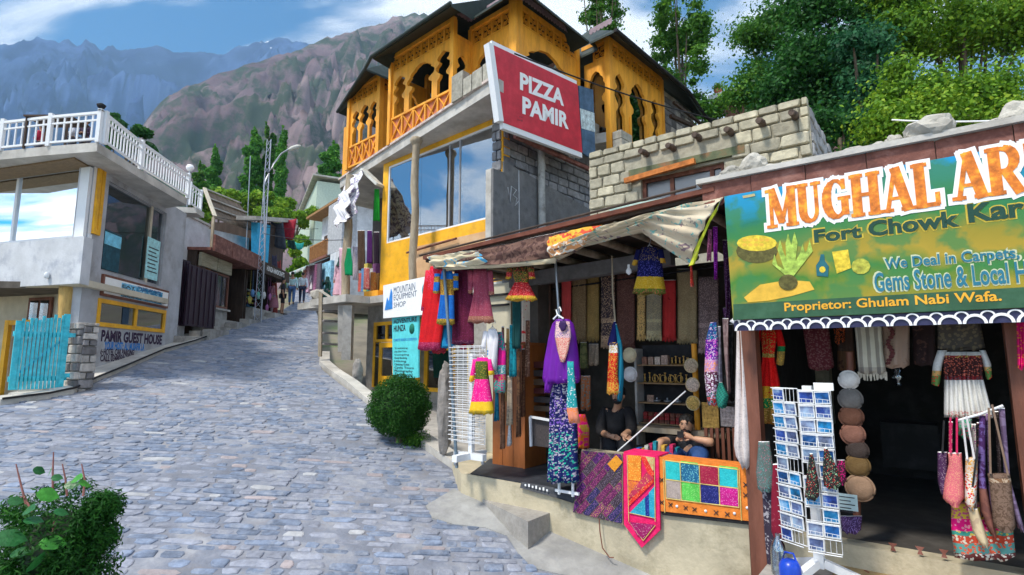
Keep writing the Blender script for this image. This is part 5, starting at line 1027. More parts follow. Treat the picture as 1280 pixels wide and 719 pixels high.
# ------------------------------------------------------------------ cloth helpers
M_=Frame(3.95,4.2,.793,-.608)
def rows_at(rows,t):
 v=rows[0][0]+(rows[-1][0]-rows[0][0])*t
 for a,b in zip(rows,rows[1:]):
  if v<=b[0]+1e-6:f=(v-a[0])/max(1e-6,b[0]-a[0]);f2=f;return v,a[1]+(b[1]-a[1])*f2,a[2]+(b[2]-a[2])*f2
 return rows[-1]
def garment_mb(F,rows,y,depth=.06,nr=14,nc=10,folds=3.5,amp=.018,seed=0,drop=0):
 """closed, hollow hanging cloth body whose outline on the plane y follows the rows"""
 mb=MB();ph=seed*1.7;uvb,uvp=[],[];r_=random.Random(seed)
 for i in range(nr+1):
  t=i/nr;v,uL,uR=rows_at(rows,t);a=F.hy(uL,v,y);b=F.hy(uR,v,y);
  for s_ in(0,1):
   for j in range(nc+1):
    if s_ and j in(0,nc):continue
    q=j/nc if not s_ else 1-j/nc;x=a[0]+(b[0]-a[0])*q;z=a[2]+(b[2]-a[2])*q;e=math.sqrt(max(0,1-(2*q-1)**2))**.7;d=depth*(.35+.65*t)*e
    rip=(amp*(.25+t)*math.sin(folds*6.283*q+ph+t*1.3)+amp*.5*math.sin(folds*11*q-ph+t*3))*(e*.8+.2)
    hem=(.014*math.sin(q*14+ph)+.01*math.sin(q*31)if i==nr else 0)
    mb.v.append((x,y+(-d if not s_ else d)+rip,z+hem));uvb.append((q,1-t));uvp.append((x-a[0]+0*q+s_*3.3,z))
 N=2*nc
 for i in range(nr):
  for k in range(N):mb.f.append((i*N+k,(i+1)*N+k,(i+1)*N+(k+1)%N,i*N+(k+1)%N));mb.m.append(0);mb.sm.append(True)
 mb.f.append(tuple(range(N)));mb.m.append(0);mb.sm.append(False);mb.f.append(tuple(nr*N+k for k in range(N-1,-1,-1)));mb.m.append(0);mb.sm.append(False)
 mb.uv={'band':uvb,'pos':uvp};return mb
def garment(name,label,cat,rows,y,m,F=None,depth=.05,sleeves=(),group=None,folds=4.5,amp=.02,seed=0,hanger=False,parts=(),nr=14,nc=12):
 F=F or M_;tp=F.hy((rows[0][1]+rows[0][2])/2,rows[0][0],y)
 if sleeves or hanger or parts:
  t=thing(name,label,cat,F,tp,group);part(t,'body',garment_mb(F,rows,y,depth,nr,nc,folds,amp,seed),m)
  for k,(sr_,sm_)in enumerate(sleeves):part(t,'sleeve',garment_mb(F,sr_,y-.012-.004*k,depth*.5,6,5,1,.004,seed+k),sm_)
  for nm_,rws,mm in parts:part(t,nm_,garment_mb(F,rws,y-.02,depth*1.05,8,8,folds,amp,seed),mm)
  if hanger:
   w=.08;part(t,'hanger',MB().tube([(tp[0]-w,y,tp[2]-.05),(tp[0],y,tp[2]+.03),(tp[0]+w,y,tp[2]-.05)],.008,5).tube([(tp[0],y,tp[2]+.03),(tp[0]+.015,y,tp[2]+.09),(tp[0]+.04,y,tp[2]+.11),(tp[0]+.05,y,tp[2]+.07)],.006,5),white_m)
  return t
 return single(name,label,cat,F,tp,garment_mb(F,rows,y,depth,nr,nc,folds,amp,seed),m,group)
def drape(name,label,cat,top,bot,y0,y1,m,F=None,nx=30,nz=8,amp=.03,folds=5,group=None,bulge=.06,th=.01):
 """cloth sheet between an upper and a lower outline, with thickness"""
 F=F or M_
 def pl(pts,t):
  x=t*(len(pts)-1);i=min(int(x),len(pts)-2);f=x-i;f=f*f*(3-2*f)*.5+f*.5;return pts[i][0]+(pts[i+1][0]-pts[i][0])*f,pts[i][1]+(pts[i+1][1]-pts[i][1])*f
 mb=MB();uvb,uvp=[],[]
 for s_ in(0,1):
  for i in range(nx+1):
   a=i/nx;A=Vector(F.hy(*pl(top,a),y0));B=Vector(F.hy(*pl(bot,a),y1))
   for j in range(nz+1):
    b=j/nz;p=A+(B-A)*b;p.y+=-bulge*math.sin(math.pi*b)+amp*math.sin(b*folds*3.1+a*7)+amp*.5*math.sin(a*23+b*5)+th*s_;mb.v.append(tuple(p));uvb.append((a,1-b));uvp.append((p.x,p.z))
 K=(nx+1)*(nz+1)
 for i in range(nx):
  for j in range(nz):k=i*(nz+1)+j;mb.f+=[(k,k+1,k+nz+2,k+nz+1),(K+k,K+k+nz+1,K+k+nz+2,K+k+1)];mb.m+=[0,0];mb.sm+=[True,True]
 for i in range(nx):
  for j in(0,nz):k=i*(nz+1)+j;mb.f.append((k,k+nz+1,K+k+nz+1,K+k));mb.m.append(0);mb.sm.append(False)
 for j in range(nz):
  for i in(0,nx):k=i*(nz+1)+j;mb.f.append((k,k+1,K+k+1,K+k));mb.m.append(0);mb.sm.append(False)
 mb.uv={'band':uvb,'pos':uvp};tp=F.hy(*top[0],y0);return single(name,label,cat,F,tp,mb,m,group)
RED,GOLD,PINK,NAVY,TEAL,PURP,MAROON,CREAM,GREEN,BLK,WHT=(.6,.012,.015),(.6,.36,.05),(.85,.015,.25),(.008,.01,.09),(.01,.25,.33),(.14,.012,.3),(.1,.008,.03),(.6,.52,.36),(.02,.25,.1),(.01,.01,.012),(.7,.7,.7)
BLUE=(.01,.14,.5);ORG=(.8,.22,.02)
# ------------------------------------------------------------------ carpet shop: structure
cs=thing('clothes_shop','open fronted clothes shop on a raised concrete platform under a pole roof','shop',M_,(-6,0,.4))
FLZ=1.6
base_m=mat('yellowish_concrete',(.5,.44,.31),vs=2,var=.2,bump=.35,bs=20,stain=.7,sc=(.2,.17,.1),ss=1.6)
pl_=[(-6.55,.55),(-5.75,-.12),(-2.08,-.12),(-2.08,2.6),(-6.55,2.6)]
m=MB();m.prismz(pl_,.2,FLZ);part(cs,'platform',m,base_m)
m=MB();m.box(-3.88,-2.16,-.11,.08,FLZ+.002,2.08);part(cs,'low_front_wall',m,base_m)
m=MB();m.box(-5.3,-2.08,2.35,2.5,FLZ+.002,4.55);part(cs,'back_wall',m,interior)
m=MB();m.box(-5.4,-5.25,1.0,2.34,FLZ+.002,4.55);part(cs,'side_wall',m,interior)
a,b=x_(M_,613,380,1.5),x_(M_,643,380,1.5);m=MB();m.box(a,b,1.4,1.5,FLZ+.002,4.4);part(cs,'cream_wall',m,mat('cream_wall',(.6,.56,.42),var=.15,stain=.3,ss=3))
for v in(349,368,381):q=M_.hy(628,v,1.36);part(cs,'wall_bar',MB().box(a+.05,b-.02,1.34,1.39,q[2]-.015,q[2]+.015),black_m)
rz0,rz1=M_.hy(546,320,-.4),M_.hy(872,243,-.4);roofz=lambda x:rz0[2]+(rz1[2]-rz0[2])*(x-rz0[0])/(rz1[0]-rz0[0])
m=MB();m.slab([(-6.25,-.38,roofz(-6.25)),(-2.15,-.38,roofz(-2.2)),(-2.15,2.7,roofz(-2.2)+.1),(-6.25,2.7,roofz(-6.25)+.1)],.05);part(cs,'roof',m,dark_wood)
m=MB();m.bar((-6.25,-.41,roofz(-6.25)+.01),(-2.15,-.41,roofz(-2.15)+.01),.05,.05);part(cs,'roof_edge',m,mat('red_brown_edge',(.16,.05,.03)))
for k in range(9):x=-6.1+k*.47;part(cs,'roof_log',MB().tube([(x,-.33,roofz(x)-.11),(x+.02,1.2,roofz(x)-.09),(x,2.3,roofz(x)-.08)],[.05,.055,.06],8),log_wood)
a=M_.hy(640,335,1.0);b=M_.hy(795,300,1.0);part(cs,'lintel_beam',MB().bar((a[0],1.0,4.33),(b[0]+.5,1.0,4.42),.16,.2),mat('dusty_beam',(.2,.2,.2)))
m=MB();m.box(-6.5,-5.9,-.2,-.0,FLZ-.02,FLZ)
def pole(label,pts,r,m=steel,name='pole'):return single(name,label,'pole',M_,pts[0],MB().tube(pts,r,8),m)
pole('thin grey metal pole holding up the left end of the cloth awning',[M_.hy(571,585,-.35),M_.hy(562,430,-.35),M_.hy(555,335,-.35)],.022,mat('blue_grey_pole',(.16,.22,.27),metal=.3,rough=.5))
pole('slim pole above the purple dress under the awning',[M_.hy(699,398,.0),M_.hy(694,322,.0)],.018,steel)
pole('thin pale rope hanging beside the navy child dress',[M_.hy(769,402,.3),M_.hy(766,365,.3),M_.hy(765,320,.3)],.012,log_wood,'rope')
flor=textile('floral_cream_cloth',[(0,CREAM,(.1,.45,.45)),(.97,CREAM,PINK)],'noise',9,.44,accent2=(.55,.2,.15));stripe=textile('striped_cream_cloth',[(0,(.55,.46,.33),(.22,.15,.17)),(.5,(.55,.48,.36),(.25,.22,.2))],'noise',14,.42,accent2=(.15,.4,.38));browncl=textile('brown_sacking',[(0,(.16,.09,.07),(.08,.04,.035))],'noise',12,.5);orcl=textile('orange_pattern_cloth',[(0,(.65,.3,.12),(.75,.7,.6)),(.5,(.7,.4,.05),(.6,.08,.04))],'noise',14,.5)
drape('awning_cloth','brown sacking draped over the awning edge','cloth',((585,314),(640,303),(700,290),(735,287)),((572,332),(625,331),(680,323),(712,316)),-.4,-.5,browncl,amp=.025)
drape('awning_cloth','cream cloth with blue blotches at the left tip of the awning','cloth',((534,318),(560,318),(600,312)),((545,334),(575,334),(612,330)),-.42,-.52,textile('cream_blue_cloth',[(0,CREAM,(.1,.4,.65))],'noise',7,.4),amp=.04)
drape('awning_cloth','narrow cream cloth edge under the brown sacking','cloth',((548,332),(620,330),(700,322)),((560,338),(620,335),(695,329)),-.45,-.43,textile('plain_cream',[(0,CREAM,(.4,.36,.28))],'noise',6,.4),amp=.02,nz=4)
drape('awning_cloth','orange patterned cloth bunched in the middle of the awning','cloth',((686,296),(715,288),(752,281)),((688,322),(705,317),(730,306)),-.46,-.52,orcl,amp=.02)
drape('awning_cloth','long cream cloth swooping along the awning to its hanging corner','cloth',((735,287),(790,273),(850,258),(904,246)),((690,329),(735,308),(800,290),(862,331)),-.44,-.42,stripe,amp=.035,folds=9,nx=50,nz=18,bulge=.12)
drape('awning_cloth','yellow green hem strip down the hanging corner of the awning','cloth',((902,247),(897,262)),((861,333),(868,330)),-.46,-.46,textile('lime_hem',[(0,(.6,.65,.05),(.5,.5,.1))],'noise',10,.4),amp=.01,nx=4)
pole('thin dark rod along the roof edge above the awning cloths',[(-6.25,-.5,roofz(-6.25)+.03),(-2.3,-.5,roofz(-2.3)+.05)],.015,dark_wood,'rod')
a=M_.hy(762,262,.2);b=M_.hy(858,245,.2);m=MB();m.slab([(a[0],.2,a[2]),(b[0],.2,b[2]),(b[0],.6,b[2]+.15),(a[0],.6,a[2]+.15)],.02);single('roof_sheet','pale green translucent sheet lying on the clothes shop roof','roof sheet',M_,a,m,mat('pale_green_sheet',(.35,.5,.45),rough=.3))
# ------------------------------------------------------------------ clothes hung on the left
redt=textile('red_embroidered',[(0,(.35,.01,.06),(.7,.15,.3)),(.09,RED,(.4,.0,.02)),(.72,RED,(.8,.1,.3))],'dots',60,.3)
garment('dress','long red dress with pink embroidery hung first under the awning','dress',((333,538,556),(345,535,559),(395,527,556),(437,522,550)),-.22,redt,sleeves=((((338,532,539),(360,529,536),(388,526,532)),redt),),group='garments hung under the awning')
redd=textile('red_dark',[(0,(.3,.01,.03),(.5,.1,.1)),(.2,(.5,.01,.02),(.3,0,.01))],'dots',50,.3)
garment('dress','dark red dress half hidden behind the long red and the blue one','dress',((340,552,562),(400,545,565),(441,541,556)),-.08,redd,group='garments hung under the awning')
blut=textile('blue_dress_cloth',[(0,(.25,.18,.03),GOLD),(.1,BLUE,(.01,.08,.35)),(.55,(.2,.1,.02),GOLD),(.85,BLUE,(.02,.2,.6))],'dots',55,.4)
garment('dress','bright blue dress with a gold embroidered yoke','dress',((339,552,565),(350,550,568),(366,551,567),(405,546,568)),-.3,blut,sleeves=((((342,543,551),(366,541,549)),blut),(((342,566,573),(362,567,573)),blut)),group='garments hung under the awning',hanger=True)
garment('skirt','blue skirt showing below the blue dress','skirt',((404,552,566),(434,550,569)),-.15,textile('blue_plain',[(0,(.01,.2,.4),(.01,.1,.3))],'noise',10,.4),group='garments hung under the awning')
mart=textile('maroon_velvet',[(0,(.12,.02,.06),(.4,.15,.2)),(.05,MAROON,(.2,.02,.1))],'dots',35,.25)
garment('shawl','long dark maroon shawl hung between the blue and the rose dress','shawl',((334,568,588),(380,566,592),(430,564,593)),-.18,mart,depth=.03,group='garments hung under the awning')
rose=textile('dusky_rose',[(0,(.3,.12,.08),(.6,.3,.25)),(.12,(.3,.05,.09),(.45,.15,.2))],'dots',45,.25)
garment('dress','dusky rose dress with a spangled hem','dress',((336,592,608),(350,590,612),(365,592,611),(403,584,618)),-.2,rose,sleeves=((((338,584,592),(366,585,591)),rose),(((338,609,616),(368,611,618)),rose)),group='garments hung under the awning')
garment('cloth_bundle','bright red cloth end hanging above the wire rack','cloth',((428,574,592),(436,574,591)),-.1,redt,depth=.03)
kid=textile('kid_dress_cloth',[(0,(.45,.3,.02),(.9,.7,.1)),(.12,(.35,.01,.015),(.8,.2,.2)),(.5,(.03,.09,.02),GOLD),(.8,(.015,.03,.01),(.3,.3,.05))],'dots',60,.38,accent2=(.7,.05,.05))
garment('child_dress','small dark green and red child dress with a gold hem under the awning','dress',((331,642,658),(346,641,662),(352,645,659),(375,631,672)),-.25,kid,sleeves=((((333,634,642),(348,632,639)),kid),(((333,658,667),(348,662,669)),kid)),depth=.07)
garment('trousers','dark teal trousers hung below the child dress','trousers',((376,640,651),(435,641,650)),.0,textile('dark_teal_cloth',[(0,(.01,.06,.06),(.01,.1,.1))],'noise',9,.4),depth=.03)
pnk=textile('hot_pink_cloth',[(0,(.55,.35,.02),(.05,.2,.1)),(.06,(.8,.5,.02),(.9,.6,.1)),(.22,PINK,(.9,.3,.5)),(.62,(.08,.12,.02),GOLD),(.94,PINK,PINK)],'dots',40,.22)
garment('child_dress','hot pink child dress with a yellow hem on the wire rack','dress',((447,597,609),(452,594,611),(468,596,609),(517,587,617)),-.38,pnk,sleeves=((((449,591,597),(476,587,593)),textile('pink_sleeve',[(0,(.8,.5,.02),GOLD),(.25,PINK,(.9,.2,.4))],'dots',30,.2)),(((449,609,614),(468,612,617)),textile('pink_sleeve',[],''))),hanger=True,depth=.08)
garment('shirt','white child shirt with a blue motif beside the pink dress','shirt',((411,611,620),(420,609,623),(462,610,620)),-.1,textile('white_shirt_cloth',[(0,(.75,.75,.78),(.7,.7,.75)),(.35,(.75,.75,.78),(.05,.25,.65)),(.6,(.75,.75,.78),(.75,.75,.78))],'noise',9,.45),sleeves=((((414,604,610),(435,601,607)),textile('white_shirt_cloth',[],'')),),hanger=True)
garment('dress','pink and turquoise patterned dress hung behind the white shirt','dress',((415,622,628),(440,619,632),(490,618,631)),.0,textile('pink_turq',[(0,(.1,.5,.45),PINK),(.2,PINK,(.7,.4,.1)),(.3,(.1,.45,.45),WHT),(.45,(.7,.02,.3),PINK),(.7,(.05,.3,.3),PINK)],'dots',30,.4))
for(u0,u1,v0,v1,c,c2,lab)in((626,631,408,560,(.2,.1,.06),(.3,.16,.1),'long brown scarf hung beside the pink and turquoise dress'),(632,637,410,500,(.35,.2,.08),(.5,.3,.12),'tan scarf hung among the scarves by the wooden panel'),(636,646,406,470,(.01,.24,.3),(.01,.15,.2),'teal scarf hung in front of the wooden panel'),(633,641,470,530,(.5,.4,.28),(.3,.25,.2),'beige fringed scarf end against the wooden panel'),(635,639,525,556,WHT,(.5,.5,.5),'white scarf tail against the wooden panel'),(646,651,420,545,(.1,.05,.03),(.2,.1,.05),'dark brown scarf right of the teal scarf'),(618,624,490,525,(.01,.15,.25),(.0,.1,.2),'dark teal cloth end below the pink and turquoise dress')):
 garment('scarf',lab,'scarf',((v0,u0+1,u1-1),(v1,u0,u1)),.05+.02*(u0%3),textile('scarf_%d'%u0,[(0,c,c2)],'noise',14,.5),depth=.025,folds=2,group='scarves by the wooden panel')
a=M_.hy(616,440,.6);b=M_.hy(655,566,.6);t=thing('wooden_cabinet','orange brown wooden cabinet behind the hanging scarves','cabinet',M_,(a[0],.6,FLZ));w_=b[0]-a[0];cw=mat('orange_brown_panel',(.33,.1,.02),vs=3,var=.4,stretch=(1,1,.25),rough=.45)
for k in range(3):part(t,'plank',MB().box(a[0]+w_*k/3+.004,a[0]+w_*(k+1)/3-.004,.6,.64,FLZ+.01,a[2]),cw)
part(t,'side_board',MB().box(b[0],b[0]+.03,.58,1.1,FLZ+.01,a[2]+.1),cw);part(t,'top_board',MB().box(a[0]-.03,b[0]+.05,.57,1.1,a[2]+.101,a[2]+.13),cw)
def wire_rack():
 y=-.3;a=M_.hy(566,433,y);b=M_.hy(606,556,y);fl=M_.hy(587,578,y)[2];t=thing('wire_rack','tall white wire display rack on a wheeled cross base','rack',M_,(a[0],y,fl))
 n=7;
 for k in range(n):x=a[0]+(b[0]-a[0])*k/(n-1);part(t,'wire',MB().tube([(x,y,b[2]),(x,y,a[2])],.005,4,smooth=False),white_m)
 for k in range(23):z=b[2]+(a[2]-b[2])*k/22;part(t,'wire',MB().tube([(a[0],y-.006,z),(b[0],y-.006,z)],.0045,4,smooth=False),white_m)
 for k in range(11):z=b[2]+(a[2]-b[2])*(k+.3)/11;part(t,'wire_pocket',MB().tube([(a[0],y,z),(a[0]+.03,y-.09,z),(b[0]-.03,y-.09,z),(b[0],y,z)],.005,4).tube([(a[0],y,z+.06),(a[0]+.03,y-.1,z+.06),(b[0]-.03,y-.1,z+.06),(b[0],y,z+.06)],.005,4),white_m)
 xm=(a[0]+b[0])/2+.03;part(t,'column',MB().box(xm-.03,xm+.03,y+.01,y+.07,fl+.1,a[2]-.1),white_m)
 part(t,'base_bar',MB().box(xm-.25,xm+.25,y-.03,y+.05,fl+.04,fl+.12),white_m);part(t,'base_bar',MB().box(xm-.04,xm+.04,y-.28,y-.031,fl+.04,fl+.12).box(xm-.04,xm+.04,y+.051,y+.3,fl+.04,fl+.12),white_m)
 for dx,dy in((-.23,0),(.23,0),(0,-.26),(0,.28)):part(t,'castor',MB().lathe((xm+dx,y+dy,fl+.02),[(.02,-.02),(.025,0),(.02,.02)],8),steel)
 return fl
rf=wire_rack();m=MB();a=M_.hy(575,432,-.28)
pole('yellowish wooden pole behind the wire rack',[M_.hy(588,540,-.15),M_.hy(586,425,-.15)],.03,mat('yellow_pole',(.6,.45,.2)),'post')
rub=mat('black_rubber_mat',(.03,.035,.045),rough=.6,var=.4,vs=4,bump=.2)
m=MB();pts=[M_.hz(u,v,FLZ+.012)for u,v in((588,592),(612,574),(660,571),(715,588),(738,592),(737,618),(700,612),(655,604))];m.prismz([(p[0],max(p[1],-.118))for p in pts],FLZ+.004,FLZ+.014);single('floor_mat','large black mat covering the shop platform','mat',M_,pts[0],m,rub)
drape('floor_mat','black mat edge with a row of white marks folded over the platform edge','mat',((652,602),(700,611),(722,617)),((650,610),(690,621),(716,629)),-.13,-.16,rub,amp=.004,nz=3,bulge=.0)
mat_=[o for o in COL.objects if o.get('label','').startswith('black mat edge')][0]
for k in range(7):q=M_.hy(656+k*4.5,607.5+k*1.1,-.172);part(mat_,'white_mark',MB().box(q[0],q[0]+.022,-.176,-.17,q[2],q[2]+.022+.012*(k%2)),paper)
zt_=1.32;pts=[M_.hz(u,v,zt_)for u,v in((690,640),(660,652),(560,603),(585,596))];m=MB();m.prismz([(p[0],p[1])for p in pts],.4,zt_);single('concrete_step','worn concrete step block before the shop platform','step',M_,pts[0],m,concrete)
m=MB();rg=[road_hit(u,v)for u,v in((838,719),(742,660),(668,668),(560,606),(600,600),(700,640))];
m=MB();q=[M_.loc(p)for p in rg];n_=14
for k in range(n_):
 f=k/n_;x=-5.9+4.2*f;x2=-5.9+4.2*(f+1/n_);w0,w1=.5+.18*math.sin(k*1.3),.5+.18*math.sin(k*1.3+1.3)
 P0,P1,P2,P3=[M_.w((a_,b_,0))for a_,b_ in((x,-.12-w0),(x2,-.12-w1),(x2,-.1),(x,-.1))]
 m.slab([(*M_.loc((p.x,p.y,0))[:2],road_z(p.x,p.y)+h_)for p,h_ in((P0,.015),(P1,.015),(P2,.09),(P3,.09))],.3)
struct('concrete_apron',M_,m,mat('dusty_apron',(.3,.3,.29),vs=2,var=.3,bump=.4,bs=15,stain=.5,sc=(.2,.2,.22),ss=2.5))
# ------------------------------------------------------------------ purple dress on its stand
y=-.22;t=thing('mannequin_dress','purple embroidered kaftan over a long patterned skirt on a stand','dress',M_,M_.hy(703,606,y))
kaf=textile('purple_satin',[(0,PURP,(.3,.1,.45)),(.1,PURP,PURP)],'dots',14,.18,rough=.45);skt=textile('patterned_skirt',[(0,(.01,.02,.12),(.02,.45,.3)),(.45,(.01,.015,.1),(.2,.1,.5)),(.8,(.02,.02,.15),WHT),(.88,(.7,.25,.1),PINK)],'dots',26,.42,accent2=(.45,.4,.5))
part(t,'skirt',garment_mb(M_,((462,690,718),(520,687,721),(575,686,722),(601,686,724)),y,.12,16,18,5,.03,3),skt)
part(t,'kaftan',garment_mb(M_,((399,696,711),(405,690,717),(420,686,720),(450,682,723),(472,681,724),(478,683,722)),y-.05,.13,14,14,4,.025,5),kaf)
part(t,'kaftan',garment_mb(M_,((450,682,700),(472,681,694),(490,682,687)),y-.1,.06,8,8,2,.01,6),kaf,'purple tail of the kaftan')
part(t,'embroidered_yoke',garment_mb(M_,((402,695,712),(420,693,714),(440,697,710),(452,701,706)),y-.17,.02,8,8,1,.004,1),textile('rose_embroidery',[(0,(.7,.45,.35),(.6,.02,.06)),(.6,(.75,.5,.45),(.1,.05,.3))],'dots',60,.4))
part(t,'neck_shade_patch',garment_mb(M_,((401,700,707),(408,698,709),(413,701,706)),y-.2,.008,4,5,1,.001,1),mat('purple_shadow',(.03,.005,.08)))  # dark patch over the yoke paints the shade inside the neckline
part(t,'scarf',garment_mb(M_,((452,709,717),(480,710,719),(510,708,722),(528,712,725)),y-.16,.05,10,8,2,.012,2),textile('teal_scarf',[(0,(.7,.25,.15),ORG),(.25,(.02,.3,.32),WHT),(.95,(.02,.3,.32),GREEN)],'dots',22,.25))
q=M_.hy(700,395,y-.05);part(t,'hanger',MB().tube([(q[0]-.06,y-.1,q[2]-.04),(q[0],y-.1,q[2]+.01),(q[0]+.08,y-.1,q[2]-.04)],.012,6).tube([(q[0],y-.1,q[2]),(q[0]-.02,y-.1,q[2]+.07),(q[0]+.03,y-.1,q[2]+.1),(q[0]+.05,y-.1,q[2]+.05)],.009,5),white_m)
a,b=M_.hy(699,612,y),M_.hy(716,608,y);part(t,'stand',MB().tube([(a[0],y,FLZ-.02),(a[0],y,FLZ+.5)],.018,6).tube([(b[0],y,FLZ-.02),(b[0],y,FLZ+.5)],.018,6).bar((a[0]-.05,y,FLZ+.02),(b[0]+.08,y,FLZ+.02),.03),white_m)
# ------------------------------------------------------------------ shawls on the back wall
shw=[(652,664,376,434,(.5,.42,.33),(.5,.04,.04),'cream shawl with red motifs at the left of the back wall',16),(665,689,345,431,(.07,.04,.03),(.17,.1,.07),'dark brown shawl right of the cream one',22),(689,701,345,430,(.04,.025,.02),(.4,.3,.18),'near black shawl with a beige motif behind the purple dress',9),(702,714,337,404,(.42,.05,.05),(.4,.05,.05),'plain red shawl behind the purple dress',9),(714,733,338,424,(.14,.09,.045),(.24,.17,.09),'brown gold shawl right of the plain red one',60),(733,749,337,422,(.2,.13,.045),(.3,.2,.07),'mustard brown shawl with an orange tint',50),(751,769,341,430,(.035,.025,.03),(.3,.2,.13),'dark shawl with a beige round medallion',34),(770,794,341,432,(.07,.03,.025),(.14,.07,.05),'dark maroon brown shawl near the navy child dress',50),(796,807,368,420,(.42,.27,.1),(.15,.1,.05),'tan striped shawl below the navy child dress',30),(808,827,362,420,(.16,.14,.1),(.3,.26,.15),'grey gold shawl below the navy child dress',55),(828,845,350,421,(.3,.02,.02),(.15,.01,.01),'deep red shawl with a triangle pattern',20),(846,872,336,424,(.2,.15,.08),(.3,.24,.14),'pale tan shawl with a golden fringe',60),(873,899,346,436,(.1,.07,.07),(.25,.18,.17),'brown shawl with a dark checked band',40)]
for k,(u0,u1,v0,v1,c,c2,lab,sc_)in enumerate(shw):
 c,c2=tuple(q*1.7 for q in c),tuple(q*1.7 for q in c2);bands=[(0,c,c2)]if k%3 else[(0,c2,c),(.12,c,c2),(.3,c2,c),(.36,c,c2)];y=1.25+.05*(k%3);tm=textile('shawl_cloth_%d'%k,bands,('noise','dots')[sc_>25],sc_,.35)
 t=thing('shawl',lab,'shawl',M_,M_.hy(u0,v0,y),'shawls on the back wall of the clothes shop');part(t,'cloth',garment_mb(M_,((v0,u0,u1),(v1,u0,u1)),y,.02,10,12,3,.008,k),tm)
 a,b=M_.hy(u0,v1,y),M_.hy(u1,v1,y);fm_=MB();n=int((u1-u0)*1.1)
 for j in range(n):x=a[0]+(b[0]-a[0])*(j+.5)/n;fm_.bar((x,y,a[2]+.005),(x+.006*math.sin(j*3),y-.005,a[2]-.06-.015*math.sin(j*5)),.009,.006)
 part(t,'fringe',fm_,tm,None,'stuff')
m=MB();m.tube([(-5.2,1.3,4.2),(-2.2,1.3,4.32)],.015,6);single('shawl_rail','dark rail holding the row of shawls','rail',M_,(-5.2,1.3,4.2),m,black_m)
nav=textile('navy_dress_cloth',[(0,(.1,.15,.02),(.6,.1,.1)),(.1,(.6,.36,.02),(.7,.5,.1)),(.36,NAVY,(.1,.1,.5)),(.7,NAVY,(.3,.22,.1))],'dots',40,.3)
garment('child_dress','navy blue child dress with a yellow gold hem','dress',((309,802,822),(330,797,828),(345,796,829),(367,790,833)),.25,nav,sleeves=((((312,795,802),(331,790,796)),textile('navy_sleeve',[(0,GOLD,(.6,.3,.02)),(.3,NAVY,NAVY)],'dots',20,.3)),(((312,822,829),(328,826,832)),textile('navy_sleeve',[],''))),hanger=True,depth=.08)
q=M_.hy(786,338,.2);m=MB();m.lathe(q,[(.005,-.055),(.035,-.03),(.035,.0),(.015,.03),(.015,.07)],10);single('light_bulb','unlit white light bulb left of the navy child dress','lamp',M_,q,m,mat('opal_glass',(.9,.9,.92)))
for lab,r_,yy,c in(('purple and pink scarf rolled at the right end of the awning',((287,885,890),(325,883,889)),-.15,(.5,.15,.3)),('magenta and violet scarf hanging right of the awning corner',((283,891,897),(330,892,897),(348,893,896)),-.15,(.35,.02,.4)),('black scarf with pink dots beside the big sign',((300,903,912),(385,907,914)),-.05,(.05,.01,.05)),('thin red cord hanging below the awning corner',((325,862,864),(356,864,866)),-.3,(.6,.05,.03)),('black scarf with a yellow spot by the post top',((385,903,912),(402,906,913)),-.02,(.08,.06,.01))):
 garment('scarf',lab,'scarf',r_,yy,textile('sc_'+lab[:9],[(0,c,tuple(min(1,x*2+.1)for x in c))],'dots',40,.3),depth=.02,folds=1.5)
y=1.05;a=M_.hy(799,436,y);b=M_.hy(862,531,y);t=thing('display_cabinet','dark display cabinet with shelves of brass and boxes','cabinet',M_,(a[0],y,b[2]))
part(t,'back_board',MB().box(a[0]-.05,b[0]+.05,y+.2,y+.23,b[2]-.3,a[2]+.05),black_m);zsh=[M_.hy(830,v,y)[2]for v in(456,479,504,530)]
for z in zsh:part(t,'shelf_board',MB().box(a[0]-.04,b[0]+.04,y,y+.2,z-.015,z),mat('shelf_edge',(.25,.16,.08)))
part(t,'side_board',MB().box(a[0]-.07,a[0]-.041,y-.02,y+.2,b[2]-.3,a[2]),mat('pale_frame',(.4,.4,.38)));part(t,'counter',MB().box(a[0]-.07,b[0]+.5,y-.25,y+.2,b[2]-.1,b[2]-.04),log_wood)
brass=mat('brass',(.55,.35,.1),metal=.8,rough=.35,bump=0);xs=lambda f:a[0]+(b[0]-a[0])*f
bxm=[mat('carved_box_%d'%k,c,vs=60,var=.6,bump=.3)for k,c in enumerate(((.25,.12,.08),(.3,.2,.15),(.5,.42,.35),(.35,.25,.2)))]
for k in range(4):single('carved_box',('plain reddish','brown patterned','pale chequered','larger pale framed')[k]+' carved box on the top cabinet shelf','box',M_,(xs(.03+k*.14),y,zsh[0]),MB().box(xs(.03+k*.14),xs(.13+k*.145+.02*(k==3)),y+.03,y+.12,zsh[0]+.001,zsh[0]+.1+.02*(k==3)),bxm[k],'carved boxes on the cabinet shelf')
def stick(x,z,h):return MB().lathe((x,y+.08,z+.001),[(.03,0),(.012,.02),(.008,h*.4),(.014,h*.5),(.007,h*.6),(.008,h*.85),(.018,h*.95),(.016,h)],8)
for k in range(5):single('candlestick','small brass candlestick on the top shelf right of the boxes','candlestick',M_,(xs(.65+k*.08),y,zsh[0]),stick(xs(.65+k*.08),zsh[0],.09+.02*(k%2)),brass,'brass candlesticks, top shelf')
for k in range(9):single('candlestick','brass candlestick in the crowded second shelf row','candlestick',M_,(xs(.05+k*.11),y,zsh[1]),stick(xs(.05+k*.11),zsh[1],.11+.02*(k%3==1)),brass,'brass candlesticks, second shelf')
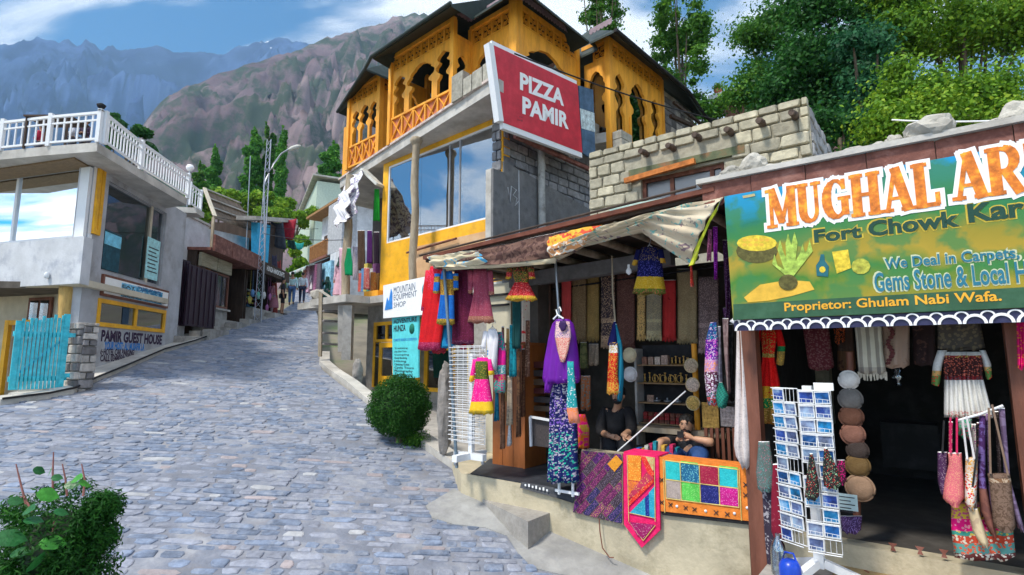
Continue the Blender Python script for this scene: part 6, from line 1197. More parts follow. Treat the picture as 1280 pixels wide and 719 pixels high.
for k in range(4):single('brass_ring','brass hoop standing on the second shelf','ornament',M_,(xs(.3+k*.17),y,zsh[1]),MB().tube([(xs(.3+k*.17)+.04*math.cos(q),y+.05,zsh[1]+.055+.045*math.sin(q))for q in[6.283*j/14 for j in range(15)]],.006,5),brass,'brass hoops')
for k in range(3):single('silver_dish','silver dish on the third cabinet shelf','dish',M_,(xs(.3+k*.22),y,zsh[2]),MB().lathe((xs(.3+k*.22),y+.08,zsh[2]+.001),[(.02,0),(.05,.02),(.045,.03),(.01,.025),(.01,.06)],10),steel,'silver dishes')
single('picture_card','small framed card on the third cabinet shelf','picture',M_,(xs(.18),y,zsh[2]),MB().box(xs(.1),xs(.24),y+.06,y+.08,zsh[2]+.001,zsh[2]+.09),bxm[1])
rk_=random.Random(8)
for r in range(3):
 for k in range(8):x=xs(.03+k*.115);z=zsh[3]+.001+r*.045;single('jewel_box','small red and brown jewellery box in the bottom shelf stack','box',M_,(x,y,z),MB().box(x,x+.055,y+.02,y+.1,z,z+.04),mat('jewel_%d'%rk_.randrange(3),((.25,.02,.02),(.15,.05,.03),(.3,.12,.1))[rk_.randrange(3)],vs=40,var=.6),'jewellery boxes on the bottom shelf')
q=M_.hy(868,440,.95);q2=M_.hy(868,535,.95);pole('orange wooden post carrying the round mats',[(q[0],.95,q2[2]-.4),(q[0],.95,q[2]+.1)],.035,orange_wood,'post')
strw=textile('straw_disc',[],'')if 0 else None
for k,(u,v,c,lab)in enumerate(((864,457,(.5,.4,.28),'topmost of the three round woven mats on the orange post'),(866,481,(.6,.5,.42),'middle round woven mat on the orange post'),(866.5,504,(.6,.42,.12),'lowest and yellowest round woven mat on the orange post'))):
 p=M_.hy(u,v,.86);t=thing('woven_mat',lab,'woven mat',M_,p,'round woven mats');part(t,'disc',MB().lathe(p,[(.01,-.012),(.078,-.01),(.084,0),(.078,.01),(.01,.012)],20,axis='y'),mat('woven_straw_%d'%k,c,vs=70,var=.6,bump=.8,bs=120));part(t,'rim',MB().tube([(p[0]+.083*math.cos(q),p[1]-.008,p[2]+.083*math.sin(q))for q in[6.283*j/20 for j in range(21)]],.006,5),mat('straw_rim',(.55,.45,.25)))
def cap(label,u,v,y,r,c,group=None,F=None,sq=1.0,feather=False):
 p=(F or M_).hy(u,v,y);t=thing('wool_cap',label,'cap',M_,p,group);cm=mat('felt_%d_%d'%(int(c[0]*100),int(c[2]*100)),c,vs=12,var=.2,bump=.4,bs=150,rough=.95)
 part(t,'crown',MB().lathe(p,[(.01,-.03),(r*.6,-.028),(r*.85,-.015),(r*.9,.01)],18,axis='y'),cm);part(t,'rolled_brim',MB().tube([(p[0]+r*.93*math.cos(q),p[1],p[2]+sq*r*.93*math.sin(q))for q in[6.283*j/20 for j in range(21)]],r*.09,6),cm);return t
cap('cream felt cap hung left of the display cabinet',787,444,.95,.1,(.6,.53,.35));cap('white felt cap hung below the cream one',788,468,.95,.1,(.65,.65,.66))
garment('scarf','navy scarf tip gathered above the seated man','scarf',((402,767,770),(425,760,772),(431,759,772)),.12,textile('navy_plain',[(0,NAVY,(.02,.02,.15))],'noise',8,.4),depth=.03,folds=1)
garment('hanging_bag','red and gold embroidered bag hanging before the seated man','bag',((428,762,772),(440,761,773),(470,759,772),(492,758,775)),.08,textile('red_gold_bag',[(0,GOLD,RED),(.22,(.5,.01,.01),GOLD),(.75,RED,GOLD),(.8,WHT,GOLD),(.95,NAVY,GOLD)],'dots',40,.42),depth=.03,folds=1)
garment('scarf','long teal blue scarf hanging beside the red and gold bag','scarf',((405,769,771),(430,770,778),(470,772,780),(500,771,777)),.12,textile('teal_plain',[(0,(.01,.16,.25),(.01,.25,.35))],'noise',6,.4),depth=.025,folds=1)
garment('cloth_bundle','bright orange and pink cloth bundle behind the purple dress','cloth',((518,724,731),(535,722,736),(560,722,735)),.3,textile('orange_pink',[(0,ORG,PINK),(.4,PINK,GOLD),(.7,(.7,.1,.02),PINK)],'noise',12,.5),depth=.07)
garment('wall_bag','olive green bag hung behind the purple dress','bag',((428,726,733),(460,725,735)),.9,textile('olive_bag',[(0,(.07,.08,.03),(.15,.15,.06))],'noise',12,.5),depth=.05)
pat=textile('multicolour_patchwork',[(0,(.02,.1,.1),RED),(.15,(.1,.02,.05),WHT),(.4,(.45,.2,.4),(.8,.3,.1)),(.55,(.1,.01,.25),(.6,.1,.5)),(.8,(.02,.05,.2),TEAL)],'dots',34,.45,accent2=(.5,.35,.5))
garment('hanging_bag','tall embroidered shoulder bag in purple and teal patchwork','bag',((403,888,896),(425,882,898),(470,880,898),(505,884,899)),-.12,pat,depth=.05,folds=1)
t=garment('hanging_bag','dark green net bag with long grey strap','bag',((478,899,903),(495,893,911),(508,897,908)),-.14,textile('green_net',[(0,(.01,.1,.08),(.02,.2,.15))],'check',60,.4),depth=.05,folds=1)
garment('bag_strap','wide grey cloth strap above the green bag','strap',((408,896,901),(478,897,903)),-.1,textile('grey_strap',[(0,(.12,.12,.16),(.2,.2,.26))],'noise',10,.5),depth=.02,folds=1)
garment('bag_strap','mauve brown strap hanging right of the grey strap','strap',((398,903,911),(440,905,911),(490,909,913)),-.08,textile('mauve_strap',[(0,(.2,.13,.13),(.28,.2,.2))],'noise',10,.5),depth=.02,folds=1)
garment('hanging_bag','black cloth hanging behind the mauve strap','cloth',((405,911,917),(500,908,918)),.0,textile('black_cloth',[(0,BLK,(.03,.03,.03))],'noise',10,.5),depth=.03,folds=1)
for u0,u1,v0,v1,c,lab in((877,899,503,536,(.35,.22,.05),'gold coloured woven panel leaning behind the younger man'),(900,919,508,534,(.25,.23,.24),'grey patterned panel beside the gold woven panel'),(905,925,470,504,(.03,.03,.03),'dark panel behind the net bag')):
 m,a,b=boxpx(M_,u0,v0,u1,v1,.75,.8);single('leaning_panel',lab,'panel',M_,(a[0],.75,b[2]),m,mat('panel_%d'%u0,c,vs=30,var=.6,bump=.4))
for k in range(6):m,a,b=boxpx(M_,880+k*7,535,886+k*7,580,.7,.73);single('back_plank','dark brown plank of the boarding behind the younger man','plank',M_,(a[0],.7,b[2]),m,brown_wood,'boarding planks')
garment('shawl','long white cotton shawl hanging along the brown post','shawl',((403,921,927),(450,920,931),(530,918,937),(566,917,939),(583,927,938)),-.2,textile('white_cotton',[(0,(.62,.56,.55),(.5,.46,.45)),(.07,(.68,.62,.6),(.55,.5,.5))],'noise',40,.45),depth=.05,folds=2)
def box_thing(name,label,cat,px,y0,y1,m,group=None):mb,a,b=boxpx(M_,*px,y0,y1);return single(name,label,cat,M_,(a[0],y0,b[2]),mb,m,group)
t=thing('framed_screen','white framed dark screen standing on the floor by the cabinet','screen',M_,M_.hy(664,560,.3));m,a,b=boxpx(M_,665,522,690,560,.3,.33);part(t,'panel',m,mat('dark_pleats',(.06,.05,.05),vs=30,stretch=(6,1,1),var=.6))
part(t,'frame',MB().bar(M_.hy(664,558,.27),M_.hy(663,521,.27),.03).bar(M_.hy(663,521,.268),M_.hy(691,526,.268),.03),white_m)
for k in range(6):box_thing('folded_textile','folded textile in the dark pile beside the purple dress','textile',(667,452+k*11,689,460+k*11),.8,1.0,mat('fold_%d'%(k%3),((.1,.02,.02),(.06,.05,.05),(.12,.08,.05))[k%3]),'folded textiles in the dark shelf')
rb_=random.Random(6)
for k in range(10):u=795+k*5.2;box_thing('trinket',('blue','golden','grey','crimson','teal')[k%5]+' trinket on the floor between the two seated men','trinket',(u,556+rb_.uniform(-4,6),u+4.6,568),.35+.05*(k%2),.45+.05*(k%2),mat('trink_%d'%(k%5),(BLUE,GOLD,(.5,.5,.45),(.5,.02,.1),TEAL)[k%5],vs=30,var=.6),'trinkets between the men')
single('selfie_stick','slim white pole leaning across in front of the cabinet','stick',M_,M_.hy(752,580,.1),MB().tube([M_.hy(752,582,.1),M_.hy(857,489,.5)],.009,6),white_m)
# ------------------------------------------------------------------ three carpets over the low wall
def clip(poly,clipper):
 def inside(p,a,b):return(b[0]-a[0])*(p[1]-a[1])-(b[1]-a[1])*(p[0]-a[0])>=-1e-9
 out=poly
 for a,b in zip(clipper,clipper[1:]+clipper[:1]):
  inp,out=out,[]
  for p,q in zip(inp,inp[1:]+inp[:1]):
   ip,iq=inside(p,a,b),inside(q,a,b)
   if ip:out.append(p)
   if ip!=iq:
    d1=(b[0]-a[0])*(p[1]-a[1])-(b[1]-a[1])*(p[0]-a[0]);d2=(b[0]-a[0])*(q[1]-a[1])-(b[1]-a[1])*(q[0]-a[0]);f=d1/(d1-d2);out.append((p[0]+(q[0]-p[0])*f,p[1]+(q[1]-p[1])*f))
  if not out:return[]
 return out
def ccw(p):a=sum(p[i][0]*p[(i+1)%len(p)][1]-p[(i+1)%len(p)][0]*p[i][1]for i in range(len(p)));return p if a>0 else p[::-1]
def emb(name,c,c2,sc=55,thr=.4):
 m=mat(name,c,bump=.5,bs=120,var=.2,vs=12,rough=.9);t=m.node_tree
 if len(t.nodes)>14:return m
 b=t.nodes['Principled BSDF'];lk=b.inputs['Base Color'].links[0].from_socket;v=nd(t,'ShaderNodeTexVoronoi');v.inputs['Scale'].default_value=sc;t.links.new(nd(t,'ShaderNodeTexCoord').outputs['Object'],v.inputs[0]);f=ramp(t,v.outputs['Distance'],[(thr-.1,(1,1,1)),(thr,(0,0,0))]);x=nd(t,'ShaderNodeMix',data_type='RGBA');t.links.new(f,x.inputs[0]);t.links.new(lk,x.inputs[6]);x.inputs[7].default_value=(*c2,1);t.links.new(x.outputs[2],b.inputs['Base Color']);return m
def wav(x,z):return .012*math.sin(x*9+z*2)+.008*math.sin(x*21)
def plate(par,name,poly,y,th,m,label=None):mb=MB();mb.prism(poly,y,y+th);return part(par,name,mb,m,label)
yc=-.16
o3=ccw(pxpoly(M_,((823,571),(938,585),(941,652),(826,639)),yc));t=thing('patchwork_carpet','orange bordered patchwork cloth with bright squares hung over the wall','carpet',M_,(o3[0][0],yc,2.1),'textiles hung over the low wall')
oc=emb('orange_border',(.8,.23,.03),(.9,.5,.1),14,.12);plate(t,'ground_cloth',o3,yc,.02,oc)
plate(t,'dark_border',ccw(pxpoly(M_,((826,639),(941,652),(943,657),(828,644)),yc+.012)),yc+.012,.015,black_m);plate(t,'dark_border',ccw(pxpoly(M_,((938,592),(941,594),(944,656),(941,653)),yc+.03)),yc+.03,.012,black_m)
m=MB();q0,q1=M_.hy(823,571,yc),M_.hy(938,585,yc);m.box(q0[0],q1[0],yc+.005,.12,2.085,2.105);part(t,'top_fold',m,oc)
cols=[((.02,.5,.5),(.05,.6,.6)),((.01,.12,.25),(.2,.6,.6)),((.35,.01,.05),(.5,.1,.1)),((.02,.5,.55),(.05,.6,.6)),((.42,.34,.3),(.55,.45,.4)),((.1,.55,.08),(.3,.7,.2)),((.01,.015,.15),(.1,.1,.4)),((.6,.01,.25),(.8,.2,.5))]
ug=[(831,575.5),(850,578),(874,581.5),(898,584),(922,587)];gcol=mat('gold_braid',(.75,.6,.2),bump=.3)
def lp2(f,r):
 i=min(int(f),3);u=ug[i][0]+(ug[i+1][0]-ug[i][0])*(f-i);vt=ug[i][1]+(ug[i+1][1]-ug[i][1])*(f-i);vb=vt+47.5;return(u+r*.9,vt+(vb-vt)*r/2)
for r in range(2):
 for k in range(4):
  c4=[lp2(k+.04,r+.04),lp2(k+.96,r+.04),lp2(k+.96,r+.96),lp2(k+.04,r+.96)];plate(t,'square_patch',ccw(pxpoly(M_,c4,yc-.012)),yc-.012,.01,emb('sq_patch_%d'%(r*4+k),*cols[r*4+k],70,.35))
def strip(par,a,b,w,y,m,name='braid',h=.006):p,q=Vector(M_.hy(*a,y)),Vector(M_.hy(*b,y));part(par,name,MB().bar(p,q,h,w),m)if 0 else part(par,name,MB().tube([p,q],w/2,5),m)
for r in range(3):strip(t,lp2(0,r),lp2(4,r),.01,yc-.008,gcol)
for k in range(5):strip(t,lp2(k,0),lp2(k,2),.01,yc-.008,gcol)
strip(t,(829,574),(831,641),.01,yc-.006,gcol);strip(t,(924,586),(927,651),.01,yc-.006,gcol)
for k,(u,v)in enumerate(((838,631),(846,633),(857,635),(868,637),(882,639),(895,641),(909,643),(918,642),(932,606),(932,619),(934,635),(827,600),(827,628))):
 p=M_.hy(u,v,yc-.006)
 if k%3==1:part(t,'mirror_stud',MB().lathe(p,[(.002,-.004),(.014,-.002),(.014,.004)],8,axis='y'),white_m)
 else:part(t,'stitched_cross',MB().bar((p[0]-.02,p[1],p[2]-.02),(p[0]+.02,p[1],p[2]+.02),.006).bar((p[0]-.02,p[1]+.001,p[2]+.02),(p[0]+.02,p[1]+.001,p[2]-.02),.006),ink)
for(u0,u1,c)in((851,872,(.15,.6,.1)),(874,897,ORG),(899,922,(.15,.6,.1))):
 v=573+(u0-823)*.12;plate(t,'edge_patch',ccw(pxpoly(M_,((u0,v),(u1,v+2.5),(u1,v+6),(u0,v+4)),yc-.006)),yc-.006,.005,emb('edge_%d'%u0,c,GOLD,40,.2))
pk=pxpoly(M_,((779,567),(823,570),(825,663),(802,685),(780,656)),yc-.02);pk=ccw(pk);t=thing('pointed_runner','pink bordered runner with a pointed end between the two carpets','carpet',M_,(pk[0][0],yc,2.1),'textiles hung over the low wall')
plate(t,'ground_cloth',pk,yc-.02,.03,emb('pink_border',(.8,.01,.13),(.85,.05,.2),20,.1));m=MB();q0,q1=M_.hy(779,567,yc),M_.hy(823,570,yc);m.box(q0[0],q1[0],yc+.012,.13,2.11,2.125);part(t,'top_fold',m,MC['pink_border'])
inn=[((785,569),(801,570),(801,602),(785,600),(.85,.25,.02),(.9,.6,.1)),((801,570),(817,572),(817,588),(810,590),(.6,.5,.2),(.7,.1,.05)),((800,570),(807,571),(818,593),(813,599),(.75,.03,.02),(.8,.2,.1)),((785,601),(801,603),(810,604),(785,624),(.8,.2,.03),(.5,.03,.1)),((786,626),(817,596),(817,603),(786,633),(.75,.03,.02),(.8,.3,.1)),((808,590),(817,598),(790,622),(785,620),(.5,.03,.08),(.8,.4,.1)),((787,641),(806,622),(807,645),(787,641),(.02,.35,.5),(.1,.5,.6)),((806,622),(811,617),(812,646),(807,645),(.01,.03,.25),(.05,.1,.4)),((811,616),(818,608),(818,648),(812,646),(.02,.35,.5),(.1,.5,.6)),((787,653),(818,656),(804,674),(796,669),(.35,.01,.12),(.6,.2,.3))]
for k,(a,b,c,d,c1,c2)in enumerate(inn):
 poly=pxpoly(M_,(a,b,c)if a==d else(a,b,c,d),yc-.03-.0006*k);plate(t,'patch',ccw(poly),yc-.03-.0006*k,.009,emb('runner_patch_%d'%k,c1,c2,60,.35))
for a,b in(((784,569),(786,652)),((818,572),(819,652)),((786,641),(819,648)),((787,653),(804,676)),((804,676),(819,657))):strip(t,a,b,.008,yc-.032,gcol)
pp_=ccw(pxpoly(M_,((727,562),(778,567),(779,656),(716,641)),yc));t=thing('dark_patchwork','dark purple diagonal patchwork carpet hung at the left end of the wall','carpet',M_,(pp_[0][0],yc,2.1),'textiles hung over the low wall');plate(t,'ground_cloth',pp_,yc,.02,mat('braid_ground',(.25,.2,.14)));m=MB();m.box(pp_[0][0],pp_[0][0]+.4,yc+.01,.12,2.085,2.105)
xs_=[p[0]for p in pp_];zs_=[p[1]for p in pp_];cx,cz=(min(xs_)+max(xs_))/2,(min(zs_)+max(zs_))/2;pc=[((.06,.01,.1),(.3,.05,.25)),((.12,.01,.08),(.4,.1,.2)),((.02,.02,.09),(.2,.1,.3)),((.18,.02,.12),(.5,.3,.1)),((.05,.03,.05),(.2,.15,.2))];rq=random.Random(2);kk=0
sh_=[(cx+(x-cx)*.97,cz+(z-cz)*.97)for x,z in pp_]
for i in range(-6,7):
 off=rq.uniform(0,.15);j=-1.2
 while j<1.2:
  l=rq.uniform(.13,.3);cs_,sn=math.cos(R(48)),math.sin(R(48));w=.075
  q=[(a*cs_-b*sn+cx,a*sn+b*cs_+cz)for a,b in((j+off,i*w),(j+off+l-.012,i*w),(j+off+l-.012,(i+1)*w-.01),(j+off,(i+1)*w-.01))];j+=l;c_=clip(ccw(q),sh_)
  if len(c_)>2:
   k=rq.randrange(5);plate(t,'patch',c_,yc-.008,.009,emb('dark_patch_%d'%k,*pc[k],70,.38));kk+=1
plate(t,'patch',ccw(pxpoly(M_,((759,580),(770,569),(778,578),(768,590)),yc-.014)),yc-.014,.006,emb('orange_patch',(.75,.3,.02),(.2,.05,.02),30,.2),'orange diamond patch')
single('loose_cord','thin brown cord hanging below the carpets onto the road','cord',M_,M_.hy(750,652,-.17),MB().tube([M_.hy(749,648,-.17),M_.hy(750,665,-.18),M_.hy(753,685,-.2),M_.hy(762,697,-.24),M_.hy(767,697,-.24)],.007,5),brown_wood)
for k,(u0,u1,v0,v1,yy,c,c2,lab)in enumerate(((657,662,400,470,.5,(.25,.12,.08),(.5,.3,.2),'russet scarf at the right edge of the wooden cabinet'),(652,656,436,520,.45,(.12,.05,.03),(.2,.1,.05),'dark brown scarf hung low at the cabinet corner'),(726,738,470,512,.8,(.3,.1,.04),(.1,.2,.2),'rust and teal cloth hung behind the patterned skirt'),(736,748,430,456,1.1,(.3,.24,.18),(.45,.35,.25),'pale folded shawl end under the brown gold shawl'),(690,702,432,456,1.1,(.12,.08,.06),(.3,.2,.14),'brown shawl end low behind the purple dress'),(918,925,300,400,.4,(.03,.02,.03),(.2,.05,.15),'black dotted cloth behind the left end of the big sign'))):
 garment('shawl',lab,'shawl',((v0,u0,u1),(v1,u0-.5,u1+.5)),yy,textile('extra_%d'%k,[(0,c,c2)],'dots',26,.35),depth=.025,folds=2)
# ------------------------------------------------------------------ the two seated men
tsh=mat('black_tshirt',(.012,.012,.015),var=.3,vs=6,bump=.2);jeans=mat('blue_jeans',(.015,.06,.2),var=.3,vs=10,bump=.3);skin2=mat('tan_skin',(.52,.29,.18),rough=.5,var=.1,vs=10,bump=.05)
def hand(par,w,d,up,s=1,closed=.5):
 """palm and five separate bent fingers; w wrist, d direction, up back-of-hand normal"""
 w,d,up=Vector(w),Vector(d).normalized(),Vector(up).normalized();sd_=d.cross(up).normalized()*s;mb=MB();c=w+d*.045
 mb.tube([w-d*.02,w+d*.01,c,w+d*.085],[.024,.026,.036,.033],8)
 for k,(o,l)in enumerate(((-.027,.07),(-.009,.08),(.009,.076),(.026,.06))):
  b=w+d*.08+sd_*o;k1=b+d*l*.45-up*l*.15*closed;k2=k1+d*l*.3*(1-closed*.6)-up*l*.3*closed;k3=k2+d*l*.2*(1-closed*1.4)-up*l*.25*closed;mb.tube([b-d*.02,b,k1,k2,k3],[.009,.0095,.009,.008,.006],6)
 b=w+d*.03-sd_*.03;mb.tube([b,b+d*.03-sd_*.022-up*.01,b+d*.055-sd_*.02-up*.02],[.012,.011,.008],6);return part(par,'hand',mb,skin2)
def seated(label,F,x,y,z0,hz,parts_,hair=True,beard=True,tilt=0,turn=0):
 t=thing('person',label,'person',F,(x,y,z0));b=Vector((x,y,z0));loc=lambda c:[tuple(Vector(q[:3])-b)+tuple(q[3:])for q in c]
 for nm,ch,mm,sb in parts_:skinmesh(nm,[loc(c)for c in ch],t,mm,sb)
 h=Vector((x,y,z0))if hz is None else Vector(hz);hm=MB();ct,st_=math.cos(turn),math.sin(turn)
 def loc2(mb):mb.v=[(h.x+(a*ct-b_*st_),h.y+(a*st_+b_*ct),h.z+c)for a,b_,c in mb.v];return mb
 if hair:
  m=MB();m.blob((0,.025,.045),(.089,.1,.092),3,.07,3,fr=4);m.v=[(a,b_+(.02 if c<.03 and b_<0 else 0),c)for a,b_,c in m.v if 1];part(t,'hair',loc2(m),hairm)
 m=MB();m.blob((0,-.012,-.0),(.072,.082,.1),5,.02,3,smooth=True,fr=1);m.blob((0,-.098,-.012),(.012,.016,.02),1,.05,1,smooth=True);m.blob((-.076,.01,-.005),(.01,.02,.028),1,.05,1,smooth=True);m.blob((.076,.01,-.005),(.01,.02,.028),1,.05,1,smooth=True);part(t,'head',loc2(m),skin2)
 for s_ in(-1,1):
  part(t,'eye',loc2(MB().blob((.028*s_,-.085,.018),(.012,.006,.006),1,0,1)),mat('eye',(.04,.03,.03),rough=.2,bump=0,var=0));part(t,'eyebrow',loc2(MB().bar((.015*s_,-.092,.036),(.045*s_,-.082,.038),.008,.007)),hairm)
 part(t,'mouth',loc2(MB().blob((0,-.088,-.05),(.022,.008,.006),1,0,1)),mat('lips',(.25,.08,.06),bump=0))
 if beard:m=MB();m.blob((0,-.04,-.066),(.06,.056,.042),5,.06,2,fr=3);part(t,'beard',loc2(m),hairm);m=MB();m.blob((0,-.094,-.037),(.026,.008,.006),1,0,1);part(t,'moustache',loc2(m),hairm)
 return t
X=lambda u,v,y,r,*a:(*M_.hy(u,v,y),r,*a)
pel=(x_(M_,862,560,.95),.95,1.8,.15,.12);ch=X(860,556,.85,.165,.1);ch2=(ch[0],.82,2.1,.155,.1);nk=X(859,547,.8,.05);hb=X(858,540,.76,.06);ht=X(858,528,.76,.055)
sL,sR=X(843,552,.8,.062),X(877,553,.8,.062);eL=X(824,552,.45,.05);hL=X(822,574,.38,.036);eR=X(890,553,.42,.05);hR=X(866,548,.42,.032)
kL,kR=X(838,563,.42,.085),X(876,563,.42,.085);fL=(kL[0],.25,FLZ+.08,.05);fR=(kR[0],.25,FLZ+.08,.05)
up_=lambda c,a:tuple(c[:3])+tuple(r+a for r in c[3:])
seated_m=seated('young bearded man in black t-shirt and jeans sitting behind the orange patchwork',M_,pel[0],.95,FLZ,M_.hy(858,532,.72),[
 ('body',[[pel,ch2,nk,hb,ht],[ch2,sL,eL,hL],[ch2,sR,eR,hR],[pel,kL,fL],[pel,kR,fR]],skin2,2),
 ('tshirt',[[up_(pel,.02),up_(ch2,.02)],[up_(ch2,.02),up_(sL,.02),up_((*(Vector(sL[:3]).lerp(Vector(eL[:3]),.6)),.052),.02)],[up_(ch2,.02),up_(sR,.02),up_((*(Vector(sR[:3]).lerp(Vector(eR[:3]),.6)),.052),.02)]],tsh,2),
 ('jeans',[[up_(pel,.025),up_(kL,.02),up_(fL,.02)],[up_(pel,.025),up_(kR,.02),up_(fR,.02)]],jeans,2)],turn=.1)
hand(seated_m,hR[:3],(-.9,-.15,.35),(0,-.8,.6),1,.7);hand(seated_m,X(848,549,.42,0)[:3],(.6,-.3,.5),(0,-.7,.7),-1,.7);hand(seated_m,hL[:3],(.1,-.2,-1),(0,-1,0),1,.3)
part(seated_m,'forearm',MB().tube([X(838,551,.6,0)[:3],X(850,541,.44,0)[:3]],[.035,.026],8),tsh)if 0 else None
q=M_.hy(851,545,.36);single('phone','dark phone held up in the younger man\'s hands','phone',M_,q,MB().box(q[0]-.035,q[0]+.035,.345,.357,q[2]-.02,q[2]+.05),black_m)
robe=mat('black_shalwar',(.01,.01,.013),var=.3,vs=5,bump=.3);pel=(x_(M_,771,560,1.0),1.0,1.88,.17,.13);ch2=X(771,527,.95,.17,.11);nk=X(772,508,.9,.05);hb=X(773,500,.86,.06);ht=X(773,489,.86,.055)
sL,sR=X(755,512,.93,.07),X(787,512,.93,.07);eL,eR=X(750,540,.75,.055),X(790,538,.75,.055);hL,hR=X(762,545,.42,.034),X(779,544,.42,.034);kL,kR=X(763,553,.45,.09),X(783,553,.45,.09);fL=(kL[0],.35,FLZ+.06,.05);fR=(kR[0],.35,FLZ+.06,.05)
wl_=lambda s_,e_,f:(*(Vector(s_[:3]).lerp(Vector(e_[:3]),f)),.042)
sm=seated('man in black clothes sitting with crossed hands, face half hidden by a hanging bag',M_,pel[0],1.0,FLZ,M_.hy(773,495,.86),[
 ('body',[[pel,ch2,nk,hb,ht],[ch2,sL,eL,hL],[ch2,sR,eR,hR],[pel,kL,fL],[pel,kR,fR]],skin2,2),
 ('long_shirt',[[up_(pel,.03),up_(ch2,.025)],[up_(ch2,.025),up_(sL,.02),up_(eL,.02),up_(wl_(eL,hL,.5),.015)],[up_(ch2,.025),up_(sR,.02),up_(eR,.02),up_(wl_(eR,hR,.5),.015)]],robe,2),
 ('trousers',[[up_(pel,.03),up_(kL,.03),up_(fL,.03)],[up_(pel,.03),up_(kR,.03),up_(fR,.03)]],robe,2)],beard=True)
hand(sm,hL[:3],(.9,-.1,-.1),(0,-.5,.8),1,.4);hand(sm,hR[:3],(.8,-.3,-.15),(0,-.5,.8),-1,.4)
m=MB();m.box(pel[0]-.3,pel[0]+.3,.85,1.25,FLZ+.002,1.84);single('stool','dark low stool under the man in black','stool',M_,(pel[0],.85,FLZ),m,dark_wood)
# ------------------------------------------------------------------ the art shop with the big sign
ms=thing('art_shop','open art shop with a rusty scalloped fascia and stone weighted roof','shop',M_,(-2.0,0,1.0))
XE=2.2
ZF1=z_(M_,875,225,-.4);
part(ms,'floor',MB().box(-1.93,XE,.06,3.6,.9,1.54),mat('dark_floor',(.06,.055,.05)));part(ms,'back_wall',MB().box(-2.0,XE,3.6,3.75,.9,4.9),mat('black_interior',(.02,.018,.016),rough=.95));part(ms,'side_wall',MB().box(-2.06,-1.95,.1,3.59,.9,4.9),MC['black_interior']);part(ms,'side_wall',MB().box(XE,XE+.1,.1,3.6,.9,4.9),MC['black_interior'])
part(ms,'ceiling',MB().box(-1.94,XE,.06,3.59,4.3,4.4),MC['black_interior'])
m=MB();a=M_.hy(945,718,-.12);b=M_.hy(952,400,-.12);m.box(-2.05,-1.9,-.22,-.06,.5,4.0);part(ms,'post',m,brown_wood,'tall reddish brown post at the left corner')
part(ms,'post',MB().box(-.13,.03,-.18,-.02,1.0,4.0),brown_wood,'reddish brown post at the right of the doorway')
part(ms,'threshold',MB().box(-1.88,XE,-.12,.059,1.0,1.56),base_m)
for u in(1116,1150,1180):q=M_.hy(u,684+(u-1116)*.13,-.125);part(ms,'painted_motif',MB().prism([(q[0]-.02,q[2]-.03),(q[0]+.02,q[2]-.03),(q[0]+.008,q[2]),(q[0]+.03,q[2]+.03),(q[0]-.03,q[2]+.03),(q[0]-.008,q[2])],-.128,-.121),rust)
zf=lambda x,v=0:ZF1
fasA=M_.hy(877,229,-.42);ZT5=fasA[2];xA=fasA[0]
part(ms,'roof',MB().box(xA+.02,XE,-.38,3.9,ZT5-.12,ZT5-.02),mat('mud_roof',(.35,.3,.22),bump=.6,bs=8))
part(ms,'roof_lip',MB().box(xA-.04,XE,-.47,-.3,ZT5-.018,ZT5+.03),concrete_l)
x=xA;zb=z_(M_,878,250,-.42);k=0
while x<XE-.2:
 w=.46;pts=[(x+.003,ZT5-.02),(x+w-.003,ZT5-.02)];n=10
 for j in range(n+1):f=1-j/n;pts.append((x+.003+(w-.006)*f,zb-.035+.05*abs(math.sin(math.pi*f))**.6*-1+.05*(abs(f-.5)<.02)))
 m=MB();m.prism(pts,-.42-.006*(k%2),-.405);part(ms,'fascia_panel',m,rust);x+=w;k+=1
sr=random.Random(12)
rocks=[(1163,141,21,11),(1115,153,8,6),(1096,160,12,4),(1268,117,12,9),(1243,127,9,4),(941,196,15,11),(914,205,12,7),(902,211,7,4),(1065,172,12,4),(960,200,9,4),(1205,134,6,3)]
for k,(u,v,rx,ry)in enumerate(rocks):
 y=-.36;p=M_.hy(u,v,y);d=p;s_=(EYE-M_.w(p)).length/FPX;rz=ry*s_*1.15;m=MB();m.blob((p[0],y,ZT5+rz*.85),(rx*s_,rx*s_*.8,rz),k,.18,3,fr=1.7)
 single('roof_stone',['largest pale boulder on the art shop roof','small grey stone left of the largest boulder','flat stone lying low on the roof edge','boulder at the right edge of the photo','flat pale stone near the right boulder','big grey stone at the left end of the roof','second grey stone at the left end of the roof','smallest stone at the left tip of the roof','flat grey slab in the middle of the roof','flat stone right of the big left stone','small pebble right of the largest boulder'][k],'stone',M_,(p[0],y,ZT5),m,mat('roof_stone',(.42,.4,.35),vs=5,var=.3,bump=.6,bs=14,rand=.2),'stones on the art shop roof')
ys=-.5
sc=[M_.hy(u,v,ys)for u,v in((905,241),(1278,152),(1278,381),(918,403))];sx0,sx1=sc[0][0],XE;zb_,zt2_=(sc[3][2]+sc[2][2])/2,ZT5-.2
sgm=mat('printed_sign_vinyl',(.05,.3,.08),bump=.08,bs=6,rough=.45);t_=sgm.node_tree;b_=t_.nodes['Principled BSDF'];co=nd(t_,'ShaderNodeTexCoord').outputs['Object'];s3=nd(t_,'ShaderNodeSeparateXYZ');t_.links.new(co,s3.inputs[0])
nn=nd(t_,'ShaderNodeTexNoise');nn.inputs['Scale'].default_value=2.2;nn.inputs['Detail'].default_value=5;nn.inputs['Distortion'].default_value=1.2;t_.links.new(co,nn.inputs[0]);ma=nd(t_,'ShaderNodeMath',operation='MULTIPLY_ADD');ma.inputs[1].default_value=.38;t_.links.new(nn.outputs[0],ma.inputs[0]);t_.links.new(s3.outputs[2],ma.inputs[2])
hgt=zt2_-zb_;c0=.19
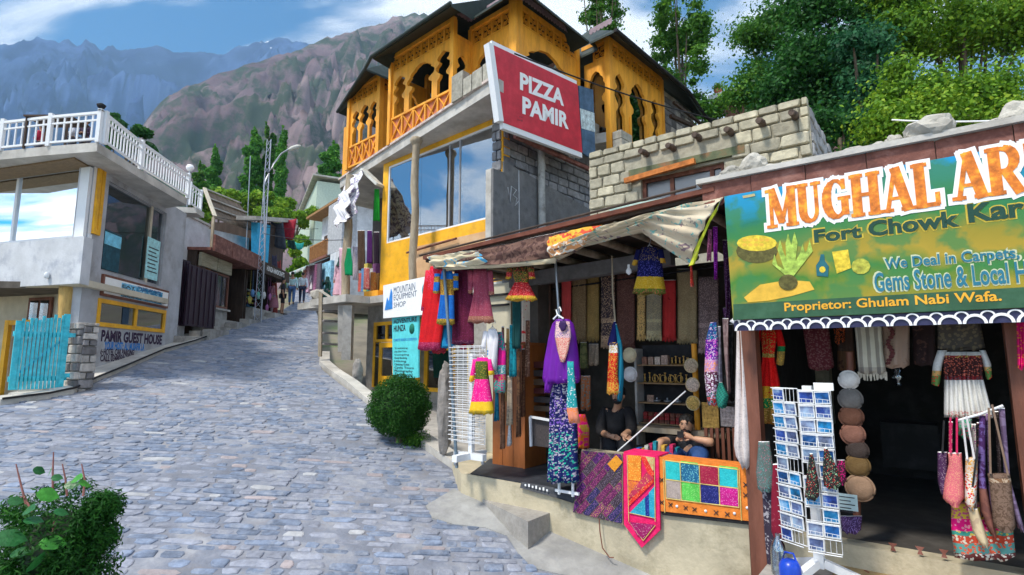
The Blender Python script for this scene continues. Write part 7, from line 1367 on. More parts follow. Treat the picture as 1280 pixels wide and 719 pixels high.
base_c=ramp(t_,None,[(0,(.02,.09,.03)),(.12,(.36,.27,.015)),(.3,(.05,.2,.02)),(.42,(.4,.28,.02)),(.55,(.3,.24,.015)),(.64,(.03,.2,.04)),(.75,(.005,.17,.1)),(.85,(.0,.24,.38)),(1,(.0,.28,.55))]);rn=base_c.node
mr=nd(t_,'ShaderNodeMapRange');mr.inputs[1].default_value=c0;mr.inputs[2].default_value=hgt+c0;t_.links.new(ma.outputs[0],mr.inputs[0]);t_.links.new(mr.outputs[0],rn.inputs[0])
n5=nd(t_,'ShaderNodeTexNoise');n5.inputs['Scale'].default_value=3.5;n5.inputs['Detail'].default_value=4;t_.links.new(co,n5.inputs[0]);f5=ramp(t_,n5.outputs[0],[(.47,(0,0,0)),(.55,(.8,.8,.8))]);x5=nd(t_,'ShaderNodeMix',data_type='RGBA');t_.links.new(f5,x5.inputs[0]);t_.links.new(base_c,x5.inputs[6]);x5.inputs[7].default_value=(.03,.2,.05,1);t_.links.new(x5.outputs[2],b_.inputs['Base Color'])
sg=thing('shop_sign','wide printed green and yellow sign with orange western style capitals','sign',M_,(sx0,ys,zb_))
m=MB();m.box(sx0,sx1,ys,ys+.04,zb_,zt2_);m.v=[(x+(.0 if z>zb_+.01 else .02),y+(0),z)for x,y,z in m.v];part(sg,'sign_board',m,sgm)
m=MB();m.box(sx0+.03,sx1,ys-.004,ys-.001,zb_+.002,zb_+.145);part(sg,'lower_strip',m,mat('dark_green_strip',(.03,.1,.05),bump=0,var=.2))
def glyph(ch):
 S=.2;T=.09
 P=[]
 def st(x0,y0,x1,y1,w):P.append(('s',x0,y0,x1,y1,w))
 def serif(x,y,w=.34):st(x-w/2,y+(.04 if y<.5 else-.04),x+w/2,y+(.04 if y<.5 else-.04),.085)
 if ch=='M':st(.15,0,.15,1,T);st(.18,1,.5,.12,S*.9);st(.82,1,.5,.1,T);st(.85,0,.85,1,S);serif(.15,0);serif(.12,1,.3);serif(.85,0,.4);serif(.88,1,.3);return 1.05,P
 if ch=='U':st(.17,.3,.17,1,S);st(.62,.3,.62,1,T);[st(.395-.225*math.cos(a),.3-.25*math.sin(a),.395-.225*math.cos(b),.3-.25*math.sin(b),T+.1*max(0,math.cos(a)))for a,b in[(math.pi*k/8,math.pi*(k+1)/8)for k in range(8)]];serif(.17,1,.38);serif(.62,1,.3);return .82,P
 if ch=='G':[st(.42+.3*math.cos(a),.5+.44*math.sin(a),.42+.3*math.cos(b),.5+.44*math.sin(b),T+.12*max(0,-math.cos(a)))for a,b in[(.6+5.0*k/14,.6+5.0*(k+1)/14)for k in range(14)]];st(.68,.1,.68,.45,S*.8);serif(.66,.46,.36);st(.66,.72,.66,.95,T);return .88,P
 if ch=='H':st(.17,0,.17,1,S);st(.67,0,.67,1,S);st(.17,.5,.67,.5,T);[serif(a,b,.38)for a in(.17,.67)for b in(0,1)];return .88,P
 if ch=='A':st(.14,0,.42,1,T);st(.42,1,.72,0,S);st(.24,.3,.62,.3,T*.9);serif(.14,0,.32);serif(.72,0,.38);st(.3,.97,.52,.97,.06);return .9,P
 if ch=='L':st(.17,0,.17,1,S);st(.17,.05,.62,.05,.1);st(.6,.05,.6,.3,T);serif(.17,1,.4);serif(.17,0,.38);return .72,P
 if ch=='R':st(.17,0,.17,1,S);[st(.42+.22*math.cos(a),.72+.24*math.sin(a),.42+.22*math.cos(b),.72+.24*math.sin(b),.12+.06*math.cos(a))for a,b in[(-1.57+3.14*k/8,-1.57+3.14*(k+1)/8)for k in range(8)]];st(.2,.95,.44,.95,T);st(.2,.49,.44,.49,T);st(.42,.48,.7,.0,S*.85);serif(.17,0,.38);serif(.17,1,.38);serif(.74,0,.28);return .88,P
 if ch=='T':st(.38,0,.38,1,S);st(.05,.95,.72,.95,.1);st(.06,.75,.06,.97,T);st(.7,.75,.7,.97,T);serif(.38,0,.4);return .78,P
 if ch=='S':[st(.35+.2*math.cos(a),.73+.22*math.sin(a),.35+.2*math.cos(b),.73+.22*math.sin(b),.13)for a,b in[(.4+3.9*k/8,.4+3.9*(k+1)/8)for k in range(8)]];[st(.35+.22*math.cos(a),.27+.22*math.sin(a),.35+.22*math.cos(b),.27+.22*math.sin(b),.14)for a,b in[(1.5-3.9*k/8,1.5-3.9*(k+1)/8)for k in range(8)]];return .68,P
def western(s,x0,x1,z0,z1,y,m_face,m_out,par):
 gl=[glyph(c)for c in s];W_=sum(g[0]for g in gl);sx_,sz_=(x1-x0)/W_,z1-z0;cx=x0;cnt=0;out=MB()
 for(w,P_)in gl:
  mb=MB()
  for tgt,add,yy in((out,.03,y-.001),(mb,0,y-.006)):
   for(_,a0,b0,a1,b1,ww)in P_:
    p,q=Vector((cx+a0*sx_,0,z0+b0*sz_)),Vector((cx+a1*sx_,0,z0+b1*sz_));d=(q-p);d=d/max(d.length,1e-6);nrm=Vector((-d.z,0,d.x));hw=ww*sz_*.5*.95+add;e=d*(add if add else .004);cnt+=1;o_=(cnt%23)*.00012
    tgt.prism([(v.x,v.z)for v in(p-e+nrm*hw,q+e+nrm*hw,q+e-nrm*hw,p-e-nrm*hw)],yy-.002-o_,yy+(.0005 if tgt is out else .004)-o_*0)
  part(par,'capital_letter',mb,m_face);cx+=w*sx_
 part(par,'letter_outline',out,m_out)
fm2=mat('orange_letter_print',(.75,.2,.015),vs=14,var=.5,c2=(.85,.5,.03),bump=0,rough=.5);
lz0,lz1=M_.hy(962,286,ys)[2],M_.hy(1165,202,ys)[2]
western('MUGHAL',x_(M_,959,262,ys),x_(M_,1176,225,ys),lz0,lz1,ys,fm2,paper,sg)
western('ARTS',x_(M_,1189,220,ys),x_(M_,1189,220,ys)+(x_(M_,1281,200,ys)-x_(M_,1189,220,ys))*3.24/1.78,lz0+.02,lz1+.02,ys,fm2,paper,sg)
dgr=mat('dark_green_print2',(.01,.06,.04),bump=0,var=.1);tlp=mat('teal_blue_print',(.02,.17,.25),bump=0,var=.1);halo=mat('pale_halo_print',(.55,.6,.4),bump=0,var=.1)
def halotext(s,pa,pb,b0,b1,mm,hm_=None):
 part(sg,'lettering',text_px(M_,s,*pa,*pb,ys-.006,b1),mm)
 if hm_:a=M_.hy(*pa,ys);b=M_.hy(*pb,ys);part(sg,'lettering',text_mb(s,a[0]-.012,b[0]+.012,a[2]-.012,b[2]+.012,ys-.002,b0),hm_)
halotext('Fort',(1018,304),(1076,280),.06,.035,dgr,mat('ochre_halo',(.6,.45,.05),bump=0));halotext('Chowk',(1086,296),(1198,262),.06,.035,dgr,MC['ochre_halo']);halotext('Kar',(1211,279),(1279,246),.06,.035,dgr,MC['ochre_halo'])
halotext('We Deal in Carpets,',(1107,340),(1273,308),.05,.02,tlp,halo);halotext('Gems Stone & Local Handicrafts',(1094,365),(1380,318),.05,.02,tlp,halo)
part(sg,'lettering',text_px(M_,'Proprietor: Ghulam Nabi Wafa.',981,392.5,1251,363,ys-.008,.02),mat('amber_print',(.8,.4,.03),bump=0,var=.1))
def shape(nm,pts,m,k,lab=None):plate(sg,nm,ccw(pxpoly(M_,pts,ys-.003-.0008*k)),ys-.003-.0008*k,.002,m,lab)
ycol=mat('yellow_print',(.7,.52,.04),bump=0,vs=20,var=.4);ocol=mat('ochre_print',(.75,.45,.05),bump=0,var=.2);dcol=mat('umber_print',(.1,.09,.02),bump=0,vs=25,var=.5);gcol2=mat('leaf_print',(.35,.5,.08),bump=0,vs=20,var=.5)
el=lambda cx,cy,rx,ry,n=16,a=0:[(cx+rx*math.cos(6.283*k/n),cy+ry*math.sin(6.283*k/n))for k in range(n)]
shape('printed_basket',el(946,314,26,15),dcol,0);shape('printed_basket',el(946,304,25,10),ycol,1)
for k in range(9):shape('printed_almond',el(931+7*(k%5),300+6*(k//5),3.2,2.2,8),ocol,2)
shape('printed_dish',[(930,372),(950,356),(985,350),(1012,352),(1018,362),(990,370),(960,376),(935,378)],ocol,1)
for k,(a,b)in enumerate(((975,300),(985,292),(993,290),(1003,305),(1012,300),(968,318))):shape('printed_leaf',[(983,345),(a-3,b+12),(a,b),(a+4,b+14),(992,345)],gcol2,2+k)
shape('printed_root',el(985,353,12,10),dcol,9);shape('printed_bottle',[(1021,345),(1020,332),(1024,326),(1026,318),(1030,318),(1031,326),(1036,333),(1035,346)],mat('teal_dark_print',(.01,.12,.15),bump=0),3);shape('printed_stone',el(1028,337,4,4,10),ycol,5)
shape('printed_stone',[(1040,315),(1060,312),(1064,335),(1046,342)],ycol,2);shape('printed_stone',el(1076,333,12,10,10),mat('olive_print',(.4,.4,.05),bump=0,vs=20,var=.5),3);shape('printed_label',[(928,245),(943,242),(944,245),(929,248)],mat('tan_print',(.5,.42,.2),bump=0),2)
vz1,vz0=zb_-.004,zb_-.1;vt_=thing('scalloped_valance','dark blue valance with white scallop arcs under the sign','valance',M_,(sx0,ys+.02,vz0));part(vt_,'band',MB().box(sx0+.02,XE,ys+.02,ys+.035,vz0,vz1),mat('navy_vinyl',(.02,.02,.07),bump=.1,rough=.4))
am=MB();ringm(am,0,0,.052,.072,-.012,-.001,10,0,math.pi);arc_me=am.mesh('white_arc',paper);x=sx0+.1
while x<XE-.1:piece(vt_,'white_arc',arc_me,(x,ys+.02,vz0-.0));piece(vt_,'white_arc',arc_me,(x+.074,ys+.0188,vz0+.055),(0,0,0),(.62,1,.55));x+=.148
garment('tied_cloth','white tied cloth knot at the left end of the valance','cloth',((388,921,926),(395,918,928),(402,912,930)),ys+.05,textile('white_knot',[(0,(.6,.6,.62),(.4,.4,.5))],'noise',10,.4),depth=.03,folds=1)
part(ms,'landing',MB().box(-1.86,XE,-1.9,-.121,.5,1.36),concrete)
rgm=textile('landing_rug_cloth',[(0,(.4,.3,.15),(.15,.03,.02)),(.5,(.35,.25,.12),(.25,.06,.04))],'noise',5,.42);rb=MB();rp2=[M_.hz(u,v,1.375)for u,v in((1048,690),(1290,712),(1290,790),(1030,760))];rb.prismz([(p[0],p[1])for p in rp2],1.362,1.378);rb.uv={'band':[(0,.5)]*len(rb.v),'pos':[(v[0],v[1])for v in rb.v]};single('rug','tan patterned rug on the landing before the art shop','rug',M_,rp2[0],rb,rgm)
rdd=textile('afghan_red_dress',[(0,(.25,.15,.02),(.6,.3,.1)),(.16,(.01,.2,.05),GOLD),(.26,(.6,.35,.02),RED),(.38,(.75,.012,.01),(.6,.0,.0)),(.68,(.4,.25,.04),(.6,.5,.2)),(.72,(.75,.012,.01),(.5,.4,.1))],'dots',45,.35)
garment('dress','bright red dress with gold and green embroidery left of the postcard stand','dress',((408,953,968),(420,951,972),(446,953,968),(480,948,975),(528,946,978)),.1,rdd,sleeves=((((410,968,976),(432,972,982),(455,970,980)),textile('red_sleeve',[(0,(.3,.2,.05),GOLD),(.35,(.01,.2,.05),GREEN),(.5,(.7,.01,.01),(.6,0,0))],'dots',40,.35)),(((410,944,952),(440,942,949)),textile('red_sleeve2',[(0,(.2,.05,.02),GOLD),(.5,(.5,.01,.01),(.6,0,0))],'dots',40,.35))),depth=.08,amp=.03,folds=4)
for lab,nm,r_,yy,bands,sc_,kd in(('dark maroon shirt with faint embroidery hung in the art shop doorway','shirt',((408,1003,1036),(458,1010,1043),(461,1012,1042)),.15,[(0,(.09,.015,.02),(.15,.06,.06))],30,'dots'),('small black and orange embroidered piece beside the maroon shirt','cloth',((408,1042,1057),(428,1043,1056)),.2,[(0,(.02,.015,.01),(.6,.1,.02))],60,'dots'),('brown cloth hung above the white cap','shawl',((410,1045,1066),(462,1047,1070)),.3,[(0,(.12,.06,.03),(.07,.03,.02)),(.45,(.07,.04,.03),(.1,.06,.04))],14,'noise'),('white striped shawl with a knotted fringe','shawl',((405,1068,1102),(440,1071,1104),(466,1073,1108)),.05,[(0,(.4,.36,.3),(.2,.18,.16)),(.12,(.55,.52,.42),(.3,.27,.22))],5,'stripe'),('beige shawl with a dark embroidered band right of the fringed shawl','shawl',((404,1101,1137),(458,1103,1137)),.1,[(0,(.35,.24,.18),(.28,.18,.13))],12,'noise'),('dark cloth hung in the middle of the art shop doorway','shawl',((402,1140,1168),(455,1142,1170)),.25,[(0,(.05,.03,.03),(.12,.06,.05))],20,'noise'),('dark brown embroidered blouse hung above the white dress','blouse',((400,1172,1225),(436,1172,1232)),.0,[(0,(.1,.085,.07),(.2,.16,.1))],20,'dots')):
 garment(nm,lab,nm,r_,yy,textile('dw_'+lab[:14],bands,kd,sc_,.4),depth=.03,folds=3,amp=.015,group='clothes hung in the art shop doorway')
beige=[o for o in COL.objects if o.get('label','').startswith('beige shawl')][0];striped=[o for o in COL.objects if o.get('label','').startswith('white striped shawl')][0];m=MB()
for k in range(12):q=M_.hy(1113+3*math.sin(k),410+k*4,.065);m.blob(q,(.022,.006,.018),k,.2,1)
part(beige,'embroidered_band',m,mat('dark_red_thread',(.1,.02,.02)))
t=None;a,b=M_.hy(1073,466,.05),M_.hy(1108,466,.05);m=MB()
for j in range(26):x=a[0]+(b[0]-a[0])*j/25;m.bar((x,.05,a[2]+.01),(x+.008*math.sin(j*2),.04,a[2]-.05-.02*math.sin(j*3.3)),.01,.006)
part(striped,'fringe',m,mat('cream_thread',(.5,.45,.36)),None,'stuff')
wdr=textile('white_dress_cloth',[(0,(.45,.43,.4),(.3,.15,.12)),(.06,(.55,.54,.5),(.5,.2,.2)),(.12,(.6,.6,.58),(.55,.55,.53)),(.58,(.2,.015,.02),(.1,.08,.1)),(.64,(.06,.02,.02),(.5,.12,.08)),(.92,(.25,.03,.03),(.5,.4,.1)),(.95,(.55,.54,.5),(.5,.5,.5))],'dots',42,.38)
wsl=textile('white_sleeve',[(0,(.1,.2,.05),RED),(.25,(.55,.3,.1),GREEN),(.4,(.5,.5,.48),(.45,.45,.43))],'dots',40,.35)
garment('dress','white pleated dress with a dark red embroidered bodice','dress',((440,1182,1226),(447,1178,1229),(470,1180,1228),(522,1180,1242)),-.12,wdr,sleeves=((((438,1172,1184),(455,1166,1178),(480,1164,1175)),wsl),(((438,1224,1232),(455,1229,1239),(472,1232,1240)),wsl)),depth=.12,folds=9,amp=.03,nc=40,nr=18)
for k,(u,v,r,c,lab)in enumerate(((1061,475,.085,(.6,.58,.55),'white felt cap at the top of the cap column'),(1063,499,.1,(.16,.15,.14),'grey patterned cap below the white cap'),(1064,521,.1,(.12,.05,.03),'dark brown felt cap in the cap column'),(1066,543,.1,(.22,.1,.07),'reddish brown felt cap in the cap column'),(1072,563,.09,(.05,.035,.03),'near black felt cap in the cap column'),(1072,582,.1,(.15,.09,.03),'olive brown felt cap second from the bottom'),(1075,610,.115,(.3,.19,.12),'tan felt cap at the bottom of the cap column'))):cap(lab,u,v,-.02,r,c,'felt caps in the doorway column',sq=1.0)
pole('dark board carrying the column of felt caps',[M_.hy(1072,660,.08),M_.hy(1062,440,.08)],.03,brown_wood,'board')
def bagp(label,rows,y,m,straps,sm_,seed=0,depth=.06):
 tp=M_.hy(rows[0][1],rows[0][0],y);t=thing('hanging_bag',label,'bag',M_,tp,'bags hung beside the right post');part(t,'pouch',garment_mb(M_,rows,y,depth,10,8,1,.006,seed),m)
 for k,(a,b)in enumerate(straps):p,q=M_.hy(*a,y-.02),M_.hy(*b,y-.02);part(t,'strap',MB().bar(p,q,.012,.03 if sm_ is not MC.get('wide')else .06),sm_)
 return t
yb=-.35
bagp('pink woven bag with a red strap, leftmost of the hanging bags',((566,1185,1202),(580,1186,1203),(600,1181,1205),(625,1178,1206),(629,1184,1202)),yb,textile('pink_weave',[(0,(.6,.12,.16),(.7,.35,.2))],'dots',90,.35),(((1188,566),(1188,522)),((1196,566),(1196,522))),mat('red_strap',(.5,.01,.08)))
bagp('white and red flowered bag with a white strap',((572,1207,1222),(600,1206,1222),(628,1206,1220),(634,1210,1218)),yb-.01,textile('white_red_flower',[(0,(.65,.6,.55),RED),(.7,(.6,.5,.4),(.7,.3,.1))],'dots',40,.42,accent2=(.6,.3,.05)),(((1209,574),(1203,524)),((1218,574),(1208,520))),mat('white_strap',(.65,.62,.62)))
bagp('brown woollen shoulder bag with a pale patch',((592,1234,1262),(600,1236,1264),(640,1240,1268),(660,1242,1270)),yb-.03,textile('brown_wool',[(0,(.17,.11,.08),(.1,.06,.04)),(.85,(.45,.35,.25),(.2,.1,.05)),(.92,(.17,.11,.08),(.1,.06,.04))],'noise',50,.5),(((1238,592),(1236,510)),((1260,594),(1240,506))),mat('brown_strap',(.2,.13,.09)))
bagp('dark beaded bag behind the pink woven bag',((565,1172,1184),(600,1172,1186),(618,1176,1186)),yb+.06,textile('dark_bead',[(0,(.06,.02,.07),(.4,.3,.35))],'dots',60,.25),(((1178,566),(1180,526)),),black_m)
bagp('cream and black long sling bag above the flowered cloth',((636,1210,1222),(665,1216,1232),(680,1225,1236)),yb-.02,textile('cream_sling',[(0,(.5,.4,.25),(.4,.3,.2))],'noise',8,.4),(((1212,636),(1222,560)),),black_m)
bagp('purple black bag strap bundle hanging in the middle',((520,1224,1232),(600,1222,1232),(640,1226,1240),(668,1238,1246)),yb+.02,textile('purple_black',[(0,(.15,.06,.05),(.2,.08,.06)),(.4,(.06,.02,.1),(.15,.1,.3))],'noise',20,.5),(),black_m)
bagp('violet grey strap bundle beside the right post',((510,1248,1256),(600,1256,1263),(660,1272,1280)),yb+.02,textile('violet_strap',[(0,(.12,.08,.15),(.2,.15,.25))],'noise',12,.5),(),black_m)
bagp('green beaded cloth piece behind the white strap',((524,1198,1215),(545,1198,1214)),yb+.08,textile('green_bead',[(0,(.02,.2,.1),(.4,.05,.1)),(.5,(.3,.3,.3),(.02,.3,.15))],'dots',40,.4),(),black_m)
for k,(r_,c,c2,lab)in enumerate((((527,1186,1191,1),(.35,.02,.1),(.6,.4,.3),'crimson beaded strap behind the pink woven bag'),((530,1214,1220,1),(.5,.45,.4),(.3,.05,.2),'white and violet strap beside the flowered bag'),((528,1221,1225,1),(.02,.02,.03),(.3,.1,.1),'thin black strap in the middle of the bags'),((516,1232,1236,1),(.25,.15,.3),(.1,.05,.1),'lilac strap left of the brown woollen bag'),((514,1243,1248,1),(.03,.02,.02),(.1,.08,.08),'black strap right of the brown bag strap'))):
 garment('bag_strap',lab,'strap',((r_[0],r_[1],r_[2]),(625+9*k,r_[1]+2*k,r_[2]+2*k)),yb+.05,textile('strap_%d'%k,[(0,c,c2)],'dots',40,.3),depth=.015,folds=1,group='straps among the hanging bags')
garment('embroidered_cloth','pink and yellow mirror work cloth hanging low beside the doorway','cloth',((628,1189,1262),(660,1189,1266),(697,1193,1270)),yb+.12,textile('mirror_work',[(0,(.12,.03,.03),(.6,.6,.55)),(.1,(.1,.3,.28),(.6,.1,.05)),(.28,(.5,.06,.03),(.6,.6,.5)),(.42,(.05,.3,.25),(.6,.5,.1)),(.5,(.75,.01,.2),(.8,.3,.4)),(.72,(.6,.45,.05),(.5,.1,.2))],'dots',26,.42),depth=.05,folds=3,amp=.02)
m=MB();c=[M_.hy(1196,526,yb-.01),M_.hy(1225,518,yb-.01),M_.hy(1254,507,yb-.01)];m.tube(c,.01,6);single('bag_rail','thin pale rail holding the hanging bags','rail',M_,c[0],m,white_m)
garment('scarf','magenta scarf at the right edge of the photo','scarf',((395,1270,1284),(460,1272,1286)),-.3,textile('magenta_s',[(0,(.7,.01,.15),(.8,.2,.05))],'dots',30,.3),depth=.03)
yp=-.75;fl=1.362;a=M_.hy(968,488,yp);cx0,cx1=x_(M_,972,600,yp),x_(M_,1046,600,yp);ztp=M_.hy(1010,488,yp)[2];t=thing('postcard_stand','white wire postcard stand filled with blue landscape cards','stand',M_,((cx0+cx1)/2,yp,fl),None)
wid=(cx1-cx0);sx_=x_(M_,1005,600,yp)
def cardface(x0,x1,y0,y1,z0,z1,ncol,nrow,r_):
 d=Vector((x1-x0,y1-y0,0));L_=d.length;d/=L_;n_=Vector((d.y,-d.x,0));
 cards=[mat('card_%d'%k,c,vs=9,var=.8,c2=(.35,.5,.65),bump=0,rand=.3,rough=.35)for k,c in enumerate(((.01,.12,.4),(.01,.22,.5),(.1,.14,.3),(.02,.06,.3),(.2,.25,.4)))]
 for i in range(nrow+1):
  z=z0+(z1-z0)*i/nrow;p,q=Vector((x0,y0,z)),Vector((x1,y1,z));part(t,'wire',MB().tube([p+n_*.05,q+n_*.05],.004,4),white_m);part(t,'wire',MB().tube([p,q],.004,4),white_m)
 for j in range(ncol*3+1):p=Vector((x0,y0,z0))+d*L_*j/(ncol*3);part(t,'wire',MB().tube([p+n_*.003,p+n_*.003+Vector((0,0,z1-z0))],.0022,4),white_m)
 for i in range(nrow):
  for j in range(ncol):
   if r_.random()<.04 or(i==0 and j==ncol-1):continue
   w,h=L_/ncol*.95,(z1-z0)/nrow*.88;z=z0+(z1-z0)*(i+.08)/nrow;c=Vector((x0,y0,z))+d*L_*(j+.5)/ncol+n_*.022;rl=r_.uniform(-.05,.05)
   mb=MB();mb.box(-w/2,w/2,-.004,.004,0,h,1);mb.box(-w/2+.008,w/2-.008,-.006,-.0041,.01,h-.008,0);an=math.atan2(d.y,d.x);me=mb.mesh('postcard',[r_.choice(cards),paper]);o=piece(t,'postcard',me,c,(.12,rl,an))
   for xx in(-.3,0,.3):qv=c+d*w*xx+n_*.03;part(t,'wire',MB().tube([qv,qv+Vector((0,0,h*.35))],.0018,4),white_m)
   part(t,'wire',MB().tube([c-d*w*.5+n_*.03+Vector((0,0,h*.4)),c+d*w*.5+n_*.03+Vector((0,0,h*.33))],.0018,4),white_m)
rp3=random.Random(21);fz0=fl+.28
cardface(sx_,cx1,yp,yp+.02,fz0,ztp,2,11,rp3);cardface(cx0+.0,sx_-.005,yp+.1,yp+.005,fz0+.02,ztp+.01,2,11,rp3)
xm=(cx0+cx1)/2+.03;part(t,'column',MB().box(xm-.035,xm+.035,yp+.1,yp+.17,fl+.12,ztp+.03),white_m);part(t,'top_card',MB().box(xm+.06,xm+.2,yp+.05,yp+.06,ztp,ztp+.06),paper)
for an in(.2,2.3,4.2):d=Vector((math.cos(an),math.sin(an),0));part(t,'foot',MB().bar(Vector((xm,yp+.13,fl+.16))+d*.03,Vector((xm,yp+.13,fl+.04))+d*.36,.06,.06),white_m)
for lab,r_,yy,mm in(('small black beaded purse hung on the postcard stand, left one',((567,1012,1016),(605,1007,1024),(622,1006,1024)),yp-.07,textile('bead_purse',[(0,(.02,.02,.02),RED)],'dots',60,.3,accent2=(.3,.5,.3))),('small black beaded purse hung on the postcard stand, right one',((560,1030,1034),(592,1028,1050),(608,1030,1052)),yp-.07,textile('bead_purse',[],'')),('grey green beaded pouch beside the brown post',((552,948,962),(590,945,968),(612,947,968)),-.45,textile('grey_bead',[(0,(.1,.14,.13),(.4,.15,.2))],'dots',50,.3,accent2=(.1,.3,.3))),('dark red sling bag left of the postcard stand',((580,966,972),(620,964,975),(665,964,983),(678,970,980)),-.5,textile('dkred_bag',[(0,(.2,.01,.03),(.3,.05,.08))],'noise',14,.4)),('black and white zigzag cloth beside the brown post',((600,952,968),(660,955,970),(719,960,978)),-.4,textile('zigzag',[(0,(.04,.03,.05),(.35,.33,.36))],'noise',22,.45)),('pink and black embroidered purse right of the postcard stand',((575,1046,1056),(603,1044,1058)),-.3,textile('pink_purse',[(0,(.08,.02,.04),PINK)],'dots',50,.35)),('purple spangled cloth below the price notice',((645,1050,1078),(664,1052,1076)),-.05,textile('spangle',[(0,(.06,.03,.1),(.3,.2,.5))],'dots',60,.3))):garment('purse',lab,'bag',r_,yy,mm,depth=.035,folds=1,amp=.005)
q=M_.hy(1012,567,yp-.07)
a,b=M_.hy(1046,616,-.1),M_.hy(1073,640,-.1);t=thing('notice','pale blue paper notice with lines of writing below the caps','notice',M_,(a[0],-.1,b[2]));part(t,'paper',MB().box(a[0],b[0],-.1,-.095,b[2],a[2]),mat('pale_blue_paper',(.45,.6,.62),bump=0,var=.08))
for k in range(5):part(t,'written_line',MB().box(a[0]+.015,b[0]-.02-.03*(k%2),-.103,-.1005,a[2]-.03-k*.03,a[2]-.023-k*.03),ink)
q=M_.hy(975,719,-.6);m=MB();m.lathe((q[0],-.6,1.362),[(.06,0),(.065,.02),(.063,.18),(.05,.24),(.02,.29),(.02,.32)],14);single('water_bottle','large clear plastic bottle standing by the brown post','bottle',M_,(q[0],-.6,1.362),m,glass('bottle_plastic',(.6,.75,.85),.1,.3))
q=M_.hy(988,719,-.85);t=thing('blue_can','bright blue plastic can standing before the postcard stand','can',M_,(q[0],-.85,1.362));part(t,'body',MB().lathe((q[0],-.85,1.362),[(.07,0),(.08,.02),(.08,.16),(.06,.2),(.03,.21)],14),mat('blue_plastic',(.01,.06,.5),rough=.3,bump=0));part(t,'handle',MB().tube([(q[0]-.05,-.85,1.56),(q[0]-.03,-.85,1.62),(q[0]+.03,-.85,1.62),(q[0]+.05,-.85,1.56)],.008,6),MC['blue_plastic'])
box_thing('glass_counter','dark glass topped counter deep inside the art shop','counter',(1100,528,1178,590),2.0,2.4,mat('dark_counter',(.004,.005,.006),rough=.8))
q=M_.hy(1122,470,1.2);m=MB();m.lathe((q[0],1.2,q[2]-.1),[(.03,0),(.012,.05),(.06,.09),(.02,.12),(.05,.16),(.005,.19)],10);single('hanging_lantern','small glass lantern hanging inside the art shop','lantern',M_,q,m,glass('lantern_glass',(.6,.6,.6),.1,.3))
# ------------------------------------------------------------------ pale stone building behind
B=Frame(4.35,8,.793,-.608)
t=thing('stone_building','low pale stone block building with timber beam ends and a broken window','building',B,(-3.5,0,2.2))
bx0,bx1,bzt=-3.6,.22,6.98;bs_=[mat('pale_block_a',(.47,.43,.31),vs=6,var=.25,bump=.5,bs=18,rand=.2),mat('pale_block_b',(.38,.35,.26),vs=6,var=.3,bump=.5,bs=18,rand=.2)]
wx0_,wx1_,wz1_=x_(B,800,230),x_(B,905,215),6.38
m=MB();wall_holes(m,bx0,bx1,.03,.3,2.2,bzt,[(wx0_,wx1_,5.3,wz1_)]);m.box(bx1-.3,bx1-.03,.301,4,2.2,bzt);m.box(bx0,bx1-.3,3.7,3.99,2.2,bzt);part(t,'mortar_core',m,mat('pale_mortar',(.36,.33,.25),vs=8))
part(t,'roof',MB().box(bx0,bx1-.05,.05,3.95,bzt-.15,bzt-.02),mat('mud_roof',(.35,.3,.22)))
stone_wall(t,bx0,bx1,.04,5.15,bzt,.33,.2,bs_,name='block',skip=lambda a,b,c,d:(a<wx1_ and b>wx0_ and c<wz1_+.2 and d>5.2),gap=.025,dep=.06,amp=.14)
stone_wall(t,.04,4,bx1-.04,5.6,bzt,.33,.2,[gb[1]],name='block',axis='y',dep=-.06,gap=.025)  # right face uses grey blocks, so its shade is put into the colour
stone_wall(t,bx0,bx1,.1,bzt+.0,bzt+.14,.3,.12,bs_,name='coping_stone',dep=.12,gap=.02,amp=.15)
for u,v in((802,190),(836,183),(869,170),(909,163),(949,152),(990,142)):
 q=B.hy(u,v,-.2);part(t,'beam_end',MB().tube([(q[0],.1,q[2]+.02),(q[0]+.02,-.12,q[2]+.01),(q[0],-.26,q[2])],[.05,.055,.048],9),mat('old_beam_end',(.09,.06,.045),vs=12,var=.5,bump=.6,bs=30))
part(t,'lintel',MB().box(wx0_-.2,wx1_+.35,-.04,.2,wz1_+.05,wz1_+.19),mat('greenish_lintel',(.12,.14,.07),c2=(.3,.12,.05),vs=3,var=.4));part(t,'orange_plank',MB().bar((wx0_-.25,-.1,wz1_-.02),(wx0_+1.05,-.12,wz1_+.06),.08,.09),mat('orange_plank',(.5,.16,.03),var=.4))
win(t,B,wx0_,wx1_,5.3,wz1_,.07,brown_wood,glass('dusty_glass',(.45,.4,.35),.3,.12),y=.1,mull=(wx0_+.55,wx0_+1.25));part(t,'curtain',MB().box(wx0_+.02,wx1_-.02,.35,.37,5.3,wz1_),mat('dusty_curtain',(.28,.22,.16),vs=3,var=.4,stretch=(5,1,.5)))
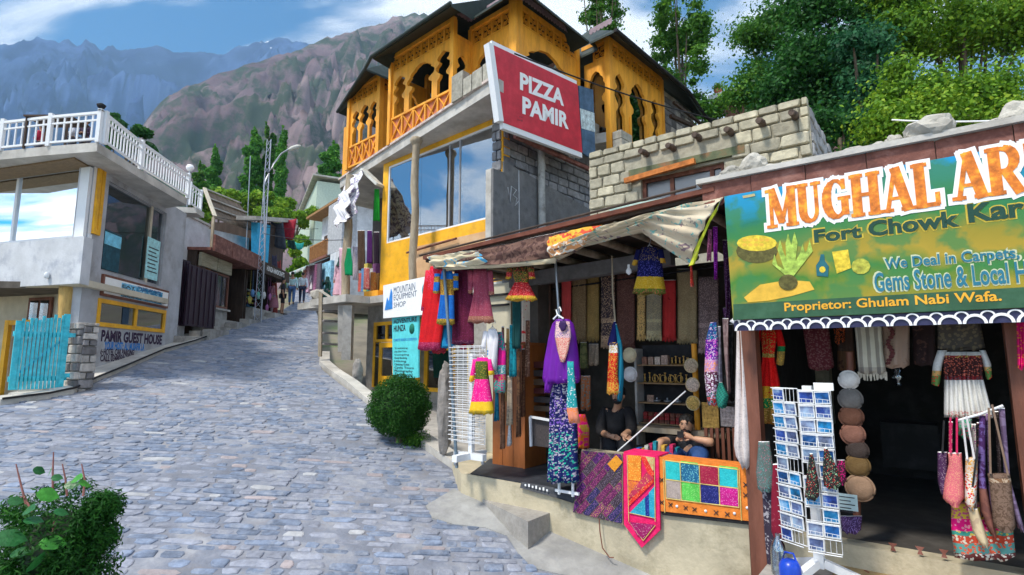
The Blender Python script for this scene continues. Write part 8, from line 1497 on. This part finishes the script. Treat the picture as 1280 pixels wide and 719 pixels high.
# ------------------------------------------------------------------ trees on the right, far house, cables
def canopy(label,name,D,boxes,n,size,m,seed,group=None,dens=1.0,cat='tree',trunk_u=None,tr=.25,dd=.08):
 r_=random.Random(seed);cl=[]
 for(u0,u1,v0,v1,k)in boxes:
  for _ in range(k):
   u,v=r_.uniform(u0,u1),r_.uniform(v0,v1);p=at(u,v,D*(1+r_.uniform(-dd,dd)));q=r_.uniform(.6,1.25)*(u1-u0+v1-v0)/2/FPX*D/math.sqrt(k)*1.25*dens;cl.append((tuple(p),(q,q,q*.75)))
 tu=trunk_u or(boxes[0][0]+boxes[0][1])/2;c=at(tu,200,D);return tree(name,label,cat,(c.x,c.y,terrain_z(c.x,c.y)-.3),cl,int(n*1.25),size,m,seed,tr,group,.12,9)
canopy('large dark leafy tree filling the upper right behind the stone building','broadleaf_tree',17,((990,1110,-20,110,26),(950,1060,60,170,16),(1040,1130,60,165,14)),75000,.13,lf_dark,41,trunk_u=1060)
canopy('lighter green tree left of the large dark tree','broadleaf_tree',19.5,((932,1010,20,125,18),(935,985,100,140,5),(915,960,100,130,4)),36000,.13,lf_mid,42,trunk_u=985)
canopy('mid green tree at the upper right corner','broadleaf_tree',16,((1110,1290,-40,60,24),),44000,.13,lf_yel,43,trunk_u=1190)
canopy('blue green drooping tree in the middle of the dark foliage','broadleaf_tree',14,((1055,1105,50,160,14),),15000,.13,leaf_mat('bluish_leaf',(.01,.06,.025),(.025,.13,.05),(.06,.22,.08)),44)
canopy('bright yellow green hedge tree above the art shop roof','broadleaf_tree',11.5,((1110,1290,85,160,22),(1060,1180,130,172,8)),44000,.095,lf_yel,45,trunk_u=1200)
canopy('tall airy poplar between the gallery and the far house','poplar_tree',25,((820,882,45,150,60),(822,846,-30,55,26),(852,878,-30,55,26),(860,905,125,165,10)),24000,.17,lf_mid,46,'tall airy poplars',trunk_u=850,dens=.9)
canopy('tall airy poplar top showing just above the gallery roof','poplar_tree',27,((728,772,-30,38,40),),9000,.17,lf_mid,47,'tall airy poplars',trunk_u=750,dens=.9)
canopy('low dark bush on the bank right of the stone building','bush',12.5,((1010,1090,150,200,10),),9000,.1,lf_dark,48,cat='bush',trunk_u=1050)
HF=Frame(*at(885,140,24).xy,.78,-.62);a=HF.hy(886,118,0);b=HF.hy(962,92,0);t=thing('hillside_house','house with a white roof edge and reddish wall behind the trees','house',HF,(a[0],0,9))
part(t,'wall',MB().box(a[0]+.5,b[0]+2,.8,5,8.5,a[2]-.35),mat('reddish_wall',(.35,.16,.12),var=.2));part(t,'roof_slab',MB().box(a[0],b[0]+2.5,0,5,a[2]-.3,a[2]-.05),plaster_w);part(t,'soffit',MB().box(a[0]+.05,b[0]+2.4,.05,.79,a[2]-.34,a[2]-.301),mat('pinkish_soffit',(.45,.32,.26)))
part(t,'window',MB().box(a[0]+1.4,a[0]+2.4,.74,.799,a[2]-1.3,a[2]-.6),black_m)
for k,u in enumerate((898,940)):q=HF.hy(u,108,.3);m=MB();m.lathe((q[0],.3,a[2]-.048),[(.16,0),(.22,.25),(.2,.27)],10);tt=thing('flower_pot',('red flower pot with a plant at the left of the far roof','red flower pot on the right of the far roof')[k],'flower pot',HF,(q[0],.3,a[2]-.05));part(tt,'pot',m,mat('terracotta',(.4,.08,.05)));leaves('plant',tt,[((q[0],.3,a[2]+.35),(.3,.3,.22))],300,.1,lf_yel,60+k,.2,None)
def cable(label,pts,r=.018,m=black_m):single('cable',label,'cable',WF,pts[0],MB().tube(pts,r,5),m)
def sagc(a,b,s,n=12):a,b=Vector(a),Vector(b);return[a.lerp(b,k/n)-Vector((0,0,s*4*(k/n)*(1-k/n)))for k in range(n+1)]
cable('black cable running from the red sign down past the right bay',sagc(at(643,67,11),at(905,152,14),.12))
cable('thin pale wire crossing above the art shop fascia',sagc(at(1115,150,5.2),at(1290,149,4.1),.02),.008,white_m)
for k,(a,b,s)in enumerate((((330,292,22.4),(430,300,15.8),.1),((332,284,22.4),(398,286,24),.05),((330,275,22.4),(262,268,22),.15))):cable(['thin wire from the lattice mast across the street','second thin wire from the lattice mast','thin wire from the mast to the left roofs'][k],sagc(at(*a),at(*b),s),.012)
# ------------------------------------------------------------------ upper clothes shop at the left of the yellow building
for lab,r_,yy,bands in(('bright green garment hanging in the upper shop opening',((236,468,474),(276,466,475)),.0,[(0,(.02,.35,.03),(.03,.5,.05))]),('dark purple garment inside the upper shop',((288,459,465),(330,458,466)),.6,[(0,(.06,.01,.1),(.1,.02,.15))]),('dark brown garment inside the upper shop',((288,447,456),(338,447,457)),.7,[(0,(.06,.035,.02),(.12,.07,.05))]),('black garment beside the yellow wall',((290,467,474),(345,467,474)),.6,[(0,(.02,.01,.02),(.05,.02,.05))]),('red and white striped garments low in the upper shop',((335,455,462),(362,454,463)),.2,[(0,(.5,.1,.1),(.5,.5,.4))]),('pink speckled dress hanging left of the corner log',((310,424,430),(375,424,432)),-.5,[(0,(.6,.35,.45),(.7,.6,.6))]),('green flag cloth with a white crescent tied to the corner log',((310,434,438),(330,430,441),(344,431,441)),-.78,[(0,(.0,.2,.07),(.0,.3,.1))]),('white patterned dress hanging right of the corner log',((308,441,447),(350,441,448)),-.45,[(0,(.5,.45,.5),(.3,.2,.35))]),('orange garment low beside the yellow wall',((340,463,470),(366,463,471)),.1,[(0,(.5,.15,.03),(.6,.4,.1))])):garment('garment',lab,'garment',r_,yy,textile('up_'+lab[:12],bands,'dots',25,.3),F=P,depth=.04,folds=1.5,group='garments of the upper clothes shop')
blk=textile('black_white_print_cloth',[(0,(.7,.7,.72),(.25,.22,.35))],'noise',9,.5)
drape('awning_cloth','white and black patterned cloth hanging from the balcony slab corner','cloth',((452,212),(442,219),(430,232)),((447,262),(434,275),(420,285)),-.5,-.9,blk,F=P,amp=.06,folds=4)
drape('awning_cloth','white cloth bundle hanging at the far corner of the upper shop','cloth',((440,228),(430,240),(424,250)),((436,268),(428,278),(419,284)),-.8,-1.1,textile('white_bundle',[(0,(.75,.75,.78),(.5,.5,.6))],'noise',5,.4),F=P,amp=.08,folds=4)
m,a,b=boxpx(P,455,365,472,372,-.2,.1);single('low_table','small yellow wooden table with wares at the upper shop','table',P,(a[0],-.2,b[2]),m,orange_wood)
for k in range(7):m,a,b=boxpx(P,448+k*3.6,342-(k%3)*6,451+k*3.6,364,.35,.5);single('small_ware','small coloured ware on the upper shop shelf','ware',P,(a[0],.35,b[2]),m,wares_m[k],'wares of the upper shop')
person('woman in pink and white dress standing by the upper clothes shop',tuple(P.w((x_(P,425,370,.3),.3,ZL-.02))),R(160),1.6,(.6,.35,.42),(.5,.4,.45),0,robe=True,scarf=(.65,.45,.5))
# ------------------------------------------------------------------ leafy potted bush at the lower left corner
c=at(72,668,3.3);pz_=road_z(c.x,c.y);t=thing('leafy_bush','dark green bush with big round leaves in the lower left corner','bush',WF,(c.x,c.y,pz_))
part(t,'pot',MB().lathe((c.x,c.y,pz_-.05),[(.28,0),(.36,.5),(.4,.95),(.36,.97)],20),mat('terracotta',(.4,.08,.05)))
rr_=random.Random(15);c.z+=.06;cl=[((c.x+.02,c.y,c.z-.05),(.31,.28,.3)),((c.x+.05,c.y,c.z-.35),(.28,.28,.3)),((c.x+.02,c.y,pz_+1.1),(.3,.3,.3)),((c.x-.2,c.y,c.z-.2),(.2,.2,.2))]+[((c.x+.25*math.cos(a),c.y+.2*math.sin(a),c.z-.12+.22*math.sin(a*2.3)),(.09,.09,.09))for a in[rr_.uniform(0,6.28)for _ in range(26)]]
leaves('foliage',t,cl,26000,.034,leaf_mat('fine_dark_leaf',(.006,.05,.006),(.02,.11,.012),(.05,.2,.02)),71,.35,None,asp=.28)
part(t,'inner_shade_blob',MB().blob((c.x+.03,c.y,c.z-.15),(.19,.19,.22),1,.15,2),MC['shrub_shadow'])  # dark core stands in for shade inside the foliage
def bigleaf(u,v,D,r,tilt,ax,m):
 p=at(u,v,D);mb=MB();n=14;ring=[]
 for k in range(n):a=6.283*k/n;rr=r*(1+.1*math.cos(a))*(1.25 if k==0 else 1+.05*math.sin(k*2.7));ring.append((rr*math.cos(a),rr*.82*math.sin(a),-.12*r*math.cos(a)**2))
 mb.v=[(0,0,.0)]+ring;mb.f=[(0,1+k,1+(k+1)%n)for k in range(n)];mb.m=[0]*n;mb.sm=[True]*n;me=mb.mesh('big_leaf',m);o=piece(t,'big_leaf',me,p,(tilt,ax,ax*2));return o
gl_=mat('glossy_leaf',(.02,.13,.03),rough=.35,var=.3,vs=30,bump=.2,trans=.2);gl2=mat('bright_leaf',(.06,.3,.03),rough=.35,var=.3,vs=30,bump=.2,trans=.2)
for(u,v,r,ti,ax,mm)in((63,678,.07,-.9,.2,gl2),(45,702,.085,-.6,-.5,gl_),(18,626,.04,-.6,.3,gl_),(35,637,.05,-.7,-.2,gl_),(10,672,.08,-.8,.3,gl_),(58,618,.06,-.5,.4,gl2),(24,690,.06,-1,0,gl_),(48,588,.035,-.3,.5,gl_),(62,590,.035,-.2,-.4,gl2),(70,597,.03,-.5,.2,gl_),(95,598,.045,-.7,-.2,gl2),(105,604,.04,-.9,.5,gl2),(88,606,.04,-.6,.1,gl_),(40,650,.05,-1.1,.2,gl_),(75,640,.04,-.9,.4,gl_)):bigleaf(u,v,3.02+.02*(u%5),r*.8,ti+1.5,ax,mm)
for pts in(((33,632),(26,605),(20,580)),((66,625),(66,590),(67,565)),((84,620),(82,600),(78,580)),((104,620),(106,600),(102,580)),((60,690),(66,665),(68,650)),((40,640),(30,620),(18,624))):part(t,'stalk',MB().tube([at(u,v,3.15)for u,v in pts],[.006,.005,.003],5),mat('reddish_stalk',(.3,.12,.1)))
